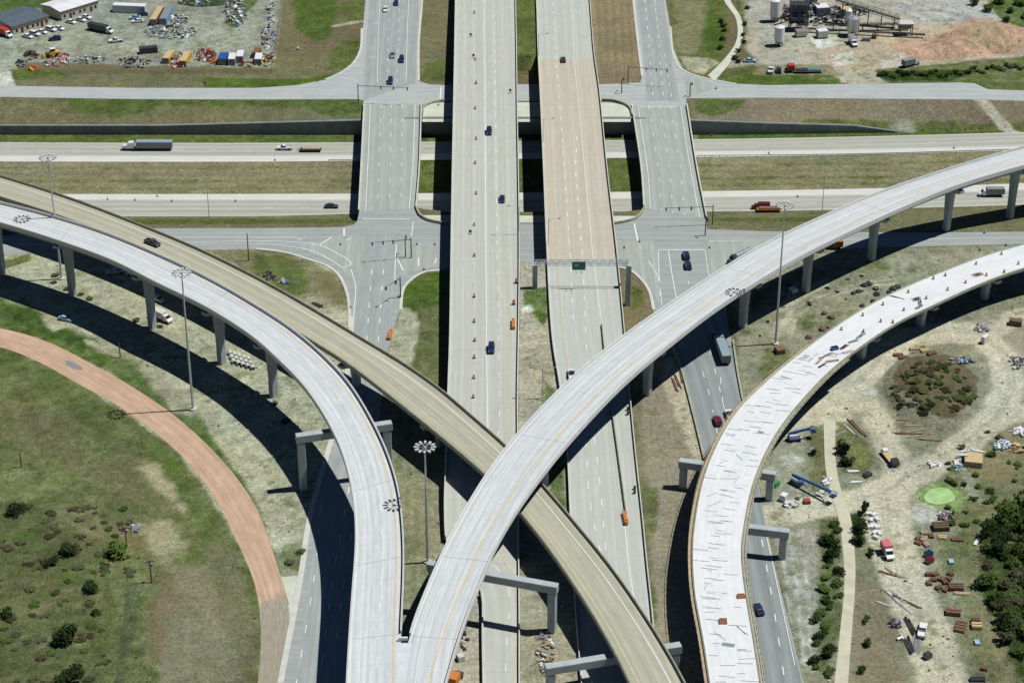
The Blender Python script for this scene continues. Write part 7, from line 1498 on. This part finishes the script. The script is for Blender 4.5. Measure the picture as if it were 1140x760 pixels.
# lime green pond
pts = [(1046 + 17 * math.cos(t) * (1 + .08 * math.sin(3 * t)), 552 + 9.6 * math.sin(t) * (1 + .06 * math.cos(2 * t + 1))) for t in np.linspace(0, 2 * math.pi, 36, endpoint=False)]
m, n, l, p = new_mat('lime_water'); p.inputs['Base Color'].default_value = (.36, .66, .17, 1); p.inputs['Roughness'].default_value = .5; g_ = n.new('ShaderNodeNewGeometry'); l.new(mixc(n, l, ramp(n, l, noise(n, l, g_.outputs['Position'], .35, 5), .3, .7), (.28, .47, .15), (.44, .64, .30)), p.inputs['Base Color']); poly('water', pts, .14, m)
# white blocks
kb = None
for i, (a, b) in enumerate([(967, 572), (973, 573), (970, 579), (976, 578), (972, 585), (977, 587), (974, 593), (979, 594), (975, 598), (969, 587)]):
    x, y = G(a, b, .3)
    if kb is None: mb = MB(); mb.box(-.8, .8, -.45, .45, 0, .85, M['white']); kb = mb.build('concrete_block', bevel=.06); o = kb
    else: o = kb.copy(); C.objects.link(o)
    o.location = (x, y, 0); o.rotation_euler = (0, 0, i * .7); tag(o, 'white block in the cluster beside the broad dark tree', 'block', 'white blocks beside the broad dark tree')
for a, b, hx, hy, h, mt, sl, lb in ((1047, 588, 2.3, 1.7, 1.3, 'brown', 3, 'large dark brown formwork box, uppermost by the dirt road'), (1064, 655, 2.1, 1.4, 1.1, 'brown', 3, 'dark brown formwork box halfway down beside the dirt road'), (1061, 683, 2.0, 1.2, 1.1, 'rust', 2, 'reddish formwork box above the slatted stack'), (1069.5, 698, 1.4, 2.6, .6, 'rust', 4, 'rusty slatted stack below the reddish box'), (1087, 698, 1.4, 1.2, 1.0, 'tan', 2, 'tan formwork box right of the slatted stack'), (1086, 692, 1.1, .8, 1.0, 'brown', 2, 'small dark box behind the tan one'),
        (1049, 598, 1.3, .9, .3, 'tan', 2, 'tan flat panel below the large brown box'), (1066, 601, 1.8, .8, .4, 'rust', 2, 'reddish flat panel right of the tan one'), (1071, 661, 2.2, .6, .3, 'tan', 2, 'tan flat panel below the halfway box'), (1096, 745, .8, .8, .8, 'rust', 2, 'small rusty crate near the bottom right'), (1088, 757, 2, .8, .7, 'charcoal', 2, 'dark box cut by the bottom edge, right')):
    crate(a, b, None, hx * .86, hy * .86, h * .85, r5.uniform(-.4, .1), mt, 'formwork_box', lb, 'formwork', slats=sl)
for i, (a, b) in enumerate([(1029, 594), (1023, 600), (1028, 601), (1037, 597), (1031, 607), (1022, 605)]): crate(a, b, None, .9, .6, .5, i * .5, 'rust' if i % 2 else 'timber', 'formwork_piece', 'small rusty formwork piece left of the large brown box', 'formwork', 'rusty formwork pieces by the brown box', slats=2)
for i, (a, b) in enumerate([(1034, 640), (1041, 640), (1047, 645), (1052, 649), (1056, 645), (1039, 646), (1045, 655), (1052, 657), (1034, 650), (1058, 640)]): crate(a, b, None, .8, .6, .6, i * .6, 'rust' if i % 3 else 'brown', 'formwork_piece', 'small rusty formwork piece above the halfway box', 'formwork', 'rusty formwork pieces by the halfway box', slats=2)
for a, b, c_, lb in ((1034, 614, 'navy', 'dark blue compressor beside the dirt road, upper of two'), (1035, 621, 'maroon', 'dark red compressor beside the dirt road, lower of two'), (1033, 727, 'charcoal', 'black machine at the edge of the dirt road, near the bottom')): boxy('compressor', (a - 3, b + 1.5), (a + 3, b - 1.5), 1.5, 1.3, c_, lb, 'compressor', ribs=False)
heap(1004, 712, 2, 2, 4, ['white'], 'small white tank beside the dark frames', 52, .3)
bundle(1014, 698, 0, 7, 1.4, 1.75, 'charcoal', 'dark grille frames by the dirt road, upper stack', 5, 'steel_frame', 'steel frames', th=.25); bundle(1012, 718, 0, 6, 1.6, 1.6, 'charcoal', 'dark grille frames by the dirt road, lower left stack', 6, 'steel_frame', 'steel frames', th=.25); bundle(1021, 717, 0, 6, 1.6, 1.4, 'gray', 'grey grille frames by the dirt road, lower right stack', 6, 'steel_frame', 'steel frames', th=.22); heap(997, 694, 5, 5, 24, ['gray', 'charcoal'], 'bundle of grey bars splayed on the grass by the frames', 53, .3)
for i, (a, b, L, an) in enumerate([(990, 662, 6, -1.0), (995, 666, 7, -1.05), (1000, 664, 6, -1.1), (1007, 676, 6, -1.1), (1010, 670, 8, -.8), (986, 638, 5, -.5), (993, 637, 5, -.9), (998, 640, 4, -.6), (985, 673, 4, -.6)]): bundle(a, b, 0, L, .8, an, ['offwhite', 'offwhite', 'offwhite', 'offwhite', 'brown', 'brown', 'timber', 'timber', 'offwhite'][i], 'pale timber lying in the pile left of the dirt road', 2, 'timber_pile', 'timber', 'timber pile left of the dirt road', th=.2)
boxy('tank', (1056, 624), (1062, 624), 1.8, .5, 'silver', 'pale flat tank on grass right of the dirt road', 'tank', 'skyblue', ribs=False); boxy('tank', (1085, 714), (1091, 714), 1.8, .5, 'silver', 'pale flat tank near the tan formwork box', 'tank', 'skyblue', ribs=False); boxy('plank', (1085, 606), (1089, 599), .8, .4, 'white', 'long white plank at the edge of the thicket', 'plank', ribs=False)
# culverts and odds beneath the left flyovers
kb = None; g_ = []
for i in range(15): g_.append((256 + (i % 5) * 5.2 + (i // 5) * 2, 393 + (i // 5) * 4.6 + (i % 5) * 1.7))
for a, b in g_:
    x, y = G(a, b, .5)
    if kb is None:
        mb = MB(); N = 12
        for k in range(N):
            a0, a1 = 2 * math.pi * k / N, 2 * math.pi * (k + 1) / N; q = lambda t, rr, z: (rr * math.cos(t), z, .6 + rr * math.sin(t))
            mb.face([q(a0, .6, -.9), q(a1, .6, -.9), q(a1, .6, .9), q(a0, .6, .9)], M['concrete']); mb.face([q(a1, .45, -.9), q(a0, .45, -.9), q(a0, .45, .9), q(a1, .45, .9)], M['old_concrete'])
            for z in (-.9, .9): mb.face([q(a0, .45, z), q(a1, .45, z), q(a1, .6, z), q(a0, .6, z)], M['concrete'])
        kb = mb.build('concrete_pipe'); o = kb
    else: o = kb.copy(); C.objects.link(o)
    o.location = (x, y, 0); o.rotation_euler = (0, 0, .35); tag(o, 'short concrete pipe in the stack between two left flyover columns', 'pipe', 'concrete pipes between the left flyover columns')
heap(300, 307, 6, 4, 26, ['charcoal', 'brown'], 'dark scrap pile on the island by the tan flyover', 60, .8); heap(316, 314, 4, 3, 14, ['teal', 'silver'], 'teal scrap on the island right of the dark pile', 61, .6); bundle(354, 340, 0, 4, 1.4, -.7, 'charcoal', 'dark and white frames on the island near the tan flyover edge', 4, 'steel_frame', 'steel frames', th=.25); bundle(347, 329, 0, 5, 1, .4, 'timber', 'pale timbers on the island near the tan flyover', 3, 'timber_pile', 'timber'); heap(150, 589, 5, 4, 16, ['silver', 'white', 'gray'], 'small white scrap pile by the upper crossarm pole in the field', 62, .6)
poly('patch', [(72, 401), (80, 402), (93, 410), (90, 412), (82, 410), (74, 406)], .075, M['gray']); heap(868, 390, .1, .1, 1, ['brown'], 'x', 63) if False else None
boxy('skip', (866, 385), (870, 390), 2.4, 1.4, 'brown', 'brown skip on the dirt between the two right-hand flyovers', 'skip', 'rust'); boxy('storage_box', (880, 322), (886, 320), 2.2, 1.4, 'offwhite', 'white box under the big pale flyover edge', 'container', 'white', ribs=False); x, y = G(928, 274, 1); r = mk_boxtruck(M['orange'], M['red'], 'box_truck', 2.6); pose(r, 929, 274, 0, R(180), .8); tag(r, 'small orange truck under the big pale flyover by the crossroad', 'truck')
for i, (a, b) in enumerate([(962, 318), (967, 317), (975, 322), (976, 328), (972, 336), (960, 341), (950, 327), (955, 325), (994, 322), (999, 320), (990, 326), (918, 349), (926, 354), (915, 367), (900, 376)]):
    x, y, z_ = GZ(a, b); mb = MB(); bmx = bmesh.new(); bmesh.ops.create_icosphere(bmx, subdivisions=2, radius=1)
    for v in bmx.verts: v.co *= r5.uniform(.82, 1.15); v.co.z *= .6
    me = bpy.data.meshes.new('rock'); bmx.to_mesh(me); bmx.free(); me.materials.append(M['charcoal'] if i < 11 else M['brown']); o = bpy.data.objects.new('earth_clod', me); C.objects.link(o); o.location = (x, y, z_ + .3); o.scale = (r5.uniform(.8, 1.4),) * 3; tag(o, 'dark earth clod on the dirt between the two right-hand flyovers', 'clod', 'dark earth clods between the right flyovers')
# junk in the median and beside the east frontage road
heap(607, 725, 11, 26, 60, ['offwhite', 'timber', 'brown', 'gray'], 'scattered site scrap on pale dirt in the bottom median', 70, .4); heap(516, 690, 6, 40, 26, ['brown', 'charcoal', 'offwhite'], 'thin scatter of scrap beside the grey lanes at the bottom', 71, .3); r = mk_boxtruck(M['orange'], M['charcoal'], 'box_truck', 3); pose(r, 507, 755, 0, R(70), 1); tag(r, 'orange machine beside the big flyover at the bottom edge', 'machine'); boxy('compressor', (509, 730), (516, 728), 1.6, 1.3, 'offwhite', 'white compressor beside the big flyover at the bottom', 'compressor', ribs=False)
for i, (a, b, an) in enumerate([(754, 424, 1.75), (759, 420, 1.7), (751, 428, 1.8)]): bundle(a, b, 0, 7, .5, an, 'brown', 'dark beam lying beside the left kerb of the eastern frontage road', 2, 'beam_stack', 'beams', 'dark beams beside the eastern frontage road', th=.3)
for i, (a, b) in enumerate([(699, 456), (699, 461), (706.5, 544), (706.5, 548.5)]): x, y = G(a, b, zm(b)); mb = MB(); mb.tube((0, 0, 0), (0, 0, .9), .35, n=10, mat=M['charcoal']); o = mb.build('drum'); o.location = (x, y, zm(b)); tag(o, 'dark drum on the closed lane behind the closing barrier', 'drum', 'dark drums on the closed lane')
barrier([(741, 372), (755, 402), (770, 455), (784, 512)], 'low dark barrier along the left side of the eastern frontage road', h=.7); barrier([(816, 380), (821, 415), (827, 447), (838, 495)], 'low dark barrier along the right side of the eastern frontage road', h=.7); barrier([(494, 596), (493, 640), (490, 760)], 'dark barrier between the median and the pale dirt at the bottom', h=.8) if False else None
# guardrails along the sunken freeway shoulders
def guardrail(pts, z, label):
    P = np.array([(*G(a, b, z), z) for a, b in pts]); n = int(np.linalg.norm(np.diff(P, axis=0), axis=1).sum() / 2.5); P = catmull(P, n); r = empty('guardrail', tuple(P[0])); bpy.context.view_layer.update(); mb = MB(); mp_ = MB()
    for i in range(n - 1): mb.bar(P[i] + [0, 0, .62], P[i + 1] + [0, 0, .62], .08, .3, M['steel']); mp_.bar(P[i] + [0, .05, 0], P[i] + [0, .05, .7], .15, mat=M['timber'])
    for nm, b_ in (('rail', mb), ('rail_posts', mp_)):
        o = b_.build(nm); o.parent = r; o.matrix_parent_inverse = r.matrix_world.inverted()
        if nm == 'rail_posts': o['kind'] = 'stuff'
    tag(r, label, 'guardrail')
guardrail([(776, 175), (900, 174), (1000, 172), (1130, 168)], ZF, 'guardrail beside the westbound freeway shoulder, right half'); guardrail([(366, 180), (380, 180), (398, 180)], ZF, 'short guardrail at the left end of the western low bridge'); guardrail([(868, 409.0 - 163), (960, 244), (1040, 242)], ZF + 1, 'guardrail along the foot of the slope, right of the eastern low bridge') if False else None
